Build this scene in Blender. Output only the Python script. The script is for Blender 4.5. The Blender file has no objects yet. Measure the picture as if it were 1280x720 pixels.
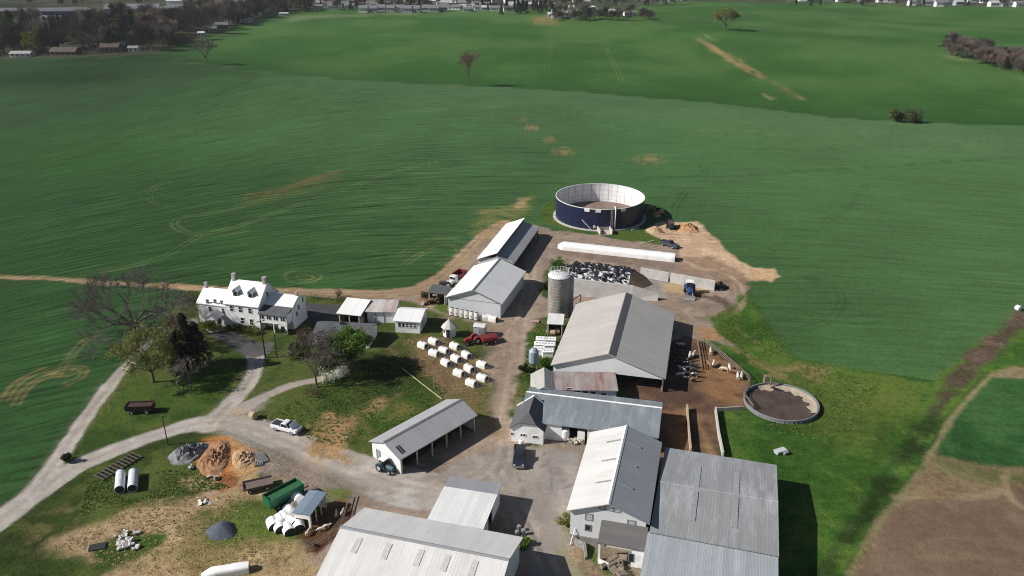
import bpy, bmesh, math, random
import numpy as np
from mathutils import Vector, Matrix
R = math.radians
rnd = random.Random(7)
scene = bpy.context.scene
col = scene.collection

# ------------------------------------------------------------------ camera
F_PX, TILT, ALT = 1000.0, R(23.5), 76.0          # focal length in photo pixels, pitch down, drone height
cam = bpy.data.cameras.new('camera'); camo = bpy.data.objects.new('camera', cam); col.objects.link(camo)
camo.location = (0, 0, ALT); camo.rotation_euler = (math.pi/2 - TILT, 0, 0)
cam.sensor_width = 36; cam.lens = 36*F_PX/1280; cam.clip_start = .5; cam.clip_end = 12000
scene.camera = camo
CT, ST = math.cos(TILT), math.sin(TILT)

def sstep(a, b, x):
    t = np.clip((x-a)/(b-a), 0, 1); return t*t*(3-2*t)

BOUND = [(-400,74),(0,74),(120,72),(180,71),(250,80),(330,90),(400,97),(500,104),(620,109),(720,115),(800,122),(900,130),(1000,142),(1050,148),(1150,154),(1280,158),(1600,168)]

def ray(px, py):
    a = (px-640)/F_PX; b = (py-360)/F_PX
    return np.array([a, CT-b*ST, -ST-b*CT])
def P(px, py, z=0.):
    d = ray(px, py); t = (z-ALT)/d[2]; return Vector((t*d[0], t*d[1], z))
_b = np.array([P(*p)[:2] for p in BOUND])
def gz(x, y):
    """height of the rolling farmland; the farmstead itself is level"""
    x = np.asarray(x, float); y = np.asarray(y, float)
    s = sstep(290, 400, y)
    yb = np.interp(x, _b[:, 0], _b[:, 1]); d = y-yb
    h = 2.2*np.exp(-((d+38)/48)**2) - 2.4*np.exp(-((d-42)/60)**2)
    h = h + 2.6*np.sin(x/95.+.6)*np.sin(y/120.+.4)*sstep(420, 620, y) + 1.2*np.sin(x/41.+y/77.)*sstep(350, 600, y)
    return s*h
def G(px, py):
    """where the sight line of a photo pixel meets the land"""
    p = P(px, py)
    if p.y < 285: return p
    d = ray(px, py); o = np.array([0, 0, ALT])
    t0, t1 = (ALT-8)/-d[2], (ALT+8)/-d[2]
    for k in range(60):
        t = t0+(t1-t0)*k/59; q = o+d*t
        if q[2] <= gz(q[0], q[1]): break
    return Vector((q[0], q[1], float(gz(q[0], q[1]))))
def proj_y(p):
    z = p[2]-ALT; dep = p[1]*CT-z*ST; up = p[1]*ST+z*CT
    return 360-F_PX*up/dep

# ------------------------------------------------------------------ materials
MATS = {}
def new_mat(name):
    m = bpy.data.materials.new(name); m.use_nodes = True
    nt = m.node_tree; return m, nt, nt.nodes['Principled BSDF']
def nd(nt, typ, **kw):
    n = nt.nodes.new(typ)
    for k, v in kw.items():
        if k in n.inputs: n.inputs[k].default_value = v
        else: setattr(n, k, v)
    return n
def mixc(nt, fac, a, b, blend='MIX'):
    n = nt.nodes.new('ShaderNodeMix'); n.data_type = 'RGBA'; n.blend_type = blend
    for s, v in ((0, fac), (6, a), (7, b)):
        if hasattr(v, 'links') or isinstance(v, bpy.types.NodeSocket): nt.links.new(v, n.inputs[s])
        else: n.inputs[s].default_value = v if s == 0 else (*v[:3], 1)
    return n.outputs[2]
def ramp(nt, src, lo, hi):
    n = nd(nt, 'ShaderNodeMapRange'); nt.links.new(src, n.inputs[0])
    n.inputs[1].default_value = lo; n.inputs[2].default_value = hi; n.clamp = True
    return n.outputs[0]
def coords(nt, scale=(1, 1, 1), kind='Object'):
    tc = nd(nt, 'ShaderNodeTexCoord'); mp = nd(nt, 'ShaderNodeMapping'); mp.inputs['Scale'].default_value = scale
    nt.links.new(tc.outputs[kind], mp.inputs[0]); return mp.outputs[0]
def noise(nt, vec, scale=1., detail=4., rough=.6):
    n = nd(nt, 'ShaderNodeTexNoise', Scale=scale, Detail=detail, Roughness=rough); nt.links.new(vec, n.inputs['Vector'])
    return n.outputs['Fac']
def plain(name, c, rough=.7, var=.15, scale=2., metal=0., bump=0., dirt=None, spec=.3):
    """painted / weathered surface: base colour with procedural unevenness"""
    if name in MATS: return MATS[name]
    m, nt, b = new_mat(name); v = coords(nt)
    f = noise(nt, v, scale)
    lo = [x*(1-var) for x in c]; hi = [min(1, x*(1+var)) for x in c]
    out = mixc(nt, ramp(nt, f, .3, .7), lo, hi)
    if dirt:
        f2 = noise(nt, v, scale*.35, 6, .7); out = mixc(nt, ramp(nt, f2, .52, .75), out, dirt)
    nt.links.new(out, b.inputs['Base Color']); b.inputs['Roughness'].default_value = rough; b.inputs['Metallic'].default_value = metal
    b.inputs['Specular IOR Level'].default_value = spec
    if bump:
        bp = nd(nt, 'ShaderNodeBump', Strength=.6, Distance=bump); nt.links.new(noise(nt, v, scale*3), bp.inputs['Height']); nt.links.new(bp.outputs[0], b.inputs['Normal'])
    MATS[name] = m; return m
def sheet(name, c, stain=None, amt=.6, rough=.5, panel=.91, ribs=.3, var=.08, spec=.35, lines=.12):
    """ribbed metal roofing: sheets run down the slope (local x), laid side by side along the ridge (local y)"""
    if name in MATS: return MATS[name]
    m, nt, b = new_mat(name)
    v = coords(nt)
    blot = noise(nt, coords(nt, (.16, .16, .16)), 1, 5, .65)
    out = mixc(nt, ramp(nt, blot, .35, .65), [x*(1-var) for x in c], [min(1, x*(1+var)) for x in c])
    streak = noise(nt, coords(nt, (.10, 1.6, .10)), 1, 5, .7)          # rain streaks down the slope
    out = mixc(nt, ramp(nt, streak, .48, .80), out, [x*.80 for x in c])
    # each sheet aged a little differently
    sn = nd(nt, 'ShaderNodeSeparateXYZ'); nt.links.new(v, sn.inputs[0])
    dv = nd(nt, 'ShaderNodeMath', operation='DIVIDE'); nt.links.new(sn.outputs[1], dv.inputs[0]); dv.inputs[1].default_value = panel
    fl = nd(nt, 'ShaderNodeMath', operation='FLOOR'); nt.links.new(dv.outputs[0], fl.inputs[0])
    wn = nd(nt, 'ShaderNodeTexWhiteNoise', noise_dimensions='1D'); nt.links.new(fl.outputs[0], wn.inputs['W'])
    out = mixc(nt, ramp(nt, wn.outputs['Value'], 0, 1), out, mixc(nt, .5, out, [min(1, x*(1-lines)) for x in c]))
    spots = noise(nt, coords(nt, (.5, 1.1, .5)), 1.6, 6, .8)
    out = mixc(nt, ramp(nt, spots, .60, .80), out, [x*.84 for x in c])
    if stain:
        s1 = noise(nt, coords(nt, (.12, .45, .3)), 1, 8, .75)
        out = mixc(nt, ramp(nt, s1, .68-.3*amt, .95-.3*amt), out, stain)
    nt.links.new(out, b.inputs['Base Color']); b.inputs['Roughness'].default_value = rough; b.inputs['Specular IOR Level'].default_value = spec
    fr = nd(nt, 'ShaderNodeMath', operation='FRACT'); d2 = nd(nt, 'ShaderNodeMath', operation='DIVIDE')
    nt.links.new(sn.outputs[1], d2.inputs[0]); d2.inputs[1].default_value = panel*.5; nt.links.new(d2.outputs[0], fr.inputs[0])
    rb = nd(nt, 'ShaderNodeMapRange'); nt.links.new(fr.outputs[0], rb.inputs[0]); rb.inputs[1].default_value = .8; rb.inputs[2].default_value = .9; rb.clamp = True
    bp = nd(nt, 'ShaderNodeBump', Strength=ribs, Distance=.05); nt.links.new(rb.outputs[0], bp.inputs['Height']); nt.links.new(bp.outputs[0], b.inputs['Normal'])
    MATS[name] = m; return m
def shingle(name, c):
    if name in MATS: return MATS[name]
    m, nt, b = new_mat(name)
    br = nd(nt, 'ShaderNodeTexBrick', Scale=1.); nt.links.new(coords(nt, (1, 1, 1)), br.inputs['Vector'])
    br.inputs['Color1'].default_value = (*[x*.8 for x in c], 1); br.inputs['Color2'].default_value = (*[x*1.2 for x in c], 1); br.inputs['Mortar'].default_value = (*[x*.6 for x in c], 1)
    br.inputs['Brick Width'].default_value = .9; br.inputs['Row Height'].default_value = .3; br.inputs['Mortar Size'].default_value = .02
    out = mixc(nt, ramp(nt, noise(nt, coords(nt), .7, 6, .7), .35, .7), br.outputs[0], [x*1.5 for x in c])
    nt.links.new(out, b.inputs['Base Color']); b.inputs['Roughness'].default_value = .9
    MATS[name] = m; return m
def patchy(name, a, bcol, thr=.5, scale=1.6, rough=.8, edge=.03, detail=2., kind='Object'):
    """two clear-edged colours, as on a piebald hide or a crumpled two-tone sheet"""
    if name in MATS: return MATS[name]
    m, nt, b = new_mat(name)
    f = noise(nt, coords(nt, kind=kind), scale, detail, .55)
    nt.links.new(mixc(nt, ramp(nt, f, thr-edge, thr+edge), a, bcol), b.inputs['Base Color']); b.inputs['Roughness'].default_value = rough
    MATS[name] = m; return m
def leafmat(name, a, b_, trans=.25):
    if name in MATS: return MATS[name]
    m, nt, b = new_mat(name)
    f = noise(nt, coords(nt), .55, 4, .6)
    nt.links.new(mixc(nt, ramp(nt, f, .35, .65), a, b_), b.inputs['Base Color']); b.inputs['Roughness'].default_value = .75
    b.inputs['Specular IOR Level'].default_value = .15
    if trans:
        tr = nd(nt, 'ShaderNodeBsdfTranslucent'); tr.inputs[0].default_value = (*b_, 1); mx = nd(nt, 'ShaderNodeMixShader'); mx.inputs[0].default_value = trans
        nt.links.new(b.outputs[0], mx.inputs[1]); nt.links.new(tr.outputs[0], mx.inputs[2]); nt.links.new(mx.outputs[0], nt.nodes['Material Output'].inputs[0])
    MATS[name] = m; return m

def lin(*rgb):
    return tuple((c/255/12.92 if c/255 <= .04045 else ((c/255+.055)/1.055)**2.4) for c in rgb)
ILL = 1.05                                             # sunlit level ground: picture value per unit of albedo
def alb(*rgb): return tuple(x/ILL for x in lin(*rgb))

M_WHITE = sheet('white_metal', (.80, .80, .79), rough=.45, ribs=.2, var=.04, lines=.06)
M_WHITE2 = sheet('weathered_white_metal', (.66, .65, .63), stain=(.5, .46, .42), amt=.4, rough=.5, lines=.2)
M_BEIGE = sheet('pale_beige_metal', (.45, .425, .40), stain=(.38, .35, .33), amt=.4, rough=.6, lines=.14, spec=.12)
M_GALV = sheet('dull_zinc_metal', (.27, .28, .285), stain=(.42, .43, .445), amt=.65, rough=.5, lines=.28)
M_BLUEZ = sheet('blue_grey_zinc', (.21, .24, .257), stain=(.36, .385, .40), amt=.6, rough=.45, lines=.2)
M_CORR = sheet('corrugated_zinc', (.33, .36, .385), stain=(.25, .27, .29), amt=.4, rough=.45, panel=.7, ribs=1., lines=.35)
M_GREYR = sheet('dark_grey_metal', (.10, .10, .105), rough=.6, lines=.08)
M_LEAN = sheet('dark_weathered_metal', (.14, .137, .135), stain=(.20, .19, .19), amt=.5, rough=.6, lines=.3, panel=.8)
M_RUST = sheet('rusty_metal', (.36, .345, .34), stain=(.21, .10, .075), amt=.95, rough=.75, lines=.25, panel=.7)
M_RUST2 = sheet('rust_streaked_pale_metal', (.53, .51, .49), stain=(.33, .22, .17), amt=.75, rough=.7, lines=.2)
M_BLUE = sheet('blue_grey_painted_metal', (.19, .25, .31), rough=.5, lines=.05)
M_SHING = shingle('dark_shingles', (.075, .078, .085))
M_WALLW = plain('white_boards', (.83, .83, .83), .7, .05, 1.2, dirt=(.55, .54, .5))
M_WALLG = sheet('pale_grey_siding', (.62, .645, .66), rough=.6, ribs=.3, var=.04, lines=.05)
M_WALLW2 = sheet('white_siding', (.70, .71, .72), stain=(.5, .49, .47), amt=.2, rough=.6, ribs=.3, var=.04, lines=.06)
M_WALLB = plain('old_boards', (.33, .31, .29), .85, .25, 1.5, dirt=(.2, .17, .14))
M_STONE = plain('foundation_stone', (.27, .255, .235), .9, .35, 2.6, bump=.05)
M_CONC = plain('concrete', (.47, .45, .42), .9, .12, .8, dirt=(.32, .29, .26))
M_CONCD = plain('dirty_concrete', (.33, .29, .245), .9, .2, .9, dirt=(.2, .14, .1))
M_WOOD = plain('weathered_wood', (.20, .165, .13), .9, .25, 3)
M_WOODL = plain('pale_wood', (.45, .40, .32), .9, .2, 3)
M_DARK = plain('dark_iron', (.035, .035, .037), .6, .2, 3)
M_TRIM = plain('white_trim', (.75, .75, .74), .6, .04, 3)
M_GTRIM = plain('grey_trim', (.25, .25, .26), .6, .1, 3)
M_TYRE = plain('tyre_rubber', (.022, .022, .023), .85, .3, 6)
M_RIM = plain('steel_rim', (.5, .5, .5), .4, .1, 4, metal=.3)
M_BARK = plain('grey_bark', (.105, .092, .082), .95, .3, 4)
M_TWIG = plain('twigs', (.135, .118, .108), .95, .2, 1)
M_PLASTIC = plain('white_plastic', (.87, .87, .86), .4, .04, 2, dirt=(.66, .63, .56))
M_BRICK = plain('chimney_brick', (.42, .39, .37), .9, .2, 4)
def glass(name='dark_glass', c=(.02, .024, .03)):
    return plain(name, c, .12, .1, 1, spec=.5)
M_GLASS = glass()
M_LGLASS = plain('boarded_grey_window', (.45, .47, .5), .3, .1, 2)
M_SKYL = plain('clouded_skylight', (.30, .31, .32), .45, .2, 3)

# ------------------------------------------------------------------ mesh builder
class MB:
    def __init__(s): s.v = []; s.f = []; s.smooth = False
    def add(s, vs, fs):
        o = len(s.v); s.v += [tuple(q) for q in vs]; s.f += [tuple(i+o for i in f) for f in fs]; return s
    def box(s, c, d, rz=0, ry=0, rx=0, taper=1.):
        m = Matrix.Rotation(rz, 3, 'Z') @ Matrix.Rotation(ry, 3, 'Y') @ Matrix.Rotation(rx, 3, 'X'); c = Vector(c)
        vs = []
        for z in (-1, 1):
            k = taper if z > 0 else 1.
            for x, y in ((-1, -1), (1, -1), (1, 1), (-1, 1)): vs.append(c+m @ Vector((x*d[0]/2*k, y*d[1]/2*k, z*d[2]/2)))
        return s.add(vs, [(3, 2, 1, 0), (4, 5, 6, 7), (0, 1, 5, 4), (1, 2, 6, 5), (2, 3, 7, 6), (3, 0, 4, 7)])
    def hexa(s, b, t):
        return s.add(list(b)+list(t), [(3, 2, 1, 0), (4, 5, 6, 7), (0, 1, 5, 4), (1, 2, 6, 5), (2, 3, 7, 6), (3, 0, 4, 7)])
    def prism(s, pts, off):
        """polygon (3-D points) extruded by the vector off"""
        n = len(pts); off = Vector(off); a = [Vector(p) for p in pts]
        return s.add(a+[p+off for p in a], [tuple(range(n))[::-1], tuple(range(n, 2*n))]+[(i, (i+1) % n, n+(i+1) % n, n+i) for i in range(n)])
    def tube(s, p, q, r0, r1=None, n=8, cap=True):
        r1 = r0 if r1 is None else r1; p = Vector(p); q = Vector(q); d = (q-p)
        if d.length < 1e-6: return s
        d.normalize(); a = d.orthogonal().normalized(); b = d.cross(a); vs = []
        for c, r in ((p, r0), (q, r1)):
            for k in range(n): w = 2*math.pi*k/n; vs.append(c+a*math.cos(w)*r+b*math.sin(w)*r)
        fs = [(k, (k+1) % n, n+(k+1) % n, n+k) for k in range(n)]
        if cap: fs += [tuple(range(n))[::-1], tuple(range(n, 2*n))]
        return s.add(vs, fs)
    def lathe(s, prof, n=24, c=(0, 0, 0), axis='Z', close=False):
        vs = []; m = len(prof)
        for k in range(n):
            w = 2*math.pi*k/n
            for r, z in prof:
                x, y = r*math.cos(w), r*math.sin(w)
                vs.append((c[0]+x, c[1]+y, c[2]+z) if axis == 'Z' else ((c[0]+x, c[1]+z, c[2]+y) if axis == 'Y' else (c[0]+z, c[1]+x, c[2]+y)))
        fs = []
        for k in range(n):
            k2 = (k+1) % n
            for i in range(m if close else m-1):
                j = (i+1) % m; fs.append((k*m+i, k2*m+i, k2*m+j, k*m+j))
        return s.add(vs, fs)
    def build(s, name, mat, parent=None, smooth=False, loc=None, bevel=0):
        me = bpy.data.meshes.new(name); me.from_pydata(s.v, [], s.f); me.update()
        if bevel:
            bm = bmesh.new(); bm.from_mesh(me); bmesh.ops.bevel(bm, geom=bm.edges[:], offset=bevel, segments=1, affect='EDGES', clamp_overlap=True); bm.to_mesh(me); bm.free()
        bm = bmesh.new(); bm.from_mesh(me); bmesh.ops.recalc_face_normals(bm, faces=bm.faces[:]); bm.to_mesh(me); bm.free()
        for m in (mat if isinstance(mat, (list, tuple)) else [mat]): me.materials.append(m)
        if smooth: me.shade_smooth()
        o = bpy.data.objects.new(name, me); col.objects.link(o)
        if parent is not None: o.parent = parent
        if loc is not None: o.location = loc
        return o

USED = {}
def tag(o, label=None, cat=None, group=None, kind=None):
    if label: o['label'] = label
    if cat: o['category'] = cat
    if group: o['group'] = group
    if kind: o['kind'] = kind
    return o
def thing(name, label, cat, loc=(0, 0, 0), rz=0., group=None, scale=None):
    o = bpy.data.objects.new(name, None); col.objects.link(o); o.empty_display_size = .3
    o.location = loc; o.rotation_euler = (0, 0, rz)
    if scale: o.scale = (scale,)*3
    return tag(o, label, cat, group)
def kids(o): return [c for c in o.children]
def dup(root, loc, rz=0., label=None, group=None, cat=None, scale=None, mats=None):
    """a copy of a thing with copies of its parts and sub-parts"""
    def rec(o, par):
        c = o.copy(); col.objects.link(c)
        if par is not None: c.parent = par
        for ch in kids(o): rec(ch, c)
        return c
    r = rec(root, None); r.location = loc; r.rotation_euler = (0, 0, rz)
    if scale: r.scale = (scale,)*3 if not isinstance(scale, tuple) else scale
    tag(r, label, cat, group); return r
def structure(name, mb, mat, **k): return tag(mb.build(name, mat, **k), kind='structure')

# ------------------------------------------------------------------ the land: one grid, cut into its named surfaces
_tabs = {}
def vnoise(x, y, seed=0):
    r = np.random.RandomState(seed).rand(256, 256) if seed not in _tabs else _tabs[seed]; _tabs[seed] = r
    xi = np.floor(x).astype(int); yi = np.floor(y).astype(int); fx = x-xi; fy = y-yi
    fx = fx*fx*(3-2*fx); fy = fy*fy*(3-2*fy)
    g = lambda i, j: r[(xi+i) & 255, (yi+j) & 255]
    return (g(0, 0)*(1-fx)+g(1, 0)*fx)*(1-fy)+(g(0, 1)*(1-fx)+g(1, 1)*fx)*fy
def fbm(x, y, s, seed=0, oct=4):
    t = 0; a = 1; n = 0
    for k in range(oct): t = t+a*vnoise(x/s, y/s, seed+k); n += a; a *= .55; s *= .5
    return t/n

def axis(a, b, step, lo, hi, gr=1.045, mx=60):
    c = list(np.arange(a, b, step)); d = step; v = a
    left = []
    while v > lo: d = min(d*gr, mx); v -= d; left.append(v)
    d = step; v = c[-1]
    while v < hi: d = min(d*gr, mx); v += d; c.append(v)
    return np.array(left[::-1]+c)
GX = axis(-122, 92, .40, -3500, 3500)
GY = axis(76, 252, .40, -60, 6000)
X, Y = np.meshgrid(GX, GY); Z = gz(X, Y)
COL = np.zeros(X.shape+(3,)); OWN = np.zeros(X.shape, int)
ROW = np.zeros(X.shape); SPK = np.zeros(X.shape); BMP = np.zeros(X.shape)
OWNERS = ['far_field']
N1 = fbm(X, Y, 14., 1, 5); N2 = fbm(X, Y, 4., 11, 4); N3 = fbm(X, Y, 60., 21, 4); N4 = fbm(X, Y, 1.7, 31, 3)

def world(pts): return np.array([G(*p)[:2] for p in pts])
def sdf_poly(pts, pad=6.):
    w = world(pts); x0, y0 = w.min(0)-pad; x1, y1 = w.max(0)+pad
    i0, i1 = np.searchsorted(GX, [x0, x1]); j0, j1 = np.searchsorted(GY, [y0, y1]); sl = (slice(j0, j1), slice(i0, i1))
    x = X[sl]; y = Y[sl]; d = np.full(x.shape, 1e9); ins = np.zeros(x.shape, bool)
    for k in range(len(w)):
        ax, ay = w[k]; bx, by = w[(k+1) % len(w)]; ex, ey = bx-ax, by-ay
        t = np.clip(((x-ax)*ex+(y-ay)*ey)/max(ex*ex+ey*ey, 1e-9), 0, 1)
        d = np.minimum(d, np.hypot(x-ax-t*ex, y-ay-t*ey))
        if by != ay: ins ^= ((ay > y) != (by > y)) & (x < (bx-ax)*(y-ay)/(by-ay)+ax)
    return sl, np.where(ins, -d, d)
def smooth_line(w, n=10):
    out = []
    for k in range(len(w)-1):
        p0 = w[max(k-1, 0)]; p1 = w[k]; p2 = w[k+1]; p3 = w[min(k+2, len(w)-1)]
        for j in range(n):
            t = j/n; out.append(.5*((2*p1)+(p2-p0)*t+(2*p0-5*p1+4*p2-p3)*t*t+(3*p1-p0-3*p2+p3)*t**3))
    out.append(w[-1]); return np.array(out)
def sdf_line(pts, width, pad=6., isworld=False):
    """signed distance to a lane; width in metres, a number or one per point"""
    w = np.array(pts, float) if isworld else world(pts)
    wd = np.full(len(w), float(width)) if np.isscalar(width) else np.array(width, float)
    w = smooth_line(np.column_stack([w, wd]), 8); wd = w[:, 2]; w = w[:, :2]
    pad += wd.max(); x0, y0 = w.min(0)-pad; x1, y1 = w.max(0)+pad
    i0, i1 = np.searchsorted(GX, [x0, x1]); j0, j1 = np.searchsorted(GY, [y0, y1]); sl = (slice(j0, j1), slice(i0, i1))
    x = X[sl]; y = Y[sl]; d = np.full(x.shape, 1e9)
    for k in range(len(w)-1):
        ax, ay = w[k]; ex, ey = w[k+1]-w[k]
        t = np.clip(((x-ax)*ex+(y-ay)*ey)/max(ex*ex+ey*ey, 1e-9), 0, 1)
        d = np.minimum(d, np.hypot(x-ax-t*ex, y-ay-t*ey)-(wd[k]+(wd[k+1]-wd[k])*t)/2)
    return sl, d
def lay(ms, c, owner=None, soft=1., wob=1.2, op=1., var=.18, row=None, spk=None, bmp=None, c2=None, nz=None, thr=None):
    sl, d = ms
    if d.size == 0: return
    n = (N2[sl]-.5)*2.2*wob+(N4[sl]-.5)*1.1*wob
    m = 1-sstep(-soft/2, soft/2, d+n)
    if thr is not None: m = m*sstep(thr-.06, thr+.06, (N2[sl]*.6+N4[sl]*.4))
    cc = np.array(c)[None, None]*(1+var*2*(N1[sl]-.5)[..., None]*1.5+var*2*(N4[sl]-.5)[..., None])
    if c2 is not None:
        k = sstep(.42, .58, (N2[sl]*.5+N1[sl]*.5))[..., None]; cc = cc*(1-k)+np.array(c2)[None, None]*k
    mm = (m*op)[..., None]
    COL[sl] = COL[sl]*(1-mm)+cc*mm
    for arr, v in ((ROW, row), (SPK, spk), (BMP, bmp)):
        if v is not None: arr[sl] = arr[sl]*(1-m*op)+v*m*op
    if owner:
        if owner not in OWNERS: OWNERS.append(owner)
        OWN[sl] = np.where(d+n < 0, OWNERS.index(owner), OWN[sl])

# far field over everything, then the nearer surfaces on top of it
FAR1, FAR2 = np.array(alb(54, 91, 38)), np.array(alb(72, 104, 52))
k = sstep(.35, .65, N3)[..., None]
COL[:] = FAR1*(1-k)+FAR2*k; COL *= (1+.25*(N1-.5))[..., None]
ROW[:] = .6; SPK[:] = .45; BMP[:] = .2
top = [(p[0], p[1]) for p in BOUND]
lay(sdf_poly(top+[(1600, 470), (1165, 475), (1080, 463), (985, 446), (950, 420), (930, 440), (640, 420), (300, 420), (150, 540), (-10, 672), (-700, 672), (-700, 74)], 30),
    alb(54, 84, 44), 'crop_field', soft=2., wob=.3, var=.10, row=1.3, spk=.5, bmp=.35)
sl = (slice(None), slice(None)); crop = (OWN == 1)
# tint of the crop: lighter and bluer over the middle and the right, darker to the left, a yellower tongue on the left slope
t1 = np.exp(-(((X-10)/190)**2+((Y-330)/120)**2)); t2 = sstep(10, 120, X); t3 = np.exp(-(((X+170)/60)**2+((Y-300)/45)**2)); t4 = sstep(-10, -100, X)*sstep(330, 250, Y); yb_ = np.interp(X, _b[:, 0], _b[:, 1]); t5 = sstep(yb_-110, yb_-10, Y)*sstep(-190, -60, X); t6 = sstep(-120, -230, X)
for w, c in ((t1*.55, alb(75, 106, 68)), (t2*.75, alb(76, 108, 65)), (t5*.5, alb(86, 113, 77)), (t3*.8, alb(50, 88, 34)), (t4*.6, alb(35, 67, 31)), (t6*.6, alb(36, 66, 34))):
    w = (w*crop)[..., None]; COL[:] = COL*(1-w)+np.array(c)*w
COL *= np.where(crop, 1+.32*(N3-.5)+.2*(N1-.5), 1)[..., None]; ROW *= np.where(crop, 1-.55*sstep(-40, 50, X)-.25*sstep(280, 380, Y), 1)
ff = (OWN == 0)*np.exp(-np.clip(Y-yb_, 0, 400)/70.); COL[:] = COL*(1-(.75*ff)[..., None])+np.array(alb(36, 74, 30))*(.75*ff)[..., None]
lay(sdf_line(BOUND, 1.6), alb(92, 112, 66), soft=1.5, wob=.5, op=.55)

BARE, PALE, DGRN = alb(150, 122, 86), alb(120, 128, 84), alb(28, 58, 32)
def track(pts, w=.5, c=PALE, op=.55, pair=None, soft=.8, wob=.35):
    lay(sdf_line(pts, w), c, soft=soft, wob=wob, op=op)
    if pair:
        q = world(pts); d = np.gradient(q, axis=0); d /= np.linalg.norm(d, axis=1)[:, None]+1e-9
        lay(sdf_line(q+np.column_stack([-d[:, 1], d[:, 0]])*pair, w, isworld=True), c, soft=soft, wob=wob, op=op)
# tractor lines and thin patches of the crop
for pts, w, c, op, pair in [
    ([(100,345),(170,333),(215,318),(250,297),(300,283),(360,262),(425,240),(500,214),(555,202)], .45, PALE, .35, 1.8),
    ([(310,287),(270,293),(238,290),(222,281),(228,272),(260,268),(310,258),(350,243)], .5, PALE, .35, 1.6),
    ([(300,283),(330,275),(400,270),(470,264)], .4, PALE, .3, 1.6),
    ([(215,258),(192,250),(195,235),(215,224)], .4, PALE, .22, 1.6),
    ([(60,395),(130,378),(180,360),(230,352)], .4, PALE, .25, 1.7),
    ([(0,210),(80,188),(160,160),(250,130),(330,96)], .5, DGRN, .55, 1.8),
    ([(0,232),(120,190),(240,146),(320,105)], .5, DGRN, .35, 1.8),
    ([(0,160),(60,148),(130,120),(170,95)], .6, DGRN, .35, 1.8),
    ([(510,330),(530,318),(560,308),(570,312),(566,320),(545,330)], .6, PALE, .4, 1.5),
    ([(500,322),(540,300),(575,300)], .5, PALE, .3, 1.5),
    ([(355,345),(362,340),(385,339),(402,345),(390,352),(365,353),(355,345)], .5, PALE, .45, None),
    ([(370,346),(380,343),(392,346),(384,350),(372,349)], .6, BARE, .45, None),
    ([(846,272),(848,258),(858,244),(862,236)], .5, DGRN, .5, 1.7),
    ([(800,226),(860,222),(884,216),(880,208)], .5, DGRN, .45, 1.7),
    ([(810,222),(900,222),(1000,215),(1130,208),(1280,196)], .6, DGRN, .4, 1.8),
    ([(780,206),(900,196),(1050,188),(1280,178)], .6, DGRN, .22, 1.8),
    ([(1000,345),(1040,360),(1046,380),(1030,400),(990,412)], .5, DGRN, .3, 1.6),
    ([(690,330),(700,300)], .1, DGRN, 0, None),
    ([(1000,300),(1060,262),(1090,225)], .5, DGRN, .2, 1.7),
    ([(920,350),(1000,290),(1060,240)], .5, DGRN, .15, 1.8),
    ([(10,500),(25,480),(45,468),(60,462)], .55, BARE, .45, 1.3),
    ([(25,505),(38,485),(60,472),(85,470),(100,462)], .55, BARE, .45, 1.2),
    ([(60,468),(80,462),(100,462),(96,472),(78,480)], .55, BARE, .4, 1.2),
    ([(75,470),(95,440),(112,425),(125,418)], .45, BARE, .3, 1.2),
    ([(90,452),(105,430),(118,420)], .45, PALE, .35, 1.2),
    ([(660,80),(690,62)], .1, PALE, 0, None),
    ([(755,60),(765,80),(775,104)], .7, PALE, .4, 2.5), ([(685,85),(690,60),(688,35)], .7, PALE, .3, 2.5),
    ([(1000,44),(1060,36),(1150,30),(1230,26)], .8, DGRN, .25, None), ([(380,58),(500,62),(640,60)], 1., DGRN, .25, None),
    ([(280,80),(420,86),(560,92),(700,98)], .9, DGRN, .2, None)]:
    track(pts, w, c, op, pair)
for cx, cy, rx, ry in ((813,200,20,6), (705,190,14,5), (688,175,9,3), (665,160,9,4), (655,150,6,2.5)):
    for s in (.45, .75, 1.05):
        ring = [(cx+rx*s*math.cos(a)*rnd.uniform(.93, 1.07), cy+ry*s*math.sin(a)) for a in np.linspace(.3, 5.9, 12)]
        track(ring, .6, BARE, .38, None)
    lay(sdf_poly([(cx-rx*.4, cy), (cx, cy-ry*.5), (cx+rx*.6, cy), (cx, cy+ry*.5)]), alb(134, 116, 80), soft=2, wob=1.5, op=.7, spk=.5)
lay(sdf_poly([(305,243),(350,236),(380,224),(412,214),(430,212),(408,224),(375,234),(330,247)]), alb(106, 90, 58), soft=3, wob=2.2, op=.65, thr=.42)
lay(sdf_poly([(290,247),(350,232),(420,215),(430,225),(350,252),(300,260)]), alb(84, 90, 50), soft=6, wob=2, op=.4)
lay(sdf_poly([(868,48),(880,50),(930,78),(958,96),(950,98),(915,80)]), alb(146, 124, 86), soft=4, wob=3, op=.8, thr=.4)
lay(sdf_poly([(960,96),(985,112),(1005,124),(998,124),(968,108)]), alb(124, 112, 76), soft=4, wob=3, op=.7, thr=.45)
lay(sdf_line([(955,118),(965,124)], 2.), alb(170, 160, 130), soft=2, wob=1, op=.6)
lay(sdf_poly([(600,262),(640,256),(665,246),(664,262),(645,278),(620,285),(600,300),(585,290)]), alb(112, 112, 64), soft=5, wob=3, op=.7, thr=.4)
lay(sdf_line([(590,268),(615,264),(640,262)], 1.), alb(140, 122, 84), soft=2, wob=1.2, op=.6)
lay(sdf_poly([(640,256),(650,247),(662,248),(660,258),(646,262)]), alb(156, 134, 96), soft=2, wob=1.5, op=.8, thr=.38)
lay(sdf_line([(880,164),(920,163),(960,167)], 2.5), alb(104, 118, 74), soft=3, wob=2, op=.5)
lay(sdf_line([(1175,66),(1205,78),(1250,92),(1300,106)], 5.), alb(112, 124, 78), soft=4, wob=1, op=.8)
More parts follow.
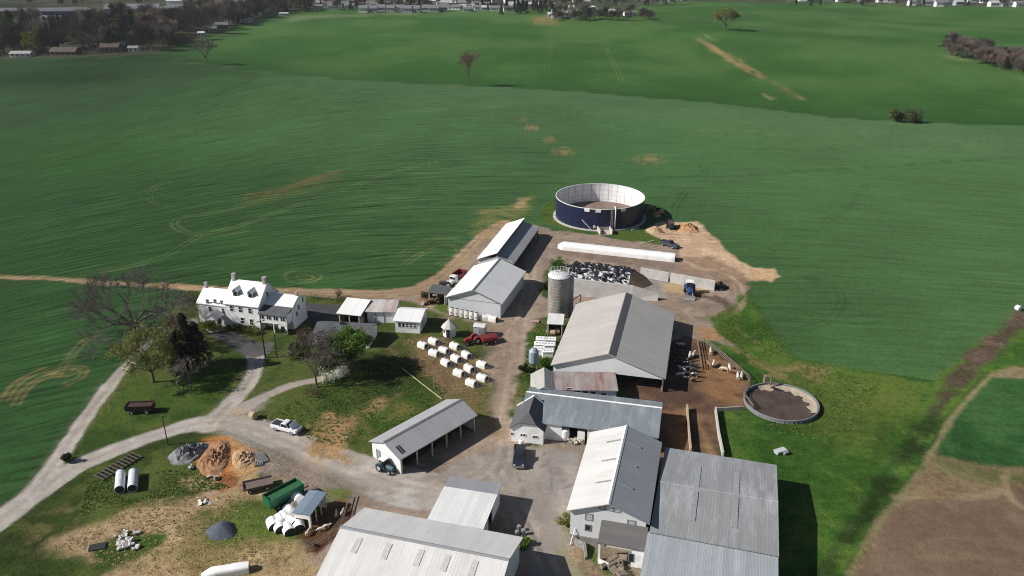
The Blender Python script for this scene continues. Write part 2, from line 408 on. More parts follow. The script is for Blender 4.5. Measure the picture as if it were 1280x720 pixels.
for pts in ([(960,34),(1000,34)], [(1022,32),(1066,33)], [(1186,22),(1222,30)], [(1125,55),(1135,58)], [(885,46),(893,50)]):
    lay(sdf_line(pts, 2.5), alb(140, 146, 110), soft=3, wob=1, op=.6)
lay(sdf_poly([(660,22),(690,18),(700,30),(670,30)]), alb(130, 112, 72), soft=8, wob=4, op=.7)
lay(sdf_poly([(350,22),(520,16),(520,18.5),(360,26)]), alb(120, 128, 96), soft=8, wob=3, op=.5)
lay(sdf_poly([(-200,68),(180,70),(250,48),(330,18),(420,10),(640,8),(700,10),(820,6),(830,3),(1040,3),(1150,8),(1290,9),(1700,9),(1700,-20),(-500,-20)], 30), alb(60, 66, 44), 'town_ground', soft=10, wob=3, c2=alb(78, 80, 62), var=.3, row=.0, spk=.6)
lay(sdf_poly([(210,20),(300,12),(305,5),(240,10)]), alb(80, 118, 60), soft=10, wob=2)

LAWN, LAWN2 = alb(58, 74, 32), alb(82, 92, 44)
def lawn(pts, owner='lawn', a=LAWN, b=LAWN2, soft=1.5, wob=1., **k): lay(sdf_poly(pts), a, owner, soft=soft, wob=wob, c2=b, var=.3, row=0, spk=.8, bmp=1., **k)
lawn([(-60,690),(0,650),(60,575),(110,515),(160,447),(190,415),(232,366),(262,360),(420,364),(520,360),(545,372),(560,385),(620,392),(640,420),(625,520),(560,600),(400,640),(380,700),(390,760),(-60,760)])
lay(sdf_poly([(70,600),(112,535),(170,470),(250,470),(300,430),(310,452),(290,490),(240,520),(190,535),(110,570)]), alb(50, 76, 26), soft=3, wob=1.5, op=.7, c2=alb(66, 90, 34))
lawn([(886,400),(930,352),(955,402),(988,446),(1080,464),(1165,478),(1130,560),(1060,660),(1010,760),(940,760),(980,650),(960,580),(905,572),(893,515),(935,512),(935,470),(895,432)], 'pasture', alb(60, 94, 34), alb(84, 108, 44))
lay(sdf_poly([(1000,470),(1120,478),(1150,500),(1080,560),(1010,540)]), alb(98, 106, 48), soft=8, wob=3, op=.5)
lay(sdf_poly([(905,530),(1000,530),(1050,600),(1000,640),(975,590),(905,570)]), alb(52, 84, 30), soft=8, wob=3, op=.6)
lawn([(676,262),(692,246),(700,270),(745,286),(800,288),(845,300),(838,312),(770,300),(700,285),(672,275)], 'lawn', alb(62, 88, 34), alb(78, 96, 40))

# right-hand side: ditch, dead strip, green corner, ploughed ground
lawn([(1165,478),(1220,430),(1300,380),(1420,330),(1600,420),(1500,800),(1000,800),(1020,720),(1080,630),(1130,560)], 'ditch_bank', alb(62, 96, 34), alb(84, 112, 44))
lay(sdf_line([(1300,385),(1240,432),(1195,478),(1170,515)], [4.5, 4., 3.5, 2.5]), alb(104, 88, 74), 'ditch', soft=2, wob=1.4, c2=alb(82, 74, 56), var=.3, spk=.9)
lay(sdf_line([(1180,505),(1150,545),(1110,600),(1070,655),(1030,715),(1000,760)], [2.6, 2.6, 2.2, 1.8, 1.6, 1.6]), alb(44, 62, 28), 'ditch', soft=2, wob=1.6, c2=alb(70, 76, 48), var=.3, spk=.9, op=.85)
lay(sdf_poly([(1040,760),(1060,718),(1098,658),(1132,612),(1158,578),(1176,562),(1240,566),(1300,560),(1600,560),(1600,800),(1040,800)]), alb(132, 114, 88), 'ploughed_field', soft=.8, wob=.5, c2=alb(118, 100, 74), var=.2, spk=.7, bmp=.6)
lay(sdf_poly([(1172,568),(1175,550),(1192,518),(1222,484),(1246,468),(1300,470),(1600,500),(1600,640),(1300,588),(1230,580),(1190,572)]), alb(48, 86, 44), 'crop_corner', soft=1.5, wob=1., c2=alb(62, 98, 52), var=.25, row=.3, spk=.7, bmp=.8)
lay(sdf_poly([(1170,575),(1225,585),(1290,598),(1300,612),(1230,600),(1180,592)]), alb(82, 100, 50), soft=4, wob=3, op=.6)
lay(sdf_poly([(1246,455),(1300,430),(1420,380),(1600,440),(1600,480),(1300,470)]), alb(62, 100, 40), 'crop_corner', soft=2, wob=1.5, c2=alb(80, 108, 46), spk=.6)
lay(sdf_poly([(1050,770),(1075,712),(1115,650),(1150,622),(1230,622),(1270,606),(1320,640),(1600,700),(1600,800)]), alb(118, 98, 82), 'ploughed_field', soft=2.5, wob=1.4, c2=alb(126, 106, 90), var=.16, spk=.4, bmp=.7)
lay(sdf_poly([(1228,470),(1262,456),(1300,462),(1600,470),(1600,486),(1300,476),(1248,472)]), alb(140, 126, 94), 'ploughed_field', soft=1.5, wob=.8)
lay(sdf_line([(1042,742),(1058,714),(1096,655),(1130,610),(1160,566),(1190,516),(1236,466)], 1.), alb(46, 70, 28), soft=1, wob=.6, op=.7)
lay(sdf_line([(1060,716),(1100,652),(1130,615),(1168,560),(1195,515),(1240,468)], .8), alb(152, 138, 104), soft=1, wob=.5, op=.7)
lay(sdf_line([(1120,622),(1170,622),(1225,620),(1258,612)], .9), alb(160, 146, 116), soft=1.2, wob=.8, op=.65)
lay(sdf_line([(1256,596),(1262,618),(1275,632),(1300,640)], .9), alb(164, 146, 112), soft=1., wob=.4, op=.7)
lay(sdf_line([(1095,712),(1150,700),(1200,694),(1260,702)], .7), alb(136, 118, 96), soft=1.5, wob=1, op=.5)
lay(sdf_line([(1130,690),(1190,672),(1290,690)], .6), alb(134, 116, 94), soft=1.5, wob=1, op=.4)

# yard earth and lanes
EARTH, EARTH2 = alb(154, 137, 122), alb(133, 118, 105)
def dirt(pts, owner='dirt_yard', a=EARTH, b=EARTH2, soft=1.6, wob=1.2, **k): lay(sdf_poly(pts), a, owner, soft=soft, wob=wob, c2=b, var=.2, row=0, spk=.55, bmp=.6, **k)
dirt([(600,300),(628,278),(664,280),(690,288),(745,294),(850,310),(870,290),(900,312),(925,330),(934,360),(905,395),(880,425),(845,440),(800,400),(730,380),(712,400),(690,400),(680,420),(672,440),(668,470),(650,490),(640,540),(720,600),(735,660),(720,760),(560,760),(480,640),(430,640),(400,610),(520,600),(605,545),(620,500),(630,440),(600,400),(560,392),(520,378),(480,372),(480,363),(520,358),(560,335)])
lay(sdf_line([(-100,340),(0,346),(60,348),(130,353),(200,357),(262,361),(330,364),(400,366),(470,368),(520,362),(552,346),(580,320),(604,296),(630,278)], [2.2,2.2,2.3,2.4,2.6,3.2,4,4.5,5,5.5,5,4.5,4,4]), alb(160, 136, 104), 'dirt_lane', soft=1.2, wob=.7, c2=alb(146, 124, 98), var=.2, spk=.5)
lay(sdf_line([(-100,338),(0,344.5),(60,346.5),(130,351),(200,355.5)], .7), alb(102, 106, 62), soft=.8, wob=.5, op=.7)
lay(sdf_line([(520,372),(560,388),(610,398),(650,410)], 4), alb(150, 134, 116), 'dirt_yard', soft=2, wob=.8, op=.7)
dirt([(676,536),(745,540),(742,560),(725,640),(716,655),(690,600),(676,566)], 'apron', alb(150,136,120), alb(134,122,108))
dirt([(374,720),(384,664),(430,624),(480,630),(620,760),(370,770)])
dirt([(494,596),(600,520),(612,522),(630,560),(640,620),(560,640),(500,612)])
dirt([(600,455),(622,430),(640,400),(618,395),(600,410),(560,398),(560,392),(622,394),(655,400),(640,520),(615,540),(604,510),(606,490)], soft=3, wob=2)
lay(sdf_poly([(604,470),(618,478),(620,520),(606,530),(590,515)]), alb(118, 108, 72), soft=3, wob=2.5, op=.7, thr=.42)
dirt([(700,650),(720,640),(830,690),(840,800),(700,800)], 'apron', alb(140,128,108), alb(120,110,90))
# pale excavated ground by the big tank
lay(sdf_poly([(810,286),(826,276),(850,278),(872,277),(886,290),(905,308),(924,326),(940,334),(966,336),(974,345),(966,351),(935,352),(905,345),(870,334),(848,322),(846,306),(826,300),(806,290)]), alb(198, 170, 140), 'sandy_ground', soft=1.4, wob=.9, c2=alb(186, 158, 130), var=.15, spk=.7, bmp=.5)
lay(sdf_poly([(848,322),(884,320),(922,336),(942,350),(918,368),(890,352),(850,338)]), alb(142, 116, 96), soft=3, wob=1.5, op=.8)
lay(sdf_line([(846,322),(872,334),(905,342),(925,356),(930,375),(918,392)], 1.), alb(186, 160, 132), soft=1.5, wob=.8, op=.6)
lay(sdf_poly([(936,336),(968,336),(973,346),(964,352),(938,350)]), alb(196, 164, 124), soft=1.5, wob=1, op=.7)
lay(sdf_poly([(700,304),(846,326),(842,334),(790,332),(700,318),(690,312)]), alb(128, 110, 96), soft=2, wob=1, op=.8)
lay(sdf_poly([(828,352),(890,362),(880,368),(820,366),(812,358)]), alb(172, 150, 112), soft=1.6, wob=1, op=.9)
lay(sdf_poly([(800,352),(830,350),(828,372),(822,378),(812,362)]), alb(140, 136, 134), soft=1.6, wob=1, op=.9)
lay(sdf_poly([(820,372),(880,376),(890,400),(862,420),(842,392),(800,380)]), alb(140, 124, 106), soft=2, wob=1.5, op=.8)
lay(sdf_line([(862,368),(885,372),(905,378),(914,388),(925,398)], [1.5,2.5,2.5,1.5,1.]), alb(84, 68, 56), soft=1.8, wob=1.4, op=.85)
lay(sdf_line([(850,385),(880,410),(900,425),(918,432)], [1,3.,3.,2]), alb(156, 138, 124), soft=1.5, wob=1.2, op=.8)
lay(sdf_poly([(866,410),(895,410),(905,425),(880,426)]), alb(168, 132, 92), soft=1.5, wob=1.2, op=.8)
lay(sdf_line([(918,432),(935,448),(960,462),(1000,464),(1035,460)], [2,2.5,4.,3,2]), alb(124, 108, 72), soft=3, wob=2.5, op=.75, thr=.4)
lay(sdf_poly([(955,468),(1000,452),(1040,462),(1025,476),(990,478)]), alb(126, 112, 74), soft=2.5, wob=2, op=.7, thr=.38)
lay(sdf_line([(918,405),(928,418),(945,428)], 1.), alb(150, 134, 100), soft=1.2, wob=1.4, op=.6, thr=.4)
lawn([(880,398),(905,388),(916,400),(940,432),(932,440),(908,424)], 'pasture', alb(72, 96, 34), alb(84, 104, 44), op=.9)
lay(sdf_poly([(892,426),(902,430),(945,462),(958,474),(938,474),(905,448)]), alb(46, 82, 26), 'pasture', soft=1.5, wob=1, c2=alb(60, 96, 34))
# main lane between the barns, worn paler
lay(sdf_line([(672,300),(664,340),(652,400),(645,450),(634,510),(622,560)], [5, 5, 5, 4.5, 4.5, 5]), alb(164, 146, 129), soft=3, wob=.8, op=.7)
lay(sdf_line([(655,388),(640,405),(632,425),(630,445)], .5), alb(196, 176, 148), soft=.6, wob=.2, op=.8)
lay(sdf_poly([(618,392),(655,398),(640,470),(622,470),(600,425)]), alb(140, 122, 106), soft=2, wob=1, op=.6)
# cattle lot
LOT, LOT2 = alb(112, 88, 70), alb(88, 68, 56)
lay(sdf_poly([(770,478),(832,470),(838,430),(856,420),(876,426),(896,440),(935,470),(941,486),(929,512),(893,515),(902,572),(826,585),(800,520)]), LOT, 'cattle_lot', soft=1., wob=.6, c2=LOT2, var=.25, row=0, spk=.5, bmp=.7)
lay(sdf_poly([(878,440),(898,444),(934,478),(925,506),(880,495),(870,460)]), alb(142, 108, 74), soft=3, wob=1.4, op=.8)
lay(sdf_poly([(828,512),(858,510),(860,560),(830,575)]), alb(128, 98, 70), soft=2, wob=1.2, op=.8)
lay(sdf_line([(870,520),(880,545),(890,570)], 1.), alb(146, 116, 82), soft=1.5, wob=.8, op=.7)
rl_ = random.Random(17)
for k in range(46):
    cx, cy = rl_.uniform(835, 935), rl_.uniform(432, 512) if rl_.random() < .7 else rl_.uniform(512, 570); cx = cx if cy < 512 else rl_.uniform(832, 898); r_ = rl_.uniform(3, 9)
    lay(sdf_poly([(cx-r_, cy), (cx-r_*.2, cy-r_*.4), (cx+r_, cy-r_*.1), (cx+r_*.5, cy+r_*.4)]), alb(72, 52, 40) if rl_.random() < .65 else alb(140, 110, 84), soft=1.2, wob=1.2, op=.5)
for hx, hy in ((527.8,434.2),(541.7,443.7),(556.7,455.8),(573.3,469.2),(588.7,480.8),(540.8,429.5),(555,440),(570.8,451.3),(588.3,463.8),(602.5,475),(567.5,435.8),(583.7,446.7),(601.2,458.3)):
    lay(sdf_poly([(hx+4, hy-3), (hx+14, hy+1), (hx+16, hy+8), (hx+6, hy+8), (hx-2, hy+3)]), alb(176, 152, 104), soft=.8, wob=.8, op=.75, thr=.36)
# gravel drives
GRAV, GRAV2 = alb(176, 170, 163), alb(158, 150, 142)
def grav(pts, w, c=GRAV, c2=GRAV2, owner='gravel_drive', **k): lay(sdf_line(pts, w), c, owner, soft=.7, wob=.35, c2=c2, var=.12, row=0, spk=.35, bmp=.3, **k)
grav([(-60,690),(0,650),(40,620),(90,586),(150,560),(210,539),(260,528),(305,532),(360,552),(420,578),(500,606),(570,618)], [4.2,4.2,4.4,4.2,3.9,3.9,4.5,5.5,6.5,7.5,9,9])
grav([(30,628),(62,588),(100,532),(132,488),(160,454),(180,432),(200,416),(232,405)], [3,2.8,2.7,2.6,2.4,2.4,2.6,3.], c2=alb(158, 150, 142))
grav([(262,530),(286,506),(310,478),(320,455),(318,442),(308,432)], [5,3.4,3.,2.8,3.4,4])
grav([(300,512),(330,496),(362,482),(400,474)], [3,2.4,2.2,2.], c=alb(176, 160, 140), c2=GRAV2)
lay(sdf_poly([(262,534),(300,506),(340,500),(322,518),(320,540),(380,562),(430,590),(400,612),(330,590),(290,560)]), alb(176, 152, 126), 'gravel_drive', soft=2, wob=1, op=.7, c2=GRAV2)
lay(sdf_poly([(290,556),(350,560),(420,592),(470,612),(400,626),(350,604),(318,590)]), alb(142, 128, 116), 'dirt_yard', soft=2, wob=1, op=.9, c2=alb(128, 116, 104))
grav([(268,417),(285,421),(305,430),(322,440),(335,430)], [2.5,4,5,4.5,2], c=alb(92, 90, 90), c2=alb(78, 76, 76), owner='asphalt_drive')
lay(sdf_poly([(384,378),(430,382),(424,392),(424,402),(392,404),(378,396)]), alb(84, 84, 86), 'asphalt_drive', soft=.8, wob=.3, c2=alb(72, 73, 76), spk=.3)
lay(sdf_line([(200,414),(225,408),(240,402)], 2.4), alb(150, 146, 142), 'gravel_drive', soft=1, wob=.5, c2=alb(140, 132, 124))
# concrete / old asphalt apron in front of the barns
lay(sdf_poly([(628,556),(640,560),(690,560),(722,566),(716,640),(704,650),(712,690),(730,760),(660,760),(660,690),(640,640),(625,610),(560,612),(520,600),(560,585)]), alb(150, 141, 134), 'apron', soft=1.4, wob=.7, c2=alb(138, 130, 122), var=.12, row=0, spk=.3, bmp=.2)
lay(sdf_poly([(690,566),(722,566),(714,645),(690,640),(680,600)]), alb(146, 140, 138), soft=2.5, wob=1, op=.6)
lay(sdf_poly([(640,572),(690,566),(680,600),(650,610)]), alb(158, 148, 140), soft=2, wob=1, op=.6)
for pts in ([(625,560),(650,600),(655,640),(690,720)], [(650,600),(690,612),(715,606)], [(680,566),(690,600),(684,625)]):
    lay(sdf_line(pts, .25), alb(104, 98, 94), soft=.4, wob=.3, op=.6)
lay(sdf_poly([(706,640),(716,640),(704,690),(740,740),(720,740),(700,690)]), alb(132, 128, 92), soft=1.5, wob=1.2, op=.7)
rr_ = random.Random(91)
RUTD, RUTL = alb(122, 110, 98), alb(186, 172, 154)
for pts in ([(0,650),(40,620),(90,586),(150,560),(210,539),(260,528),(305,532),(360,552),(420,578),(500,606)], [(30,628),(62,588),(100,532),(132,488),(160,454)], [(262,530),(286,506),(310,478),(320,455)],
            [(500,606),(570,612),(620,590),(632,560),(634,510),(645,450),(652,400),(664,340)], [(664,340),(672,300),(720,298),(800,318),(860,330),(915,350),(925,372)], [(620,590),(650,640),(690,720)], [(600,296),(560,338),(520,362),(440,367),(330,364)]):
    q = world(pts); d = np.gradient(q, axis=0); d /= np.linalg.norm(d, axis=1)[:, None]+1e-9; nrm_ = np.column_stack([-d[:, 1], d[:, 0]])
    for off, c_, op_ in ((-.9, RUTL, .4), (.9, RUTL, .4), (0, RUTD, .3), (-1.9, RUTD, .22), (2.1, RUTD, .22)):
        lay(sdf_line(q+nrm_*(off+rr_.uniform(-.15, .15)), .5 if off else .7, isworld=True), c_, soft=.5, wob=.5, op=op_, thr=.40)
for k in range(60):          # turning marks all over the yard
    cx, cy = rr_.choice(((640, 580), (660, 610), (560, 600), (640, 430), (700, 300), (860, 340), (890, 370), (600, 590), (470, 600), (680, 585), (640, 380), (850, 385))); cx += rr_.gauss(0, 26); cy += rr_.gauss(0, 11); a0 = rr_.uniform(0, 6.28); L_ = rr_.uniform(20, 60); b0 = a0+rr_.uniform(-.8, .8)
    pts = [(cx, cy), (cx+L_*.5*math.cos(a0), cy+L_*.25*math.sin(a0)), (cx+L_*.5*math.cos(a0)+L_*.5*math.cos(b0), cy+L_*.25*math.sin(a0)+L_*.25*math.sin(b0))]
    q = world(pts); cc_ = RUTD if rr_.random() < .55 else RUTL
    for off in (0, 1.7): lay(sdf_line(q+np.array([0, off]), .32, isworld=True), cc_, soft=.4, wob=.4, op=.3, thr=.42)
for k in range(70):          # damp patches and potholes
    cx, cy = rr_.choice(((640, 580), (660, 640), (560, 605), (640, 430), (720, 306), (880, 345), (880, 385), (640, 350), (330, 570), (640, 500), (690, 600))); cx += rr_.gauss(0, 24); cy += rr_.gauss(0, 12); r_ = rr_.uniform(2, 9)
    lay(sdf_poly([(cx-r_, cy), (cx-r_*.3, cy-r_*.4), (cx+r_*.7, cy-r_*.3), (cx+r_, cy+r_*.2), (cx, cy+r_*.45)]), alb(112, 100, 90) if rr_.random() < .6 else alb(176, 160, 142), soft=.8, wob=.9, op=.4)
# straw-coloured and bare ground on the lower left
STRAW, STRAW2 = alb(166, 144, 108), alb(138, 122, 82)
for pts in ([(60,690),(120,650),(180,632),(240,622),(280,612),(320,604),(330,616),(300,640),(250,640),(210,668),(160,690),(118,700)],
            [(130,720),(210,668),(240,680),(300,675),(370,680),(395,690),(400,760),(120,760)],
            [(230,600), (300,600), (340,596), (332,615), (280,625)], [(200,668), (262,640), (330,600), (352,606), (330,640), (380,684), (300,700), (210,700)]):
    lay(sdf_poly(pts), STRAW, 'bare_ground', soft=3, wob=2.2, c2=STRAW2, var=.25, row=0, spk=.9, bmp=1)
lay(sdf_poly([(70,680),(150,645),(230,628),(270,618),(300,628),(240,640),(190,672),(130,692)]), alb(168, 144, 114), soft=3, wob=1.6, op=.7)
lay(sdf_poly([(140,715),(220,690),(240,725),(150,745)]), alb(168, 142, 110), soft=3, wob=1.6, op=.6)
lawn([(118,690),(132,672),(160,666),(205,670),(200,682),(170,698),(130,702)], 'lawn', alb(58, 86, 32), alb(72, 92, 36))
lawn([(255,650),(300,626),(340,628),(372,660),(370,672),(300,680),(245,682)], 'lawn', alb(70, 90, 36), alb(90, 104, 46), soft=3, wob=2)
lay(sdf_poly([(240,572),(260,548),(280,546),(318,560),(322,585),(300,600),(262,596)]), alb(166, 112, 66), 'bare_ground', soft=1.4, wob=1.4, c2=alb(176, 130, 84), var=.25, spk=.9, bmp=1)
lay(sdf_poly([(290,585),(320,570),(322,596),(300,604)]), alb(190, 158, 116), soft=1.5, wob=1, op=.8)
lay(sdf_poly([(20,660),(60,640),(110,622),(90,660),(40,690)]), alb(112, 104, 66), soft=4, wob=3, op=.6, thr=.42)
lay(sdf_poly([(270,598),(290,592),(300,606),(278,612)]), alb(140, 84, 52), soft=1.5, wob=1, op=.8)
# bare patch beside the machine shed, weedy ground by the hutches
lay(sdf_poly([(384,540),(410,520),(440,516),(480,500),(500,492),(470,520),(430,548),(432,570),(440,580),(400,570),(382,560)]), alb(164, 134, 96), 'bare_ground', soft=3, wob=2.4, c2=alb(142, 116, 80), var=.25, row=0, spk=.9, bmp=1)
lay(sdf_poly([(440,520),(540,480),(558,498),(480,540),(440,560)]), alb(62, 88, 30), 'lawn', soft=4, wob=3, op=.8, c2=alb(112, 108, 58), thr=.4)
lay(sdf_poly([(505,425),(530,418),(560,430),(620,480),(610,500),(590,512),(560,490),(520,460)]), alb(128, 106, 78), 'bare_ground', soft=3, wob=2.2, c2=alb(98, 96, 56), var=.25, row=0, spk=.8)
lay(sdf_poly([(480,432),(540,455),(560,480),(530,470),(490,446)]), alb(124, 104, 72), soft=3, wob=2, op=.6, thr=.4)
lay(sdf_line([(560,495),(600,515),(618,540)], 3.), alb(118, 104, 70), soft=3, wob=2, op=.7)
lay(sdf_poly([(385,650),(432,618),(440,640),(420,670),(395,695),(380,680)]), alb(92, 66, 48), 'cattle_lot', soft=1.5, wob=1., c2=alb(110, 82, 58), var=.25, spk=.6, bmp=.8)
lay(sdf_poly([(405,612),(440,612),(432,624),(410,622)]), alb(96, 106, 48), soft=1.5, wob=1, op=.9)
lay(sdf_poly([(672,400),(690,396),(700,430),(686,450),(672,470),(652,500),(640,520),(636,500),(655,450)]), alb(60, 84, 32), 'lawn', soft=1.5, wob=1.6, c2=alb(92, 92, 50), var=.3, spk=.9)
lay(sdf_poly([(688,330),(700,322),(708,340),(690,345),(684,372),(676,368),(680,345)]), alb(50, 76, 28), 'lawn', soft=1.5, wob=1.2, c2=alb(66, 88, 36))
lay(sdf_poly([(690,404),(708,404),(704,420),(690,424)]), alb(110, 80, 58), soft=1.5, wob=1, op=.8)
lay(sdf_poly([(715,690),(722,680),(760,700),(790,720),(780,760),(735,760),(730,712)]), alb(150, 130, 104), 'apron', soft=1.2, wob=1, c2=alb(126, 110, 88), spk=.8)
lay(sdf_poly([(724,676),(738,676),(752,704),(770,715),(757,718),(738,700)]), alb(62, 88, 32), 'lawn', soft=1., wob=.8, c2=alb(76, 98, 38))
lay(sdf_poly([(540,366),(565,370),(560,392),(545,386)]), alb(78, 94, 42), 'lawn', soft=1.5, wob=1)
lay(sdf_poly([(552,368),(530,384),(520,374),(535,364)]), alb(122, 92, 66), soft=2, wob=1, op=.7)

def land_material():
    m, nt, b = new_mat('land')
    at = nd(nt, 'ShaderNodeAttribute', attribute_name='soil'); fl = nd(nt, 'ShaderNodeAttribute', attribute_name='drill'); pr = nd(nt, 'ShaderNodeAttribute', attribute_name='grain')
    sp = nd(nt, 'ShaderNodeSeparateXYZ'); nt.links.new(pr.outputs['Vector'], sp.inputs[0])
    geo = nd(nt, 'ShaderNodeNewGeometry')
    def mapped(src, sc):
        mp = nd(nt, 'ShaderNodeMapping'); mp.inputs['Scale'].default_value = sc; nt.links.new(src, mp.inputs[0]); return mp.outputs[0]
    r1 = noise(nt, mapped(fl.outputs['Vector'], (.95, .06, 1)), 1, 3, .65)      # drill rows, wide and fine
    r2 = noise(nt, mapped(fl.outputs['Vector'], (.30, .03, 1)), 1, 4, .7)
    s1 = noise(nt, geo.outputs['Position'], 1.1, 5, .7); s2 = noise(nt, geo.outputs['Position'], 3.4, 3, .7)
    def math_(op, a, b_):
        n = nd(nt, 'ShaderNodeMath', operation=op)
        for i, v in enumerate((a, b_)):
            if isinstance(v, (int, float)): n.inputs[i].default_value = v
            else: nt.links.new(v, n.inputs[i])
        return n.outputs[0]
    rr = math_('ADD', math_('MULTIPLY', math_('SUBTRACT', r1, .5), 1.2), math_('MULTIPLY', math_('SUBTRACT', r2, .5), .95))
    r3 = noise(nt, mapped(fl.outputs['Vector'], (.16, .0035, 1)), 1, 3, .5)          # long wheel marks along the rows
    ln = ramp(nt, math_('ABSOLUTE', math_('SUBTRACT', r3, .5), 0.), .0, .022)
    rr = math_('ADD', rr, math_('MULTIPLY', math_('SUBTRACT', ln, .9), .22))
    sf = nd(nt, 'ShaderNodeSeparateXYZ'); nt.links.new(fl.outputs['Vector'], sf.inputs[0])                                   # drill rows
    wob_ = noise(nt, mapped(fl.outputs['Vector'], (.05, .04, 1)), 1, 3, .6)
    dr = math_('SINE', math_('ADD', math_('MULTIPLY', sf.outputs[0], 2*math.pi/2.9), math_('MULTIPLY', wob_, 16.)), 0.)
    rr = math_('ADD', rr, math_('MULTIPLY', math_('MULTIPLY', dr, ramp(nt, noise(nt, mapped(fl.outputs['Vector'], (.09, .03, 1)), 1, 3, .6), .35, .7)), .17))
    rr = math_('MULTIPLY', rr, sp.outputs[0])
    ss = math_('ADD', math_('MULTIPLY', math_('SUBTRACT', s1, .5), 2.0), math_('MULTIPLY', math_('SUBTRACT', s2, .5), 1.9))
    s3 = noise(nt, geo.outputs['Position'], .28, 4, .7); ss = math_('ADD', ss, math_('MULTIPLY', math_('SUBTRACT', s3, .5), .9))
    ss = math_('MULTIPLY', ss, sp.outputs[1])
    k = math_('MAXIMUM', math_('ADD', 1., math_('ADD', rr, ss)), .25)
    vm = nd(nt, 'ShaderNodeVectorMath', operation='SCALE'); nt.links.new(at.outputs['Vector'], vm.inputs[0]); nt.links.new(k, vm.inputs['Scale'])
    nt.links.new(vm.outputs[0], b.inputs['Base Color']); b.inputs['Roughness'].default_value = .95; b.inputs['Specular IOR Level'].default_value = .1
    bp = nd(nt, 'ShaderNodeBump', Strength=.55, Distance=.35)
    nt.links.new(math_('ADD', math_('MULTIPLY', math_('ADD', s1, s2), sp.outputs[2]), math_('MULTIPLY', r1, math_('MULTIPLY', sp.outputs[0], .35))), bp.inputs['Height']); nt.links.new(bp.outputs[0], b.inputs['Normal'])
    return m
M_LAND = land_material()
# rows follow the contour: level across the middle, bending down to the left
g = np.where(X < -15, -.0042*np.minimum(X+15, 0)**2, 0); g = np.where(X < -160, -.0042*145**2-.0042*2*145*(-X-160), g); g = g+np.where(X > 30, -.0012*(np.clip(X, 30, 250)-30)**2, 0)
FU = Y-g+6*(N3-.5)+sstep(330, 500, Y)*X*.25; FV = X+.5*Y
def cut_land():
    nx = len(GX); ow = OWN
    jj, ii = np.meshgrid(np.arange(len(GY)-1), np.arange(nx-1), indexing='ij')
    q = np.stack([jj*nx+ii, jj*nx+ii+1, (jj+1)*nx+ii+1, (jj+1)*nx+ii], -1).reshape(-1, 4)
    own = ow[:-1, :-1].reshape(-1)
    V = np.column_stack([X.ravel(), Y.ravel(), Z.ravel()]).astype(np.float32); C = np.column_stack([np.clip(COL, .004, .9).reshape(-1, 3)]).astype(np.float32)
    D = np.column_stack([FU.ravel(), FV.ravel(), np.zeros(X.size)]).astype(np.float32); A = np.column_stack([ROW.ravel(), SPK.ravel(), BMP.ravel()]).astype(np.float32)
    for k, nm in enumerate(OWNERS):
        f = q[own == k]
        if not len(f): continue
        ids, inv = np.unique(f, return_inverse=True); inv = inv.reshape(-1)
        me = bpy.data.meshes.new(nm); n = len(ids)
        me.vertices.add(n); me.vertices.foreach_set('co', V[ids].ravel())
        me.loops.add(len(inv)); me.loops.foreach_set('vertex_index', inv.astype(np.int32))
        me.polygons.add(len(f)); me.polygons.foreach_set('loop_start', np.arange(0, len(inv), 4, dtype=np.int32))
        for an, arr in (('soil', C), ('drill', D), ('grain', A)):
            a = me.attributes.new(an, 'FLOAT_VECTOR', 'POINT'); a.data.foreach_set('vector', arr[ids].ravel())
        me.update(calc_edges=True); me.validate(); me.shade_smooth(); me.materials.append(M_LAND)
        o = bpy.data.objects.new(nm, me); col.objects.link(o); o['kind'] = 'structure'
cut_land()
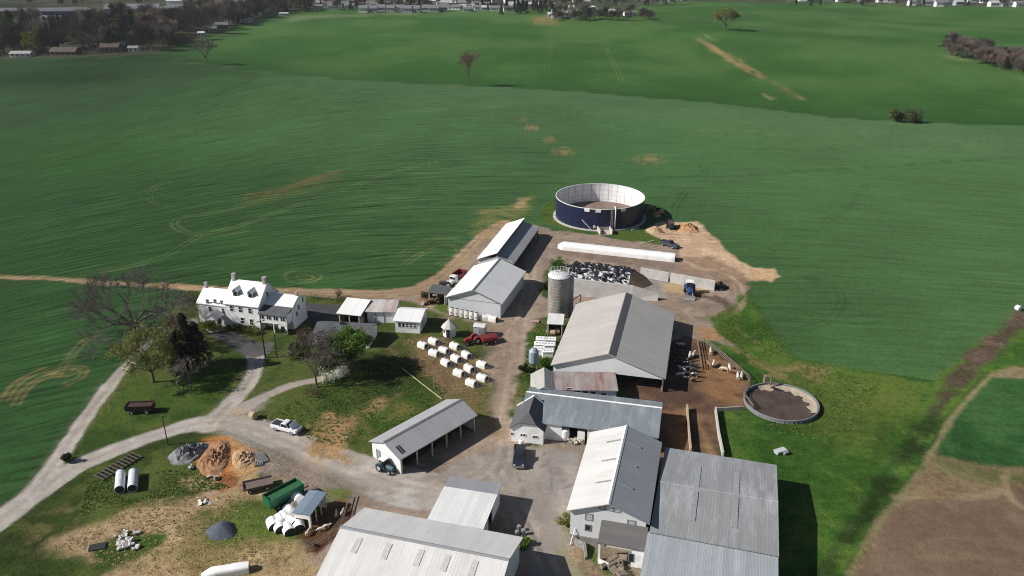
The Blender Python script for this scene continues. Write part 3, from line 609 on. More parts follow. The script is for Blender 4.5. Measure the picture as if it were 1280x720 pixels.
# ------------------------------------------------------------------ buildings
class Bld:
    """gabled building from three eave corners seen in the photo; local y runs along the ridge, x across it"""
    def __init__(s, name, label, cat, fl, fr, bk, side, he, hr=None, apex=None, axis='l', ov=.35, rx=0., he2=None, group=None, zbase=0.):
        A, B, C = P(*fl, he), P(*fr, he), P(*bk, he)
        l = (C-A) if side == 'l' else (C-B); w = B-A
        a = (math.atan2(l.y, l.x)+math.atan2(w.y, w.x)+math.pi/2)/2
        lh = Vector((math.cos(a), math.sin(a), 0)); wh = Vector((math.sin(a), -math.cos(a), 0))
        W, L = w.dot(wh), l.dot(lh); M = (A+B)/2; c = M+lh*L/2; c.z = 0
        if side == 'r': pass
        if axis == 'l': s.sx, s.sy, rz = W, L, a-math.pi/2
        else: s.sx, s.sy, rz = L, W, a-math.pi
        if axis == 'w': rz = a-math.pi       # local y = to the right, local +x = towards the viewer
        s.rz = rz; s.c = c; s.he = he; s.he2 = he if he2 is None else he2; s.ov = ov; s.rx = rx*s.sx/2
        s.M = Matrix.Translation(c) @ Matrix.Rotation(rz, 4, 'Z')
        if apex:                              # ('y-' or 'y+', picture row) of a ridge end
            lo, hi = he, he+15
            for _ in range(40):
                m = (lo+hi)/2
                p = s.M @ Vector((s.rx, -s.sy/2 if apex[0] == 'y-' else s.sy/2, m))
                if proj_y(p) > apex[1]: lo = m
                else: hi = m
            hr = lo
        s.hr = hr
        s.root = thing(name, label, cat, c, rz, group)
        s.wx, s.wy = s.sx/2-ov, s.sy/2-ov
    def zr(s, x):
        """underside of the roof at x"""
        if x < s.rx: t = (x+s.sx/2)/(s.rx+s.sx/2); return s.he2+(s.hr-s.he2)*t
        t = (s.sx/2-x)/(s.sx/2-s.rx); return s.he+(s.hr-s.he)*t
    def roof(s, mat, th=.14, name='roof', right=None, cap=None, y0=None, y1=None):
        y0 = -s.sy/2 if y0 is None else y0; y1 = s.sy/2 if y1 is None else y1
        X0, X1 = -s.sx/2, s.sx/2; out = []
        for k, (xa, za, mt) in enumerate(((X0, s.he2, mat), (X1, s.he, right or mat))):
            m = MB(); pts = [(xa, y0, za), (s.rx, y0, s.hr), (s.rx, y0, s.hr+th), (xa, y0, za+th)]
            m.prism(pts, (0, y1-y0, 0)); out.append(m)
        if right is None:
            m = MB(); m.add(out[0].v, out[0].f); m.add(out[1].v, out[1].f); s.roof_o = m.build(name, mat, s.root)
        else:
            s.roof_o = out[0].build(name, mat, s.root); out[1].build(name, right, s.root)
        if cap:
            m = MB()
            m.prism([(s.rx-.28, y0-.01, s.hr+th-.06), (s.rx, y0-.01, s.hr+th+.10), (s.rx+.28, y0-.01, s.hr+th-.06)], (0, y1-y0+.02, 0)); m.build('ridge_cap', cap, s.roof_o)
        return s.roof_o
    def vent(s, mat, w=1.2, h=.35):
        m = MB(); xa, xb = s.rx+.12, s.rx+.12+w; m.prism([(xa, -s.sy/2+.03, s.zr(xa)+.1), (xb, -s.sy/2+.03, s.zr(xb)+.1), (xb, -s.sy/2+.03, s.zr(xb)+.1+h), (xa, -s.sy/2+.03, s.zr(xa)+.1+h)], (0, s.sy-.06, 0)); return m.build('ridge_vent', mat, s.root)
    def panel(s, m, side, u0, u1, z0=0., z1=None, t=.16):
        """one stretch of wall; u along the wall in metres from its middle"""
        if side[0] == 'y':
            y = s.wy if side == 'y+' else -s.wy; yi = y-t if side == 'y+' else y+t
            xs = [u0]+([s.rx] if u0 < s.rx < u1 and z1 is None else [])+[u1]
            top = [(x, y, (s.zr(x)-.01 if z1 is None else z1)) for x in xs[::-1]]
            m.prism([(u0, y, z0), (u1, y, z0)]+top, (0, yi-y, 0))
        else:
            x = s.wx if side == 'x+' else -s.wx; xi = x-t if side == 'x+' else x+t
            zt = s.zr(x)-.02 if z1 is None else z1
            m.box(((x+xi)/2, (u0+u1)/2, (z0+zt)/2), (t, u1-u0, zt-z0))
    def walls(s, mat, spec=None, name='wall', t=.16):
        spec = spec or {}; m = MB()
        for sd in ('y-', 'y+', 'x-', 'x+'):
            h = s.wx if sd[0] == 'y' else s.wy-t-.004
            for p in spec.get(sd, [(-h, h)]):
                p = list(p); p[0] = max(p[0], -h); p[1] = min(p[1], h); s.panel(m, sd, *p, t=t)
        s.wall_o = m.build(name, mat, s.root); return s.wall_o
    def hit(s, side, px, py):
        """where a photo pixel falls on a wall: (u, z)"""
        Mi = s.M.inverted(); o = Mi @ Vector((0, 0, ALT)); d = Mi.to_3x3() @ Vector(ray(px, py))
        k = 1 if side[0] == 'y' else 0; v = (s.wy if k else s.wx)*(1 if side[1] == '+' else -1)
        t = (v-o[k])/d[k]; q = o+d*t
        return (q.x if k else q.y), q.z
    def opening(s, side, u, z, w, h, frame=M_TRIM, pane=M_GLASS, name='window', fr=.09, bars=True, label=None):
        sg = 1 if side[1] == '+' else -1; m = MB(); g_ = MB()
        def bx(mm, du, dz, a, b_, d, off):
            if side[0] == 'y': mm.box((u+du, sg*(s.wy+off), z+dz), (a, d, b_))
            else: mm.box((sg*(s.wx+off), u+du, z+dz), (d, a, b_))
        for du in (-w/2, w/2): bx(m, du, 0, fr, h+fr, .07, .03)
        for dz in (-h/2, h/2): bx(m, 0, dz, w-fr-.002, fr, .066, .03)
        if bars: bx(m, 0, 0, w-fr-.002, fr*.6, .05, .035)
        o = m.build(name, frame, s.root); bx(g_, 0, 0, w-.02, h-.02, .02, .012); g_.build('pane' if name == 'window' else 'leaf', pane, o)
        if label: o['label'] = label
        return o
    def win(s, side, px, py, w, h, **k):
        u, z = s.hit(side, px, py); return s.opening(side, u, z, w, h, **k)
    def door(s, side, u, w, h, mat, frame=M_TRIM, z0=0.): return s.opening(side, u, z0+h/2+.02, w, h, frame=frame, pane=mat, name='door', bars=False)
    def posts(s, side, n, mat, r=.12, name='post'):
        for k in range(n):
            u = -1+2*k/(n-1) if n > 1 else 0
            m = MB()
            if side[0] == 'x': xx = s.wx*(1 if side == 'x+' else -1); zz = s.zr(xx); m.box((xx, u*(s.wy-.2), zz/2-.02), (2*r, 2*r, zz))
            else: yy = s.wy*(1 if side == 'y+' else -1); xx = u*(s.wx-.2); zz = s.zr(xx); m.box((xx, yy, zz/2-.02), (2*r, 2*r, zz))
            m.build(name, mat, s.root)
    def strip(s, name, mat, xa, xb, y, w, th=.05, up=.16, parent=None):
        """a panel lying on the roof between x positions xa and xb"""
        m = MB(); pts = [(xa, y-w/2, s.zr(xa)+up), (xb, y-w/2, s.zr(xb)+up), (xb, y-w/2, s.zr(xb)+up+th), (xa, y-w/2, s.zr(xa)+up+th)]
        m.prism(pts, (0, w, 0)); return m.build(name, mat, parent or s.root)

# --- white farmhouse: main block, lower left wing, right ell with enclosed porch, front portico. One building, one thing.
h = Bld('farmhouse', 'large white farmhouse with dormers and chimneys under a bright white metal roof', 'house', (278.4,379.8), (322.8,385.4), (348.8,365), 'r', 5.4, apex=('y+', 354), axis='w', ov=.25)
h.roof(M_WHITE, th=.15); h.walls(M_WALLW)
for px, py in ((289.5,385.5), (300.5,387), (312.6,388.6)): h.win('x+', px, py, .85, 1.25)
for px, py in ((303.3,400.5), (314.6,402.6)): h.win('x+', px, py, .85, 1.4)
h.win('y+', 333.8, 367.5, .8, 1.2); h.win('y+', 327.5, 388, .8, 1.3)
def chimney(b, x, y, w=.75, top=1.5, parent=None):
    m = MB(); zb = b.zr(x)-.3; zt = b.hr+top
    m.box((x, y, (zb+zt)/2), (w, w*.8, zt-zb)); m.box((x, y, zt+.06), (w*1.15, w*.95, .12)); return m.build('chimney', M_BRICK, parent or b.roof_o)
chimney(h, 0, -h.sy/2+.6, .8, 1.3); chimney(h, 0, h.sy/2-.6, .8, 1.2)
def dormer(b, y, w=1.25):
    x0 = b.sx*.33; x1 = b.sx*.10; zf = b.zr(x0)+.15; wt = 1.15
    d = MB(); d.prism([(x0, y-w/2, zf-.2), (x0, y+w/2, zf-.2), (x0, y+w/2, zf+wt), (x0, y, zf+wt+.5), (x0, y-w/2, zf+wt)], (-(x0-x1)-.6, 0, 0))
    o = d.build('dormer', M_GTRIM, b.roof_o)
    r = MB()
    for sg in (-1, 1):
        r.prism([(x0+.15, y, zf+wt+.52), (x0+.15, y+sg*(w/2+.15), zf+wt-.06), (x0+.15, y+sg*(w/2+.15), zf+wt+.04), (x0+.15, y, zf+wt+.62)], (-(x0-x1)-1.2, 0, 0))
    r.build('dormer_roof', M_WHITE, o)
    g_ = MB(); g_.box((x0+.02, y, zf+.5), (.05, .6, .85)); g_.build('pane', M_GLASS, o)
dormer(h, -h.sy*.22); dormer(h, h.sy*.2)
class Sub(Bld):
    """a wing of an existing building, given in the parent's local axes"""
    def __init__(s, par, cx, cy, sx, sy, he, hr, ov=.2, rx=0., he2=None, turn=0.):
        s.sx, s.sy, s.he, s.hr, s.ov = sx, sy, he, hr, ov; s.he2 = he if he2 is None else he2; s.rx = rx*sx/2
        s.M = par.M @ Matrix.Translation((cx, cy, 0)) @ Matrix.Rotation(turn, 4, 'Z'); s.root = bpy.data.objects.new('wing', None); s.pending = (par, cx, cy, turn)
        s.wx, s.wy = sx/2-ov, sy/2-ov; s.parts = []
    def place(s):
        """hand the wing's meshes to the parent building"""
        par, cx, cy, turn = s.pending; T = Matrix.Translation((cx, cy, 0)) @ Matrix.Rotation(turn, 4, 'Z')
        for o in list(s.root.children):
            def rec(o):
                o.data.transform(T)
                for c in o.children: rec(c)
            rec(o); o.parent = par.root
        bpy.data.objects.remove(s.root)
def loc_of(b, px, py, z): return b.M.inverted() @ P(px, py, z)
a = loc_of(h, 255,372.5, 4.4); b2 = loc_of(h, 279.4,376, 4.4)
w = Sub(h, h.sx*.02, (-h.sy/2+.25+a.y)/2-.02, h.sx*.82, (-h.sy/2+.25)-a.y, 4.4, 6.75, ov=.2)
w.roof(M_WHITE, th=.13); w.walls(M_WALLW, {'y+': []})
for px, py in ((259.6,376.6), (269,376.6), (277.5,378)): w.win('x+', px, py, .75, .9)
for px, py in ((262.8,386.2), (279.3,388.5)): w.win('x+', px, py, .75, 1.2)
u, z = w.hit('x+', 271, 389); w.door('x+', u, .9, 2.0, M_GLASS)
chimney(w, 0, -w.sy/2+.6, .6, 1.1, w.roof_o); w.place()
e1 = loc_of(h, 352,382, 4.6); e2 = loc_of(h, 371,384.5, 4.6)
ew = max(5.2, e2.y-h.sy/2); ecx = min(e1.x, e2.x)
ell = Sub(h, -1.1, h.sy/2-.2+ew/2, 6.4, ew, 4.9, 6.6, ov=.2); ell.roof(M_WHITE, th=.13); ell.walls(M_WALLW, {'y-': []})
for px, py in ((373.2,384), (378.3,374.5), (371,392)): ell.win('y+', px, py, .7, 1.1)
chimney(ell, 0, ell.sy/2-.5, .5, .7, ell.roof_o); ell.place()
# two-storey porch along the ell: glazed upper floor under a dark shingled roof, open below
px0 = h.sx*0+2.0; pd = 2.5; py0 = h.sy/2-.2; pl = ew-.2
m = MB(); m.prism([(px0-.1, py0, 5.05), (px0+pd+.25, py0, 4.2), (px0+pd+.25, py0, 4.34), (px0-.1, py0, 5.19)], (0, pl+.1, 0)); m.build('porch_roof', M_SHING, h.root)
m = MB(); m.box((px0+pd-.08, py0+pl/2, 3.32), (.16, pl, 1.9)); m.box((px0+pd/2, py0+pl-.08, 3.4), (pd-.17, .16, 2.0)); m.box((px0+pd/2, py0+pl/2, 2.30), (pd, pl, .14)); ph = m.build('porch_room', M_WALLW, h.root)
for k in range(4):
    yy = py0+pl*(k+.5)/4; m = MB(); m.box((px0+pd+.02, yy, 3.55), (.06, 1.1, 1.0)); wo = m.build('window', M_TRIM, ph)
    for d in (-.27, .27): m = MB(); m.box((px0+pd+.035, yy+d, 3.55), (.06, .44, .8)); m.build('pane', M_GLASS, wo)
for k in range(3):
    m = MB(); m.box((px0+pd-.12, py0+.3+(pl-.45)*k/2, 1.1), (.2, .2, 2.2)); m.build('porch_post', M_TRIM, h.root)
m = MB(); m.box((px0+pd-.1, py0+pl-1.1, 1.05), (.1, 1.9, 2.1)); pr = m.build('porch_panel', M_WALLW, h.root)
m = MB(); m.box((px0+pd-.03, py0+pl-1.1, 1.2), (.05, .8, 1.3)); m.build('pane', M_GLASS, pr)
# portico
pq = loc_of(h, 286,399, 0); pxw = 2.9
py_ = pq.y; x0 = h.sx/2-.25; x1 = x0+2.9
m = MB()
for sg in (-1, 1): m.prism([(x0+.02, py_, 3.75), (x0+.02, py_+sg*pxw/2, 2.85), (x0+.02, py_+sg*pxw/2, 2.95), (x0+.02, py_, 3.85)], (x1-x0+.2, 0, 0))
m.build('portico_roof', sheet('grey_white_metal', (.5, .5, .5), rough=.5), h.root)
m = MB(); m.prism([(x1, py_-pxw/2+.1, 2.8), (x1, py_+pxw/2-.1, 2.8), (x1, py_, 3.7)], (.1, 0, 0)); m.box((x0+1.45, py_+pxw/2-.2, 2.7), (2.9, .12, .2)); m.box((x0+1.45, py_-pxw/2+.2, 2.7), (2.9, .12, .2)); m.build('portico_gable', M_TRIM, h.root)
for sg in (-1, 1):
    m = MB(); m.box((x1-.15, py_+sg*(pxw/2-.22), 1.4), (.22, .22, 2.8)); m.build('portico_post', M_TRIM, h.root)
m = MB(); m.box((x0+1.5, py_, .15), (3., pxw+.1, .3)); m.box((x1+.3, py_, .08), (.5, 1.4, .16)); m.build('portico_floor', M_CONC, h.root)
h.opening('x+', py_, 1.25, 1., 2.1, name='door', pane=M_DARK, bars=False)

# --- outbuildings east of the house
b = Bld('open_shed', 'open-fronted shed under a sloping bright white roof beside the dark paved yard', 'shed', (422,390.5), (449,397.2), (429.4,375), 'l', 2.4, hr=3.6, axis='w', rx=-.85, he2=3.3)
b.roof(M_WHITE); b.walls(M_WALLB, {'x+': []}); b.posts('x+', 3, M_WOODL, .1)
b = Bld('long_shed', 'long low shed with dark grey shingles behind the light green tree', 'shed', (391,416.5), (460,427.5), (396,398), 'l', 2.3, apex=('y-', 402.5), axis='w', rx=-.3)
b.roof(M_SHING); b.walls(M_WALLW, {'x+': [(-b.wy+.2, -b.wy+6.5), (-b.wy+9.5, b.wy-.2)]})
for k in (1.2, 4.2): b.opening('x+', -b.wy+k, 1.2, .8, .9)
m = MB(); m.box((b.rx+.5, -b.sy*.06, b.hr+.1), (.5, .7, 1.1)); m.build('chimney', M_DARK, b.roof_o)
b = Bld('storage_shed', 'long pale shed with a rust-streaked two-part roof between two white-roofed sheds', 'shed', (457,388.8), (494,392.5), (458.5,373), 'l', 2.6, apex=('y-', 375.5), axis='w', rx=-.4)
b.roof(M_RUST2, y1=b.sy*.05); b.roof(sheet('rust_streaked_metal_b', (.5, .47, .45), stain=(.3, .18, .13), amt=.85, rough=.7, lines=.2), y0=b.sy*.05+.02, th=.2); b.walls(M_WALLW2)
for k in (.3, .62): b.opening('x+', -b.wy+2*b.wy*k, 1.2, .12, 2.2, frame=M_GTRIM, name='door', pane=M_GTRIM, bars=False)
b = Bld('window_shed', 'small white shed with a row of windows and a door in its end wall', 'shed', (491.3,401), (525.5,404.2), (499,383.5), 'l', 2.7, apex=('y-', 386), axis='w', rx=-.25)
b.roof(M_WHITE); b.walls(M_WALLW)
for k in range(5): b.opening('x+', -b.wy+1.0+k*.82, 1.75, .62, .95, pane=M_GLASS, bars=False)
b.opening('x+', b.wy-1.9, 1.8, 2.3, 1.1, pane=M_LGLASS); b.door('y+', .8, 1.6, 2.1, M_GTRIM); b.opening('y+', -1.1, 1.3, .7, 1.1)
b = Bld('machine_shelter', 'small open shelter with a flat black roof behind the rusty scrap', 'shed', (534.5,365.5), (557,369), (539.5,357.5), 'l', 2.6, hr=3.1, axis='w', rx=-.97, he2=3.0, ov=.2)
b.roof(M_GREYR, th=.1); b.walls(M_WALLB, {'x+': [(-b.wy, -b.wy+.3)], 'y+': [(-b.wx, b.wx, 0, 2.5)]}); b.posts('x+', 3, M_WOODL, .09)
# octagonal summerhouse
c = P(562, 419); t = thing('summerhouse', 'little eight-sided white garden house with a pointed grey roof', 'gazebo', c, R(12))
m = MB(); m.lathe([(0, 0.02), (1.35, 0.02), (1.35, 2.1), (0, 2.1)], 8); m.build('wall', M_WALLW, t)
m = MB(); m.lathe([(1.75, 2.0), (1.75, 2.1), (.12, 3.7), (0, 3.75)], 8); ro = m.build('roof', M_RUST2, t)
m = MB(); m.lathe([(.0, 4.15), (.08, 4.05), (.05, 3.9), (.12, 3.6)], 8); m.build('finial', M_TRIM, ro)
m = MB(); m.box((-.45, -1.2, 1.0), (.75, .1, 1.8), rz=R(-22)); m.build('doorway', M_DARK, t)
for an in (0, 45, 180):
    m = MB(); m.box((1.25*math.cos(R(an+22.5)), 1.25*math.sin(R(an+22.5)), 1.3), (.08, .55, .8), rz=R(an+22.5)); m.build('window', M_GLASS, t)

# --- barns north of the yard
b = Bld('pole_barn', 'pale grey gabled pole barn with a row of calf hutches along its front wall', 'barn', (557,371.5), (627,381.5), (653.5,340), 'r', 3.5, apex=('y-', 363), axis='l', ov=.5)
b.roof(M_WHITE, cap=M_GTRIM); b.walls(M_WALLG, {'y+': [(-b.wx, b.wx)]})
m = MB(); m.prism([(-b.wx, -b.wy-.03, 3.35), (b.wx, -b.wy-.03, 3.35), (b.wx, -b.wy-.03, 3.47), (-b.wx, -b.wy-.03, 3.47)], (0, .028, 0)); m.build('trim_band', M_GTRIM, b.root)
for xx in (-b.sx/2, b.sx/2):
    z = b.he; m = MB(); y = -b.sy/2-.03; m.prism([(xx, y, z-.12), (b.rx, y, b.hr-.12), (b.rx, y, b.hr+.14), (xx, y, z+.14)], (0, .026, 0)); m.build('verge_board', M_GTRIM, b.roof_o)
PB = b
b = Bld('long_open_shed', 'long shed with a brilliant white roof slope and a lower grey slope', 'shed', (595.6,324.5), (642.5,329.3), (631,280), 'l', 3.0, apex=('y-', 319.5), axis='l', rx=.12, ov=.4)
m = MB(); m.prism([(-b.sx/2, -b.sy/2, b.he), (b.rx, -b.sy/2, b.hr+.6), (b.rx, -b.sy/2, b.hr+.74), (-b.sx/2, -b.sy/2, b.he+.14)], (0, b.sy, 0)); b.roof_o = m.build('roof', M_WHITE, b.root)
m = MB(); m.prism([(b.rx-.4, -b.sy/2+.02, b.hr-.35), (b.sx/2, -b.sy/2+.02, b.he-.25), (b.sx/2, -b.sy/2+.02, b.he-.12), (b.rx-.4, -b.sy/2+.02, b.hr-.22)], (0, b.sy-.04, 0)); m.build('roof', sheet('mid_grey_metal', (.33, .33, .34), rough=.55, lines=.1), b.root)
m = MB(); m.box((b.rx-.3, 0, b.hr+.13), (.1, b.sy-.5, .66)); m.build('clerestory', M_GREYR, b.root)
b.hr -= .45; b.walls(M_WALLG, {'x+': [], 'y-': [(-b.wx, b.wx)]}); b.posts('x+', 7, M_WOOD, .1)

b = Bld('freestall_barn', 'very large cattle barn with a pale beige left roof slope and pale front gable', 'barn', (688.4,456.5), (832,475), (840,392.5), 'r', 3.1, apex=('y-', 443), axis='l', ov=.5)
b.roof(M_BEIGE); b.vent(M_GREYR, 1.25, .09)
b.walls(M_WALLW2, {'y-': [(-b.wx, 1.2), (1.2+.004, b.wx, 2.7)], 'x+': [(-b.wy, b.wy, 0, .9)], 'x-': [(-b.wy, b.wy, 0, 1.0), (-b.wy, b.wy, 2.5)]})
b.posts('x+', 8, M_WOOD, .12); b.posts('x-', 8, M_WOOD, .12)
FB = b
b = Bld('rusty_roof_building', 'low white building with a rust-patched roof in front of the big beige barn', 'barn', (684.7,485), (773.5,492.3), (678.2,462), 'l', 2.9, apex=('y+', 474), axis='w', ov=.3, rx=-.2)
b.roof(M_RUST); b.walls(M_WALLW)
for px, py in ((711.5,487), (722,489), (731.5,490.3), (741,491.5), (754.5,493.5)): b.win('x+', px, py, 1., .8, bars=False)
wg = Sub(b, b.sx*.12, -b.sy/2-.6, 5.0, b.sx*1.05, 2.6, 4.1, ov=.25, turn=math.pi/2); wg.roof(sheet('lichen_grey_metal', (.4, .4, .37), stain=(.3, .28, .24), amt=.5, rough=.7)); wg.walls(M_WALLW); wg.place()
b = Bld('tie_stall_barn', 'long blue-grey zinc-roofed barn with a white ridge line', 'barn', (646,525), (823.4,549), (827.3,504), 'r', 3.1, apex=('y+', 510.5), axis='w', ov=.35, rx=-.42)
b.roof(M_BLUEZ, cap=M_TRIM); b.walls(M_WALLW, {'x+': [(-b.wy, -b.wy+7.2), (-b.wy+11.4, b.wy)]})
m = MB(); m.box((b.wx-.3, -b.wy+10.4, 1.2), (.5, 1.2, 2.2)); m.build('feed_door', M_WALLW, b.root)
b = Bld('milk_house', 'small white milk house with a dark hipped-front roof facing the apron', 'shed', (636.5,535.8), (681,541.5), (686.8,516.5), 'r', 2.5, apex=('y-', 523), axis='l', ov=.3)
cut = 2.6; X0, X1 = -b.sx/2, b.sx/2; y0 = -b.sy/2; y1 = b.sy/2+1.0; r = MB(); zc = b.he+(b.hr-b.he)*.52; xc = X1*.48
top = lambda pts: [tuple(p) for p in pts]
for sg in (-1, 1):
    q = [(sg*X1, y0, b.he), (sg*xc, y0, zc), (0, y0+1.7, b.hr), (0, y1, b.hr), (sg*X1, y1, b.he)]
    if sg < 0: q = q[::-1]
    r.prism(q, (0, 0, .14))
r.prism([(-xc, y0, zc), (xc, y0, zc), (0, y0+1.7, b.hr)], (0, 0, .14)); b.roof_o = r.build('roof', M_GREYR, b.root)
mw = MB(); mw.prism([(-b.wx, -b.wy, 0), (b.wx, -b.wy, 0), (b.wx, -b.wy, b.zr(b.wx)-.02), (xc, -b.wy, zc-.02), (-xc, -b.wy, zc-.02), (-b.wx, -b.wy, b.zr(b.wx)-.02)], (0, .16, 0))
for sg in (-1, 1): mw.box((sg*(b.wx-.08), .3, (b.zr(b.wx)-.02)/2), (.16, 2*b.wy+.3, b.zr(b.wx)-.02))
b.wall_o = mw.build('wall', M_WALLW, b.root)
for px, py in ((640.2,542), (652,543.5), (655.5,543.9), (667.2,545.9), (670.5,546.3)): b.win('y-', px, py, .42, .5, bars=False, fr=.07)
m = MB(); m.prism([(X0, y1-.3, b.he+.16), (0, y1-.3, b.hr+.16), (0, y1-.3, b.hr+.26), (X0, y1-.3, b.he+.26)], (0, .4, 0)); m.prism([(X1, y1-.3, b.he+.16), (0, y1-.3, b.hr+.16), (0, y1-.3, b.hr+.26), (X1, y1-.3, b.he+.26)], (0, .4, 0)); m.build('verge_board', M_TRIM, b.roof_o)

# --- white bank barn and the grey barn beside it
b = Bld('bank_barn', 'tall white bank barn with a stone footing and an open lean-to at its front', 'barn', (708,639), (812,656.3), (827.8,554), 'r', 5.2, apex=('y-', 631), axis='l', ov=.5)
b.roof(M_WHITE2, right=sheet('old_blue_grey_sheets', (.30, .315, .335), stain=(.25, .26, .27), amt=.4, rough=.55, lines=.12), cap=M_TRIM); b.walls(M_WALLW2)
m = MB(); m.box((-b.wx+2.4, -b.wy-.06, .45), (4.8, .2, 1.3)); m.box((-b.wx-.05, -1, .35), (.2, 2*b.wy-3, .9)); m.build('stone_footing', M_STONE, b.root)
for px, py, ww, hh, pn in ((736,646,.95,1.05,M_LGLASS), (735,659.5,.8,1.0,M_GLASS), (752.8,633.8,.9,.6,M_LGLASS), (761.5,634.6,1.,.85,M_TRIM), (771.5,638.2,.8,.45,M_LGLASS), (789,656,1.,1.5,M_LGLASS)):
    b.win('y-', px, py, ww, hh, frame=M_GTRIM, pane=pn, fr=.12, bars=False)
for px0, px1, py in ((756,776,554), (753,771,578), (744,765,605)):
    q0 = loc_of(b, px0, py+1.5, 6.2); yy = q0.y
    b.strip('snow_rail', M_SKYL, -b.sx*.22, -.45, yy, .22, .12, .15); b.strip('snow_rail', M_SKYL, .5, b.sx*.24, yy, .22, .12, .15)
BB = b
# lean-to on the front
l0 = loc_of(b, 751,654.5, 4.3); l1 = loc_of(b, 810,662.5, 4.3); l2 = loc_of(b, 747.5,678, 3.1); dep = max(3.2, -(l2.y)-b.wy); xa, xb = l0.x, l1.x
yf = -b.wy-.02; m = MB(); m.prism([(xa, yf, 4.25), (xa, yf-dep, 3.0), (xa, yf-dep, 3.14), (xa, yf, 4.39)], (xb-xa, 0, 0)); m.build('lean_to_roof', sheet('lean_to_dark_metal', (.135, .13, .128), stain=(.2, .19, .185), amt=.45, rough=.6, lines=.25), b.root)
m = MB(); m.box((xa+.25, yf-dep+.3, 1.5), (.28, .28, 3.0)); m.build('post', M_TRIM, b.root)
m = MB(); m.box(((xb-1.6+xb)/2, yf-dep+.25, 1.5), (1.9, .18, 3.)); m.box((xb-.65, yf-dep/2+.2, 1.55), (.18, dep-.4, 3.1)); lw = m.build('lean_to_wall', M_WALLW, b.root)
m = MB(); m.box((xb-1.75, yf-dep+.13, 1.55), (.75, .07, 1.4)); wo = m.build('window', M_GTRIM, lw); m = MB(); m.box((xb-1.75, yf-dep+.10, 1.55), (.6, .05, 1.25)); m.build('pane', M_GLASS, wo)
b = Bld('grey_barn', 'broad low barn with a dull grey zinc roof and two slatted ridge skylights', 'barn', (812,664), (973.7,698), (964.3,582.5), 'r', 4.2, apex=('y+', 627.8), axis='w', ov=.3, rx=-.05)
b.roof(M_GALV, cap=M_GALV); b.walls(M_WALLG, {'y-': [(-b.wx, b.wx)]})
for px in (869, 920):
    q = loc_of(b, px, 620, b.hr)
    b.strip('skylight', M_SKYL, -b.sx*.30, -.35, q.y, .75, .06); s_ = b.strip('skylight', M_SKYL, .3, b.sx*.32, q.y, .75, .06)
    for k in range(14):
        xx = .5+k*(b.sx*.30)/14; b.strip('slat', M_GTRIM, xx, xx+.16, q.y, .7, .03, up=.225, parent=s_)
GB = b
# its corrugated lean-to, running on towards the viewer
x0 = b.sx/2-.02; L2 = 11.5; z0 = b.he-.22; m = MB(); m.prism([(x0-.35, -b.sy/2-.2, z0), (x0+L2, -b.sy/2-.2, z0-1.5), (x0+L2, -b.sy/2-.2, z0-1.38), (x0-.35, -b.sy/2-.2, z0+.12)], (0, b.sy+.15, 0)); m.build('lean_to_roof', M_CORR, b.root)
m = MB()
for sg in (-1, 1): m.prism([(x0, sg*(b.wy), 0), (x0+L2-.4, sg*b.wy, 0), (x0+L2-.4, sg*b.wy, z0-1.5), (x0, sg*b.wy, z0-.05)], (0, -sg*.15, 0))
m.build('lean_to_wall', M_WALLG, b.root)

# --- foreground buildings
b = Bld('white_barn', 'big white-roofed barn with five grey skylights cut by the bottom of the photo', 'barn', (390,735), (628,778), (652.6,671.5), 'r', 3.6, hr=6.2, axis='w', ov=.4)
q1 = P(426,659.3,6.2); q2 = P(636.5,700.5,6.2); q3 = P(452,635.2,4.0); q4 = P(652.6,671.5,4.0)
ydir = (q2-q1).normalized(); bdir = Vector((-ydir.y, ydir.x, 0)); half = ((q3-q1).dot(bdir)+(q4-q2).dot(bdir))/2
bpy.data.objects.remove(b.root)
b.rz = math.atan2(ydir.y, ydir.x)-math.pi/2; b.sy = (q2-q1).length; hw = half; fw = 13.; b.sx = hw+fw; mid = (q1+q2)/2-bdir*((fw-hw)/2); mid.z = 0
b.c = mid; b.M = Matrix.Translation(mid) @ Matrix.Rotation(b.rz, 4, 'Z'); b.rx = -(fw-hw)/2; b.he2 = 4.0; b.he = 6.2-(6.2-4.0)*fw/hw*.85; b.hr = 6.2; b.ov = .4; b.wx, b.wy = b.sx/2-.4, b.sy/2-.4
b.root = thing('white_barn', 'big white-roofed barn with five grey skylights cut by the bottom of the photo', 'barn', mid, b.rz)
b.roof(M_WHITE2, cap=M_GTRIM); b.walls(M_WALLG, {'y+': [(-b.wx, 3), (6, b.wx)]})
for px, py in ((452.3,673), (488.7,681), (529.4,687.5), (562.5,693.5), (596.5,700.5)):
    q = loc_of(b, px, py, 5.6); b.strip('skylight', plain('greyed_skylight', (.50, .50, .49), .5, .15, 2), b.rx+1.0, b.rx+3.2, q.y, .8, .04)
b = Bld('tall_shed', 'shed with a ribbed white front roof slope and a grey back slope', 'shed', (534,650), (604,663), (625,606), 'r', 3.3, apex=('y+', 623.6), axis='w', ov=.3, rx=-.5)
b.roof(sheet('grey_back_sheets', (.27, .28, .295), stain=(.34, .35, .36), amt=.4, rough=.55, lines=.12), right=sheet('ribbed_white_metal', (.72, .72, .71), stain=(.5, .5, .5), amt=.4, rough=.5, panel=.8, ribs=.9, lines=.25)); b.walls(M_WALLW2, {'y+': [(-b.wx, -.6), (-.59, 1.5, 3.0), (1.51, b.wx)]})  # back slope coloured darker grey than the white front
b = Bld('machine_shed', 'grey-roofed open-sided machine shed standing at an angle by the yard', 'shed', (460.6,552.5), (500,576), (598,520), 'r', 2.85, apex=('y-', 553.5), axis='l', ov=.35)
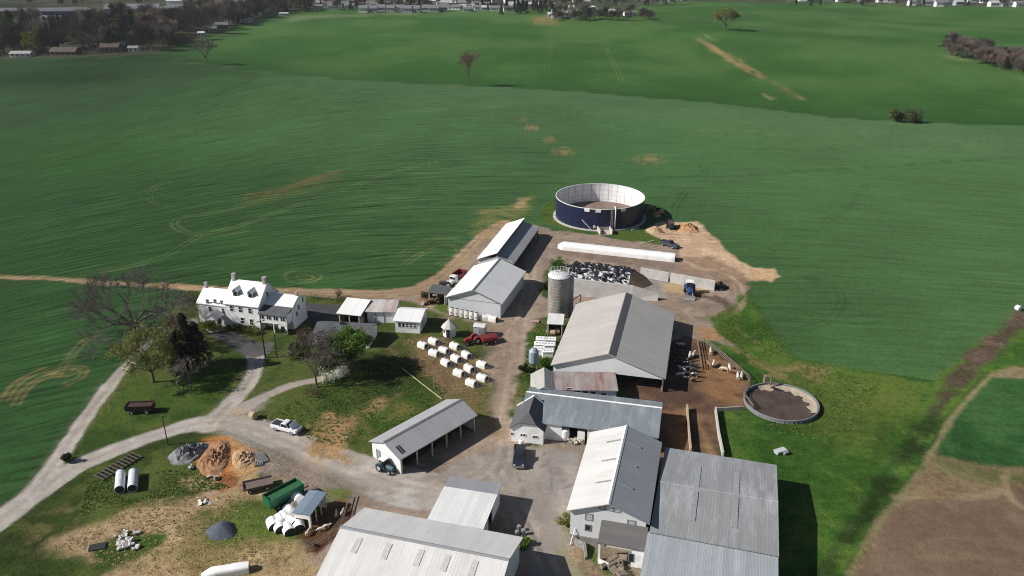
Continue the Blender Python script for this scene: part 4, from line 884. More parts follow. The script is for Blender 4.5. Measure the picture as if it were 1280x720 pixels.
b.roof(sheet('pale_grey_metal', (.375, .38, .385), stain=(.31, .30, .29), amt=.3, rough=.55, lines=.1), cap=M_GTRIM); b.walls(M_WALLW2, {'x+': [], 'x-': [(-b.wy, b.wy)]}); b.posts('x+', 6, M_WOODL, .1)
b.door('y-', -1.9, .9, 2., M_GTRIM, frame=M_GTRIM)
for k in (0, .45): b.strip('roof_vent', M_DARK, b.sx/2-2.1, b.sx/2-.7, -b.sy/2+1.1+k, .22, .08)
MS = b
b = Bld('calf_shelter', 'small shelter with a flat blue-grey roof beside the white hutches and mud pen', 'shed', (365,641.5), (387.5,645.5), (408,616.5), 'r', 2.4, hr=2.55, axis='l', ov=.15, he2=2.4)
b.roof(M_BLUE, th=.1); b.walls(M_WALLW, {'x+': [], 'y-': [(-b.wx, b.wx, 1.6, 2.35), (b.wx-.3, b.wx, 0, 1.6)], 'x-': [(-b.wy, b.wy)]}); b.posts('x+', 4, M_WOODL, .07)
# roofed feed room at the foot of the silo
b = Bld('feed_room', 'low feed room with a white lean-to roof at the foot of the silo', 'shed', (683.5,405), (704,406.5), (684.5,394.5), 'l', 2.6, hr=3.2, axis='w', ov=.1, rx=-.95)
b.roof(M_WHITE2, th=.1); b.walls(M_WALLB, {'x+': []}); b.posts('x+', 2, M_WOODL, .08)

# --- big round slurry store
c = P(749, 270.5); RT = 13.1; HT = 6.4
t = thing('slurry_tank', 'big round open-topped slurry tank, navy blue outside and white inside', 'tank', c, R(0))
def pan(name, c1, rough=.35):
    m, nt, b_ = new_mat(name); v = coords(nt, (1, 1, 1)); sx = nd(nt, 'ShaderNodeSeparateXYZ'); nt.links.new(v, sx.inputs[0])
    at = nd(nt, 'ShaderNodeMath', operation='ARCTAN2'); nt.links.new(sx.outputs[1], at.inputs[0]); nt.links.new(sx.outputs[0], at.inputs[1])
    ml = nd(nt, 'ShaderNodeMath', operation='MULTIPLY'); nt.links.new(at.outputs[0], ml.inputs[0]); ml.inputs[1].default_value = 30/(2*math.pi)
    cx_ = nd(nt, 'ShaderNodeCombineXYZ'); nt.links.new(ml.outputs[0], cx_.inputs[0]); nt.links.new(sx.outputs[2], cx_.inputs[1])
    br = nd(nt, 'ShaderNodeTexBrick', Scale=1.); br.offset = 0; br.inputs['Brick Width'].default_value = 1.; br.inputs['Row Height'].default_value = 1.45; br.inputs['Mortar Size'].default_value = .035
    br.inputs['Color1'].default_value = (*c1, 1); br.inputs['Color2'].default_value = (*[x*.9 for x in c1], 1); br.inputs['Mortar'].default_value = (*[x*.45 for x in c1], 1)
    nt.links.new(cx_.outputs[0], br.inputs['Vector'])
    s = noise(nt, coords(nt, (.9, .9, .12)), 1, 5, .7)
    nt.links.new(mixc(nt, ramp(nt, s, .5, .85), br.outputs[0], [x*.7 for x in c1]), b_.inputs['Base Color']); b_.inputs['Roughness'].default_value = rough; return m
m = MB(); m.lathe([(RT, 0), (RT, HT), (RT-.06, HT)], 60); m.build('outer_shell', pan('navy_enamel', (.013, .017, .058)), t)
m = MB(); m.lathe([(RT-.06, HT), (RT-.06, 0.1)], 60); m.build('inner_shell', pan('white_enamel', (.85, .85, .85), .5), t)
m = MB(); m.lathe([(RT+.1, HT-.1), (RT+.1, HT+.06), (RT-.1, HT+.06), (RT-.1, HT-.1)], 60, close=True); m.build('rim', M_TRIM, t)
m = MB(); m.lathe([(RT+.02, .0), (RT+.75, .0), (RT+.75, .28), (RT+.02, .28)], 60, close=True); m.build('footing', M_CONC, t)
m = MB(); m.lathe([(0, .75), (RT-.08, .75)], 60); m.build('crust', plain('dried_slurry_crust', (.21, .155, .125), .95, .3, .4, dirt=(.13, .1, .085)), t)
def on_rim(px, py):
    q = P(px, py, 3)-c; return math.atan2(q.y, q.x)
an = R(-81); da = .075
m = MB()
for s_ in (-.24, .24):
    x, y = (RT+.35)*math.cos(an)-s_*math.sin(an), (RT+.35)*math.sin(an)+s_*math.cos(an); m.box((x, y, 3.4), (.08, .08, 6.6))
for k in range(18): m.box(((RT+.35)*math.cos(an), (RT+.35)*math.sin(an), .5+k*.36), (.05, .5, .05), rz=an)
lad = m.build('ladder', M_TRIM, t)
an2 = an+da; m = MB(); x, y = (RT+.35)*math.cos(an2), (RT+.35)*math.sin(an2); m.tube((x, y, .3), (x, y, HT+.5), .17); m.tube((x, y, HT+.5), (x*.93, y*.93, HT+.5), .17); m.build('fill_pipe', M_TRIM, t, smooth=True)
for deg in (-112, -98, -66):
    m = MB(); w_ = R(deg); m.box(((RT+.08)*math.cos(w_), (RT+.08)*math.sin(w_), HT-.45), (.2, 1.5, .9), rz=w_); m.build('rim_bracket', M_TRIM, t)
m = MB(); m.tube(((RT+.3)*math.cos(R(-118)), (RT+.3)*math.sin(R(-118)), 3.), ((RT+.3)*math.cos(R(-106)), (RT+.3)*math.sin(R(-106)), .5), .09); m.build('hose', M_TRIM, t)
m = MB(); w_ = R(-102); m.lathe([(0, 0), (.42, 0), (.42, .2), (0, .2)], 12, c=(0, 0, 0)); m.v = [((RT+v[2])*math.cos(w_)-v[0]*math.sin(w_), (RT+v[2])*math.sin(w_)+v[0]*math.cos(w_), 1.2+v[1]) for v in m.v]; m.build('hatch', M_CONC, t)
# reception pit at the tank's foot
t = thing('reception_pit', 'small concrete pit with two wing walls below the tank ladder', 'pit', P(756, 291), R(8))
for x in (-1.7, 1.7): m = MB(); m.box((x, 0, .7), (.3, 4., 1.4)); m.build('wing_wall', M_CONC, t)
m = MB(); m.box((0, 1.6, .6), (3.08, .3, 1.2)); m.box((0, -.4, .1), (3.08, 3.6, .2)); m.build('apron', M_WOODL, t)

# --- concrete stave silo
c = P(698.5, 398); c.y += 2.2
t = thing('silo', 'short round concrete stave silo with a pale domed cap', 'silo', c)
def stave():
    m, nt, b_ = new_mat('concrete_staves'); v = coords(nt); sx = nd(nt, 'ShaderNodeSeparateXYZ'); nt.links.new(v, sx.inputs[0])
    at = nd(nt, 'ShaderNodeMath', operation='ARCTAN2'); nt.links.new(sx.outputs[1], at.inputs[0]); nt.links.new(sx.outputs[0], at.inputs[1])
    ml = nd(nt, 'ShaderNodeMath', operation='MULTIPLY'); nt.links.new(at.outputs[0], ml.inputs[0]); ml.inputs[1].default_value = 30/(2*math.pi)
    cx_ = nd(nt, 'ShaderNodeCombineXYZ'); nt.links.new(ml.outputs[0], cx_.inputs[0]); nt.links.new(sx.outputs[2], cx_.inputs[1])
    br = nd(nt, 'ShaderNodeTexBrick', Scale=1.); br.inputs['Brick Width'].default_value = 1.; br.inputs['Row Height'].default_value = .76; br.inputs['Mortar Size'].default_value = .05
    br.inputs['Color1'].default_value = (.26, .245, .22, 1); br.inputs['Color2'].default_value = (.34, .325, .3, 1); br.inputs['Mortar'].default_value = (.13, .125, .12, 1)
    nt.links.new(cx_.outputs[0], br.inputs['Vector']); s = noise(nt, coords(nt, (.6, .6, .12)), 1, 5, .7)
    nt.links.new(mixc(nt, ramp(nt, s, .45, .8), br.outputs[0], (.17, .155, .14)), b_.inputs['Base Color']); b_.inputs['Roughness'].default_value = .9; return m
RS = 2.38; HS = 9.3
m = MB(); m.lathe([(RS, 0), (RS, HS)], 40); m.build('shaft', stave(), t, smooth=True)
m = MB(); m.lathe([(RS+.08, HS-.02), (RS+.08, HS+.14), (RS*.8, HS+.55), (RS*.45, HS+.9), (.3, HS+1.06), (0, HS+1.07)], 40); cp = m.build('cap', M_WHITE, t)
m = MB()
for k in range(20):
    w0 = 2*math.pi*k/20; q = [(RS*1.02, HS+.17), (RS*.8, HS+.58), (RS*.45, HS+.93), (.3, HS+1.09)]
    for (ra, za), (rb, zb) in zip(q, q[1:]): m.tube((ra*math.cos(w0), ra*math.sin(w0), za), (rb*math.cos(w0), rb*math.sin(w0), zb), .025, n=4)
m.build('cap_rib', M_GTRIM, cp)
for k in range(12):
    m = MB(); z = .5+k*.76; m.lathe([(RS+.005, z), (RS+.035, z+.02), (RS+.005, z+.04)], 40); m.build('hoop', M_DARK, t)
m = MB()
for k in range(14):
    a0, a1 = R(-40+k*20), R(-20+k*20); m.tube(((RS-.3)*math.cos(a0), (RS-.3)*math.sin(a0), HS+1.35), ((RS-.3)*math.cos(a1), (RS-.3)*math.sin(a1), HS+1.35), .03, n=5)
    m.tube(((RS-.3)*math.cos(a0), (RS-.3)*math.sin(a0), HS+.3), ((RS-.3)*math.cos(a0), (RS-.3)*math.sin(a0), HS+1.35), .03, n=5)
m.build('cap_rail', M_TRIM, cp)
m = MB(); m.box((RS+.4, .3, HS/2), (.9, .9, HS-.6)); m.build('chute', M_GTRIM, t)
t = thing('conveyor_pipe', 'bent pale unloading pipe beside the silo foot', 'pipe', P(715, 391))
m = MB(); m.tube((0, 0, 0), (0, 0, 3), .13); m.tube((0, 0, 3), (2., 2., 3.6), .13); m.build('pipe', M_TRIM, t, smooth=True); m = MB(); m.tube((2., 2., 3.6), (2., 2., 0), .1); m.build('prop', M_GTRIM, t)

# --- white silage bag, bunker walls and silage heap
def bag(name, label, a, b_, rad, hgt, mat, flat=.0, cat='silage bag'):
    A, B = P(*a), P(*b_); d = (B-A); L = d.length; ang = math.atan2(d.y, d.x); t = thing(name, label, cat, A, ang)
    m = MB(); n = 14; seg = int(L/.8)+2; r2 = random.Random(3); rings = []
    for i in range(seg+1):
        f = i/seg; e = min(1, .25+f*L/1.6) if f*L < 1.3 else (1. if f < .985 else .9); w_ = 1+.012*math.sin(i*1.3)+r2.uniform(-.012, .012)
        for k in range(n+1):
            th = math.pi*k/n; m.v.append((f*L, -rad*e*w_*math.copysign(abs(math.cos(th))**.55, math.cos(th)), hgt*(.35+.65*e)*w_*math.sin(th)**.45 if 0 < k < n else 0.))
    for i in range(seg):
        for k in range(n): q = i*(n+1)+k; m.f.append((q, q+1, q+n+2, q+n+1))
    m.f.append(tuple(range(n+1))); m.build('cover', mat, t, smooth=True)
    e = MB(); e.lathe([(0, 0), (rad*.72, .04)], 14, axis='X'); e.v = [(L+.03+abs(v[0])*.3, v[1]*.95, max(.02, .78+v[2]*.7)) for v in e.v]; e.build('cut_face', M_WOOD, t); return t
bag('silage_bag', 'long white plastic silage bag lying on the earth below the blue tank', (697.5,309.5), (844,325.5), 1.55, 1.7, M_PLASTIC)
def wall_px(name, label, bottom, topz, thick=.35, mat=M_CONC, cat='wall', seam=None, group=None, lean=0.):
    pts = [P(*p) for p in bottom]; o0 = pts[0].copy(); t = MB(); n = len(pts)
    d = (pts[-1]-pts[0]).normalized(); nrm = Vector((-d.y, d.x, 0))
    for i in range(n-1):
        a, b_ = pts[i]-o0, pts[i+1]-o0; za, zb = topz[i], topz[i+1]; s = nrm*lean
        t.hexa([a, b_, b_+nrm*(thick+2*lean), a+nrm*(thick+2*lean)], [a+s+Vector((0, 0, za)), b_+s+Vector((0, 0, zb)), b_+s+nrm*thick+Vector((0, 0, zb)), a+s+nrm*thick+Vector((0, 0, za))])
    return tag(t.build(name, mat, loc=o0), label, cat, group)
M_BUNK = plain('bunker_concrete', (.52, .505, .485), .85, .1, .7, dirt=(.38, .36, .33))
wall_px('bunker_wall', 'long pale concrete bunker wall in front of the tyre-covered silage', [(712.5,369.5), (790,375), (822,376.5)], [4.1, 3.3, 1.5], .4, M_BUNK, lean=.55)
wall_px('bunker_wall', 'pale concrete bunker wall behind, left section with a dark end post', [(800,346), (835,352.5)], [2.4, 2.4], .4, M_BUNK)
wall_px('bunker_wall', 'pale concrete bunker wall, right section ending at the black tyre heap', [(837.2,353), (892.5,363.5)], [2.4, 2.5], .4, M_BUNK)
# heap
A, B, C = P(705,350), P(806,362), P(712,334.5); d = B-A; L = d.length; ang = math.atan2(d.y, d.x); Wd = 8.2
t = thing('silage_heap', 'silage heap under black and white plastic held down by old tyres', 'silage', A, ang)
r2 = random.Random(5); nx, ny = 60, 22; m = MB(); face = MB()
def heapz(u, v):                                          # u along, v across (0..1)
    e = min(1, v*4.5, (1-v)*4.); s = min(1, u*6+.35) if u < .2 else 1
    z = 2.65*max(0, e)**.6*s
    return z+.18*(vn1(u*24, v*9)-.5)
def vn1(x, y): return float(vnoise(np.array([x]), np.array([y]), 77)[0])
Lc = L*.80
for i in range(nx+1):
    for j in range(ny+1):
        u, v = i/nx, j/ny; m.v.append((u*Lc, v*Wd, max(.02, heapz(u, v))))
for i in range(nx):
    for j in range(ny): q = i*(ny+1)+j; m.f.append((q, q+1, q+ny+2, q+ny+1))
hc = m.build('plastic_cover', patchy('crumpled_cover', (.022, .026, .034), (.62, .64, .66), .53, 1.25, .5, .05, 5.), t, smooth=True)
f_ = MB(); n = ny
for j in range(ny+1):
    v = j/ny; f_.v += [(Lc-.02, v*Wd, max(.02, heapz(1, v)-.02)), (Lc+(2.2+3.2*(1-abs(v-.45)*1.4)), .5+v*(Wd-1), .02)]
for j in range(ny): f_.f.append((2*j, 2*j+2, 2*j+3, 2*j+1))
f_.build('cut_face', plain('brown_silage', (.105, .072, .05), .95, .35, 2., bump=.1), t)
HEAP = (A, ang, Lc, Wd)
# weighting tyres, each one a thing
def tyre_mb(R0=.42, r=.13, n=14, k=7):
    m = MB()
    for i in range(n):
        a0 = 2*math.pi*i/n
        for j in range(k): b_ = 2*math.pi*j/k; q = R0-r+r*math.cos(b_); m.v.append((q*math.cos(a0), q*math.sin(a0), r+r*math.sin(b_)))
    for i in range(n):
        for j in range(k): m.f.append((i*k+j, ((i+1) % n)*k+j, ((i+1) % n)*k+(j+1) % k, i*k+(j+1) % k))
    return m
ty = tyre_mb().build('tyre', M_TYRE, smooth=True); first = True
ca, sa = math.cos(ang), math.sin(ang)
def put_tyre(loc, label, group, tilt=(0, 0)):
    global first
    o = ty if first else ty.copy()
    if not first: col.objects.link(o)
    first = False; o.location = loc; o.rotation_euler = (tilt[0], tilt[1], r2.uniform(0, 3)); tag(o, label, 'tyre', group); return o
for k in range(170):
    u = r2.uniform(.03, .98); v = r2.uniform(.12, .9) if k > 45 else r2.choice((r2.uniform(.02, .14), r2.uniform(.86, .95)))
    z = max(.02, heapz(u, v)); lx, ly = u*Lc, v*Wd
    put_tyre((A.x+lx*ca-ly*sa, A.y+lx*sa+ly*ca, z), 'old black tyre lying on the plastic silage cover', 'tyres on the silage cover', (r2.uniform(-.3, .3), r2.uniform(-.3, .3)))
hb = P(900, 359.5)
for k in range(46):
    w_ = r2.uniform(0, 6.28); q = r2.random()**.5; z = max(0, 1.5*(1-q))*r2.random()
    put_tyre((hb.x+1.5*q*math.cos(w_), hb.y+2.1*q*math.sin(w_), z), 'scrap tyre in the black heap at the end of the bunker wall', 'tyres heaped by the bunker wall', (r2.uniform(-.8, .8)*(z > .2), r2.uniform(-.8, .8)*(z > .2)))

def mound(name, label, cat, pts, hgt, mat, seed=1, rough=.25, kind=None, n=26):
    """heap of loose stuff filling a pixel outline"""
    w_ = [P(*p) for p in pts]; c = sum(w_, Vector())/len(w_); q = [p-c for p in w_]; m = MB(); rr = random.Random(seed); rings = 8
    ang_ = [2*math.pi*k/n for k in range(n)]
    def radius(a):
        best = 0; d = Vector((math.cos(a), math.sin(a), 0))
        for i in range(len(q)):
            p0, p1 = q[i], q[(i+1) % len(q)]; e = p1-p0; den = d.x*e.y-d.y*e.x
            if abs(den) < 1e-9: continue
            t_ = (p0.x*e.y-p0.y*e.x)/den; s_ = (p0.x*d.y-p0.y*d.x)/den
            if t_ > 0 and -1e-6 <= s_ <= 1+1e-6: best = max(best, t_)
        return best
    rad = [radius(a) for a in ang_]; m.v.append((0, 0, hgt))
    for k in range(1, rings+1):
        f = k/rings
        for i, a in enumerate(ang_):
            e = rad[i]*f*rr.uniform(.94, 1.04); z = hgt*(1-f**1.5)*(1+rr.uniform(-rough, rough)) if k < rings else -.02
            m.v.append((e*math.cos(a), e*math.sin(a), z))
    for i in range(n): m.f.append((0, 1+i, 1+(i+1) % n))
    for k in range(rings-1):
        for i in range(n): a0 = 1+k*n+i; a1 = 1+k*n+(i+1) % n; m.f.append((a0, a0+n, a1+n, a1))
    o = m.build(name, mat, loc=c, smooth=rough < .1); tag(o, label, cat)
    if kind: o['kind'] = kind
    return o
M_SAND = plain('tan_sand', (.46, .33, .20), .95, .15, 1.2, bump=.05)
mound('sand_pile', 'small pile of tan sand lying against the front bunker wall', 'sand', [(754,361), (762,359), (770,361), (774,366), (768,371), (756,371)], 1.0, M_SAND, 2)
mound('sand_pile', 'long orange spoil heap at the edge of the pale dug ground', 'soil', [(846,281), (862,279), (872,284), (874,291), (862,292), (846,290)], 1.5, plain('orange_soil', (.42, .24, .12), .95, .2, 1.), 3)
mound('sand_pile', 'small orange soil pile in the shade right of the blue tank', 'soil', [(815,266), (822,263), (828,266), (829,270), (822,272), (816,270)], 1.2, M_SAND, 4)
mound('sand_pile', 'pale spoil ridge at the corner of the grass by the tank', 'soil', [(806,287), (818,281), (828,286), (826,292), (816,294)], .7, M_SAND, 5)
mound('stone_pile', 'grey heap of broken stone beside the gravel drive', 'stones', [(208,572), (222,560), (240,555), (260,553), (262,560), (250,572), (236,581), (216,582)], 1.25, plain('broken_grey_stone', (.20, .20, .21), .95, .45, 2.2, bump=.15, dirt=(.33, .33, .32)), 6, .5)
mound('gravel_pile', 'smooth dark blue-grey gravel mound on the grass at lower left', 'gravel', [(256,664), (264,656), (280,650), (292,653), (297,664), (292,673), (272,676), (260,674)], 1.15, plain('blue_grey_gravel', (.085, .098, .125), .95, .25, 3, bump=.02), 7, .01)
mound('soil_pile', 'rough orange-brown earth heap right of the grey stones', 'soil', [(244,582), (256,562), (272,547), (290,552), (288,575), (280,590), (262,597), (250,592)], .85, plain('orange_brown_earth', (.31, .17, .09), .95, .35, 1., bump=.15), 8, .45)
mound('soil_pile', 'paler tan earth heap between the orange earth and the pallets', 'soil', [(290,565), (306,560), (320,566), (318,578), (300,588), (290,582)], .75, plain('pale_tan_earth', (.43, .28, .16), .95, .2, 1., bump=.1), 9, .35)

# --- sunken round manure pit
c = P(976, 505.5); RP = 6.45
t = thing('manure_pit', 'round concrete manure pit with a grey rim wall and dark crust', 'pit', c)
M_PITW = plain('grey_pit_concrete', (.19, .205, .22), .85, .12, .8, dirt=(.25, .24, .22))
m = MB(); m.lathe([(RP, 0), (RP, .75), (RP-.16, .75), (RP-.16, 0.03)], 56); m.build('ring_wall', M_PITW, t)
m = MB()
for k in range(56):
    a0 = 2*math.pi*k/56; m.box(((RP+.02)*math.cos(a0), (RP+.02)*math.sin(a0), .36), (.05, .06, .7), rz=a0)
m.lathe([(RP+.02, .62), (RP+.045, .65), (RP+.02, .68)], 56); m.build('wall_ribs', M_GTRIM, t)
m = MB(); m.lathe([(0, .1), (RP-.3, .1)], 56); m.build('crust', plain('dark_slurry', (.07, .048, .042), .8, .4, .35, dirt=(.095, .07, .06)), t)
m = MB(); n = 20; vs = []
for k in range(n+1):
    a0 = R(-35)+k*R(150)/n
    for f, z in ((.955, .5), (.86-.05*math.sin(k*.9), .25), (.74+.08*math.sin(k*1.7), .11)): vs.append(((RP-.0)*f*math.cos(a0), RP*f*math.sin(a0), z))
m.add(vs, [(3*k+i, 3*k+i+1, 3*k+i+4, 3*k+i+3) for k in range(n) for i in range(2)]); m.build('sand_bank', plain('pale_bank', (.36, .30, .23), .95, .2, 1.), t)
m = MB(); m.box((-.2, RP-.8, 1.3), (.3, .3, 2.6)); m.box((-.2, RP-1.6, .9), (.35, 2.4, .35), rx=R(-38)); m.box((-.9, RP+.4, 1.), (.5, .8, 2)); m.build('pump', M_WOOD, t)

# --- blue-grey feed bin
t = thing('feed_bin', 'small blue-grey steel feed bin on legs by the verge', 'feed bin', P(667, 463))
m = MB(); m.lathe([(0, 1.0), (.25, 1.0), (.95, 1.9), (.95, 4.2), (.5, 4.75), (.25, 4.85), (0, 4.85)], 20); m.build('hopper', plain('blue_grey_steel', (.27, .335, .385), .4, .1, 1.2), t)
for k in range(4):
    m = MB(); a0 = R(45+90*k); m.tube((.9*math.cos(a0), .9*math.sin(a0), 0), (.9*math.cos(a0), .9*math.sin(a0), 2.2), .06, n=6); m.build('leg', M_GTRIM, t)
m = MB(); m.lathe([(.97, 2.6), (.99, 2.63), (.97, 2.66)], 20); m.lathe([(.97, 3.4), (.99, 3.43), (.97, 3.46)], 20); m.build('band', M_GTRIM, t)
# ------------------------------------------------------------------ calf hutches, crates, bales
M_HUTCH = plain('hutch_plastic', (.74, .73, .70), .45, .06, 2, dirt=(.46, .42, .35))
def make_hutch():
    t = thing('calf_hutch', 'white calf hutch', 'calf hutch')
    m = MB(); n = 10; prof = [(-1.15, .92, .78), (-1.0, 1., .9), (.2, .98, .98), (1.1, .94, .92), (1.15, .9, .88)]
    for x, kw, kh in prof:
        for k in range(n+1):
            a0 = math.pi*k/n; m.v.append((x, -.72*kw*math.copysign(abs(math.cos(a0))**.55, math.cos(a0)), 1.38*kh*math.sin(a0)**.5 if 0 < k < n else 0))
    for i in range(len(prof)-1):
        for k in range(n): q = i*(n+1)+k; m.f.append((q, q+1, q+n+2, q+n+1))
    m.f.append(tuple(range(n+1))); m.f.append(tuple(range(len(prof)*(n+1)-n-1, len(prof)*(n+1)))[::-1]); m.build('shell', M_HUTCH, t, smooth=False)
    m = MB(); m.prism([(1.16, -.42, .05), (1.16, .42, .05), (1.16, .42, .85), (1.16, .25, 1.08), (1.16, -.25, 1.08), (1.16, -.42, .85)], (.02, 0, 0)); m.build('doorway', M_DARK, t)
    m = MB(); m.lathe([(0, .12), (.16, .12), (.16, 0), (0, 0)], 10, c=(-.2, 0, 1.33)); m.build('roof_vent', M_GTRIM, t)
    m = MB()
    for (xa, ya), (xb, yb) in (((1.2, -.7), (2.5, -.7)), ((2.5, -.7), (2.5, .7)), ((2.5, .7), (1.2, .7))):
        for z in (.35, .65, .95): m.tube((xa, ya, z), (xb, yb, z), .016, n=4)
    for x, y in ((2.5, -.7), (2.5, .7), (1.2, -.7), (1.2, .7)): m.tube((x, y, 0), (x, y, .97), .02, n=4)
    m.build('pen', M_GTRIM, t); return t
HU = make_hutch()
rows = [('nearest row', [(527.8,434.2),(541.7,443.7),(556.7,455.8),(573.3,469.2),(588.7,480.8)]),
        ('middle row', [(540.8,429.5),(555,440),(570.8,451.3),(588.3,463.8),(602.5,475)]),
        ('far row', [(567.5,435.8),(583.7,446.7),(601.2,458.3)])]
ords = ['first', 'second', 'third', 'fourth', 'fifth']; used = False
for rn, pts in rows:
    for i, p in enumerate(pts):
        w_ = 'leftmost' if i == 0 else 'last on the right' if i == len(pts)-1 else ords[i]+' from the left'
        lb = f'white calf hutch on the weedy ground, {w_} in the {rn}'; q = P(*p); q.z = 0
        o = HU if not used else dup(HU, q, 0); used = True; o.location = q+Vector((rnd.gauss(0, .15), rnd.gauss(0, .15), 0)); o.scale = (.92,)*3; o.rotation_euler = (0, rnd.uniform(-.02, .02), R(-44+rnd.uniform(-9, 9))); tag(o, lb, 'calf hutch', 'calf hutches in three rows')
        e = Vector((math.cos(R(-44)), math.sin(R(-44)), 0))
for i, p in enumerate([(565.6,392.5),(571.5,394),(578,395.5),(584.4,396.5),(590.6,397.8),(596.5,399)]):
    w_ = ['leftmost', 'second from the left', 'third from the left', 'fourth from the left', 'fifth from the left', 'rightmost'][i]
    o = dup(HU, P(*p), R(180+76), f'calf hutch tipped on end against the pole barn, {w_} of six', 'hutches stood on end'); o.rotation_euler = (0, R(-82), R(76+rnd.uniform(-8, 8))); o.location.z = .84; o.scale = (.72,)*3
    for ch in list(o.children):
        if ch.name.startswith('pen'): bpy.data.objects.remove(ch)
for p, a_, lb in (((606.5,399.5), -10, 'white calf hutch right of the six upended ones by the pole barn'), ((616,401), -30, 'white calf hutch at the right corner of the pole barn front wall')):
    o = dup(HU, P(*p), R(a_), lb, 'hutches along the pole barn')
    for ch in list(o.children):
        if ch.name.startswith('pen'): bpy.data.objects.remove(ch)
# barrel-shaped hutches by the little blue-roofed shelter
def make_dome():
    t = thing('hooped_hutch', 'round-topped white plastic hutch', 'calf hutch'); n = 12; m = MB()
    for x, k in ((-1.1, .93), (-.4, 1), (.4, 1), (1.1, .97)):
        for j in range(n+1): a0 = math.pi*(-.12+1.24*j/n); m.v.append((x, -1.0*k*math.cos(a0), max(0, .35+1.0*k*math.sin(a0))))
    for i in range(3):
        for j in range(n): q = i*(n+1)+j; m.f.append((q, q+1, q+n+2, q+n+1))
    m.f.append(tuple(range(n+1))); m.build('shell', M_PLASTIC, t, smooth=True)
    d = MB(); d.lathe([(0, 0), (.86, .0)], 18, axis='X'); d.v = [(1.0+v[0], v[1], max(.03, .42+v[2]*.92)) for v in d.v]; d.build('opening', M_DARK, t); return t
DO = make_dome(); used = False
for p, a_, lb in (((341.5,657.5), -60, 'round-topped white hutch farthest left in the white cluster'), ((349.5,661), -60, 'round-topped white hutch, second from the left in the white cluster'),
                  ((360.5,664), -58, 'largest white hutch at the front of the cluster, facing the mud pen'), ((356,650), 120, 'white hutch in the middle of the cluster, below the green wagon'),
                  ((362,642), 120, 'white hutch touching the left edge of the blue-grey shelter'), ((364,655.5), -40, 'small white hutch between the cluster and the shelter front'), ((373.5,659), -70, 'rounded white hutch at the front corner of the blue-grey shelter'),
                  ((351,653.5), 120, 'white hutch behind the second one from the left')):
    o = DO if not used else dup(DO, (0, 0, 0)); used = True; o.location = P(*p); o.scale = (.86,)*3; o.rotation_euler = (0, 0, R(a_)); tag(o, lb, 'calf hutch', 'white hutches by the blue-grey shelter')
def round_bale(name, label, p, mat, r=.75, w_=1.3, a_=0., cat='hay bale', group=None, z=0):
    m = MB(); m.lathe([(0, 0), (r*.9, 0), (r, .06), (r, w_-.06), (r*.9, w_), (0, w_)], 20, axis='Y'); m.v = [(v[0], v[1]-w_/2, v[2]+r) for v in m.v]; q = P(*p) if p[1] > 200 else G(*p); q.z += z-.02
    o = m.build(name, mat, loc=q, smooth=False); o.rotation_euler = (0, 0, R(a_)); return tag(o, label, cat, group)
M_HAY = plain('dry_hay', (.42, .34, .21), .95, .25, 5, bump=.03)
round_bale('wrapped_bale', 'white wrapped round bale behind the blue-grey shelter', (373,629), M_PLASTIC, .85, 1.3, 40)
round_bale('round_bale', 'greyish weathered round bale between the green wagon and the shelter', (366.5,634), plain('grey_hay', (.3, .28, .24), .95, .2, 4), .6, 1.2, 30)
round_bale('round_bale', 'single tan round hay bale on the lawn by the drive bend', (317,523), M_HAY, .68, 1.1, 60)
round_bale('wrapped_bale', 'white wrapped bale standing at the field edge by the far right ditch', (1272,388), M_PLASTIC, .62, 1.0, 20)
for i, (p, z) in enumerate((((687,417), 0), ((691,418.5), 0), ((696,417), 0))):
    round_bale('round_bale', ['left', 'middle', 'right'][i]+' tan bale of three under the feed room roof', p, M_HAY, .6, 1.1, 70+i*10, group='bales under the feed room')
t0 = thing('box_pen', 'white box pen', 'calf pen')
m = MB(); m.box((0, 0, .6), (2.2, 1.5, 1.2), taper=.95); m.build('box', M_PLASTIC, t0, bevel=.06)
m = MB(); m.box((0, 0, 1.24), (2.3, 1.6, .1)); lid = m.build('lid', M_PLASTIC, t0, bevel=.03)
for x in (-.6, 0, .6): m = MB(); m.box((x, 0, 1.30), (.35, .35, .03)); m.build('vent', M_GTRIM, lid)
for i, (p, lb) in enumerate((((676.8,429.5), 'top one of the left column'), ((674.8,435.8), 'middle one of the left column'), ((673.6,442.5), 'bottom one of the left column'),
                             ((688,430), 'top one of the right column'), ((686.3,436.7), 'middle one of the right column'), ((684.5,445), 'bottom one of the right column'))):
    o = t0 if i == 0 else dup(t0, (0, 0, 0)); o.location = P(*p); o.rotation_euler = (0, 0, R(-8+i*2)); tag(o, f'white plastic box pen by the silo verge, {lb}', 'calf pen', 'white box pens by the verge')

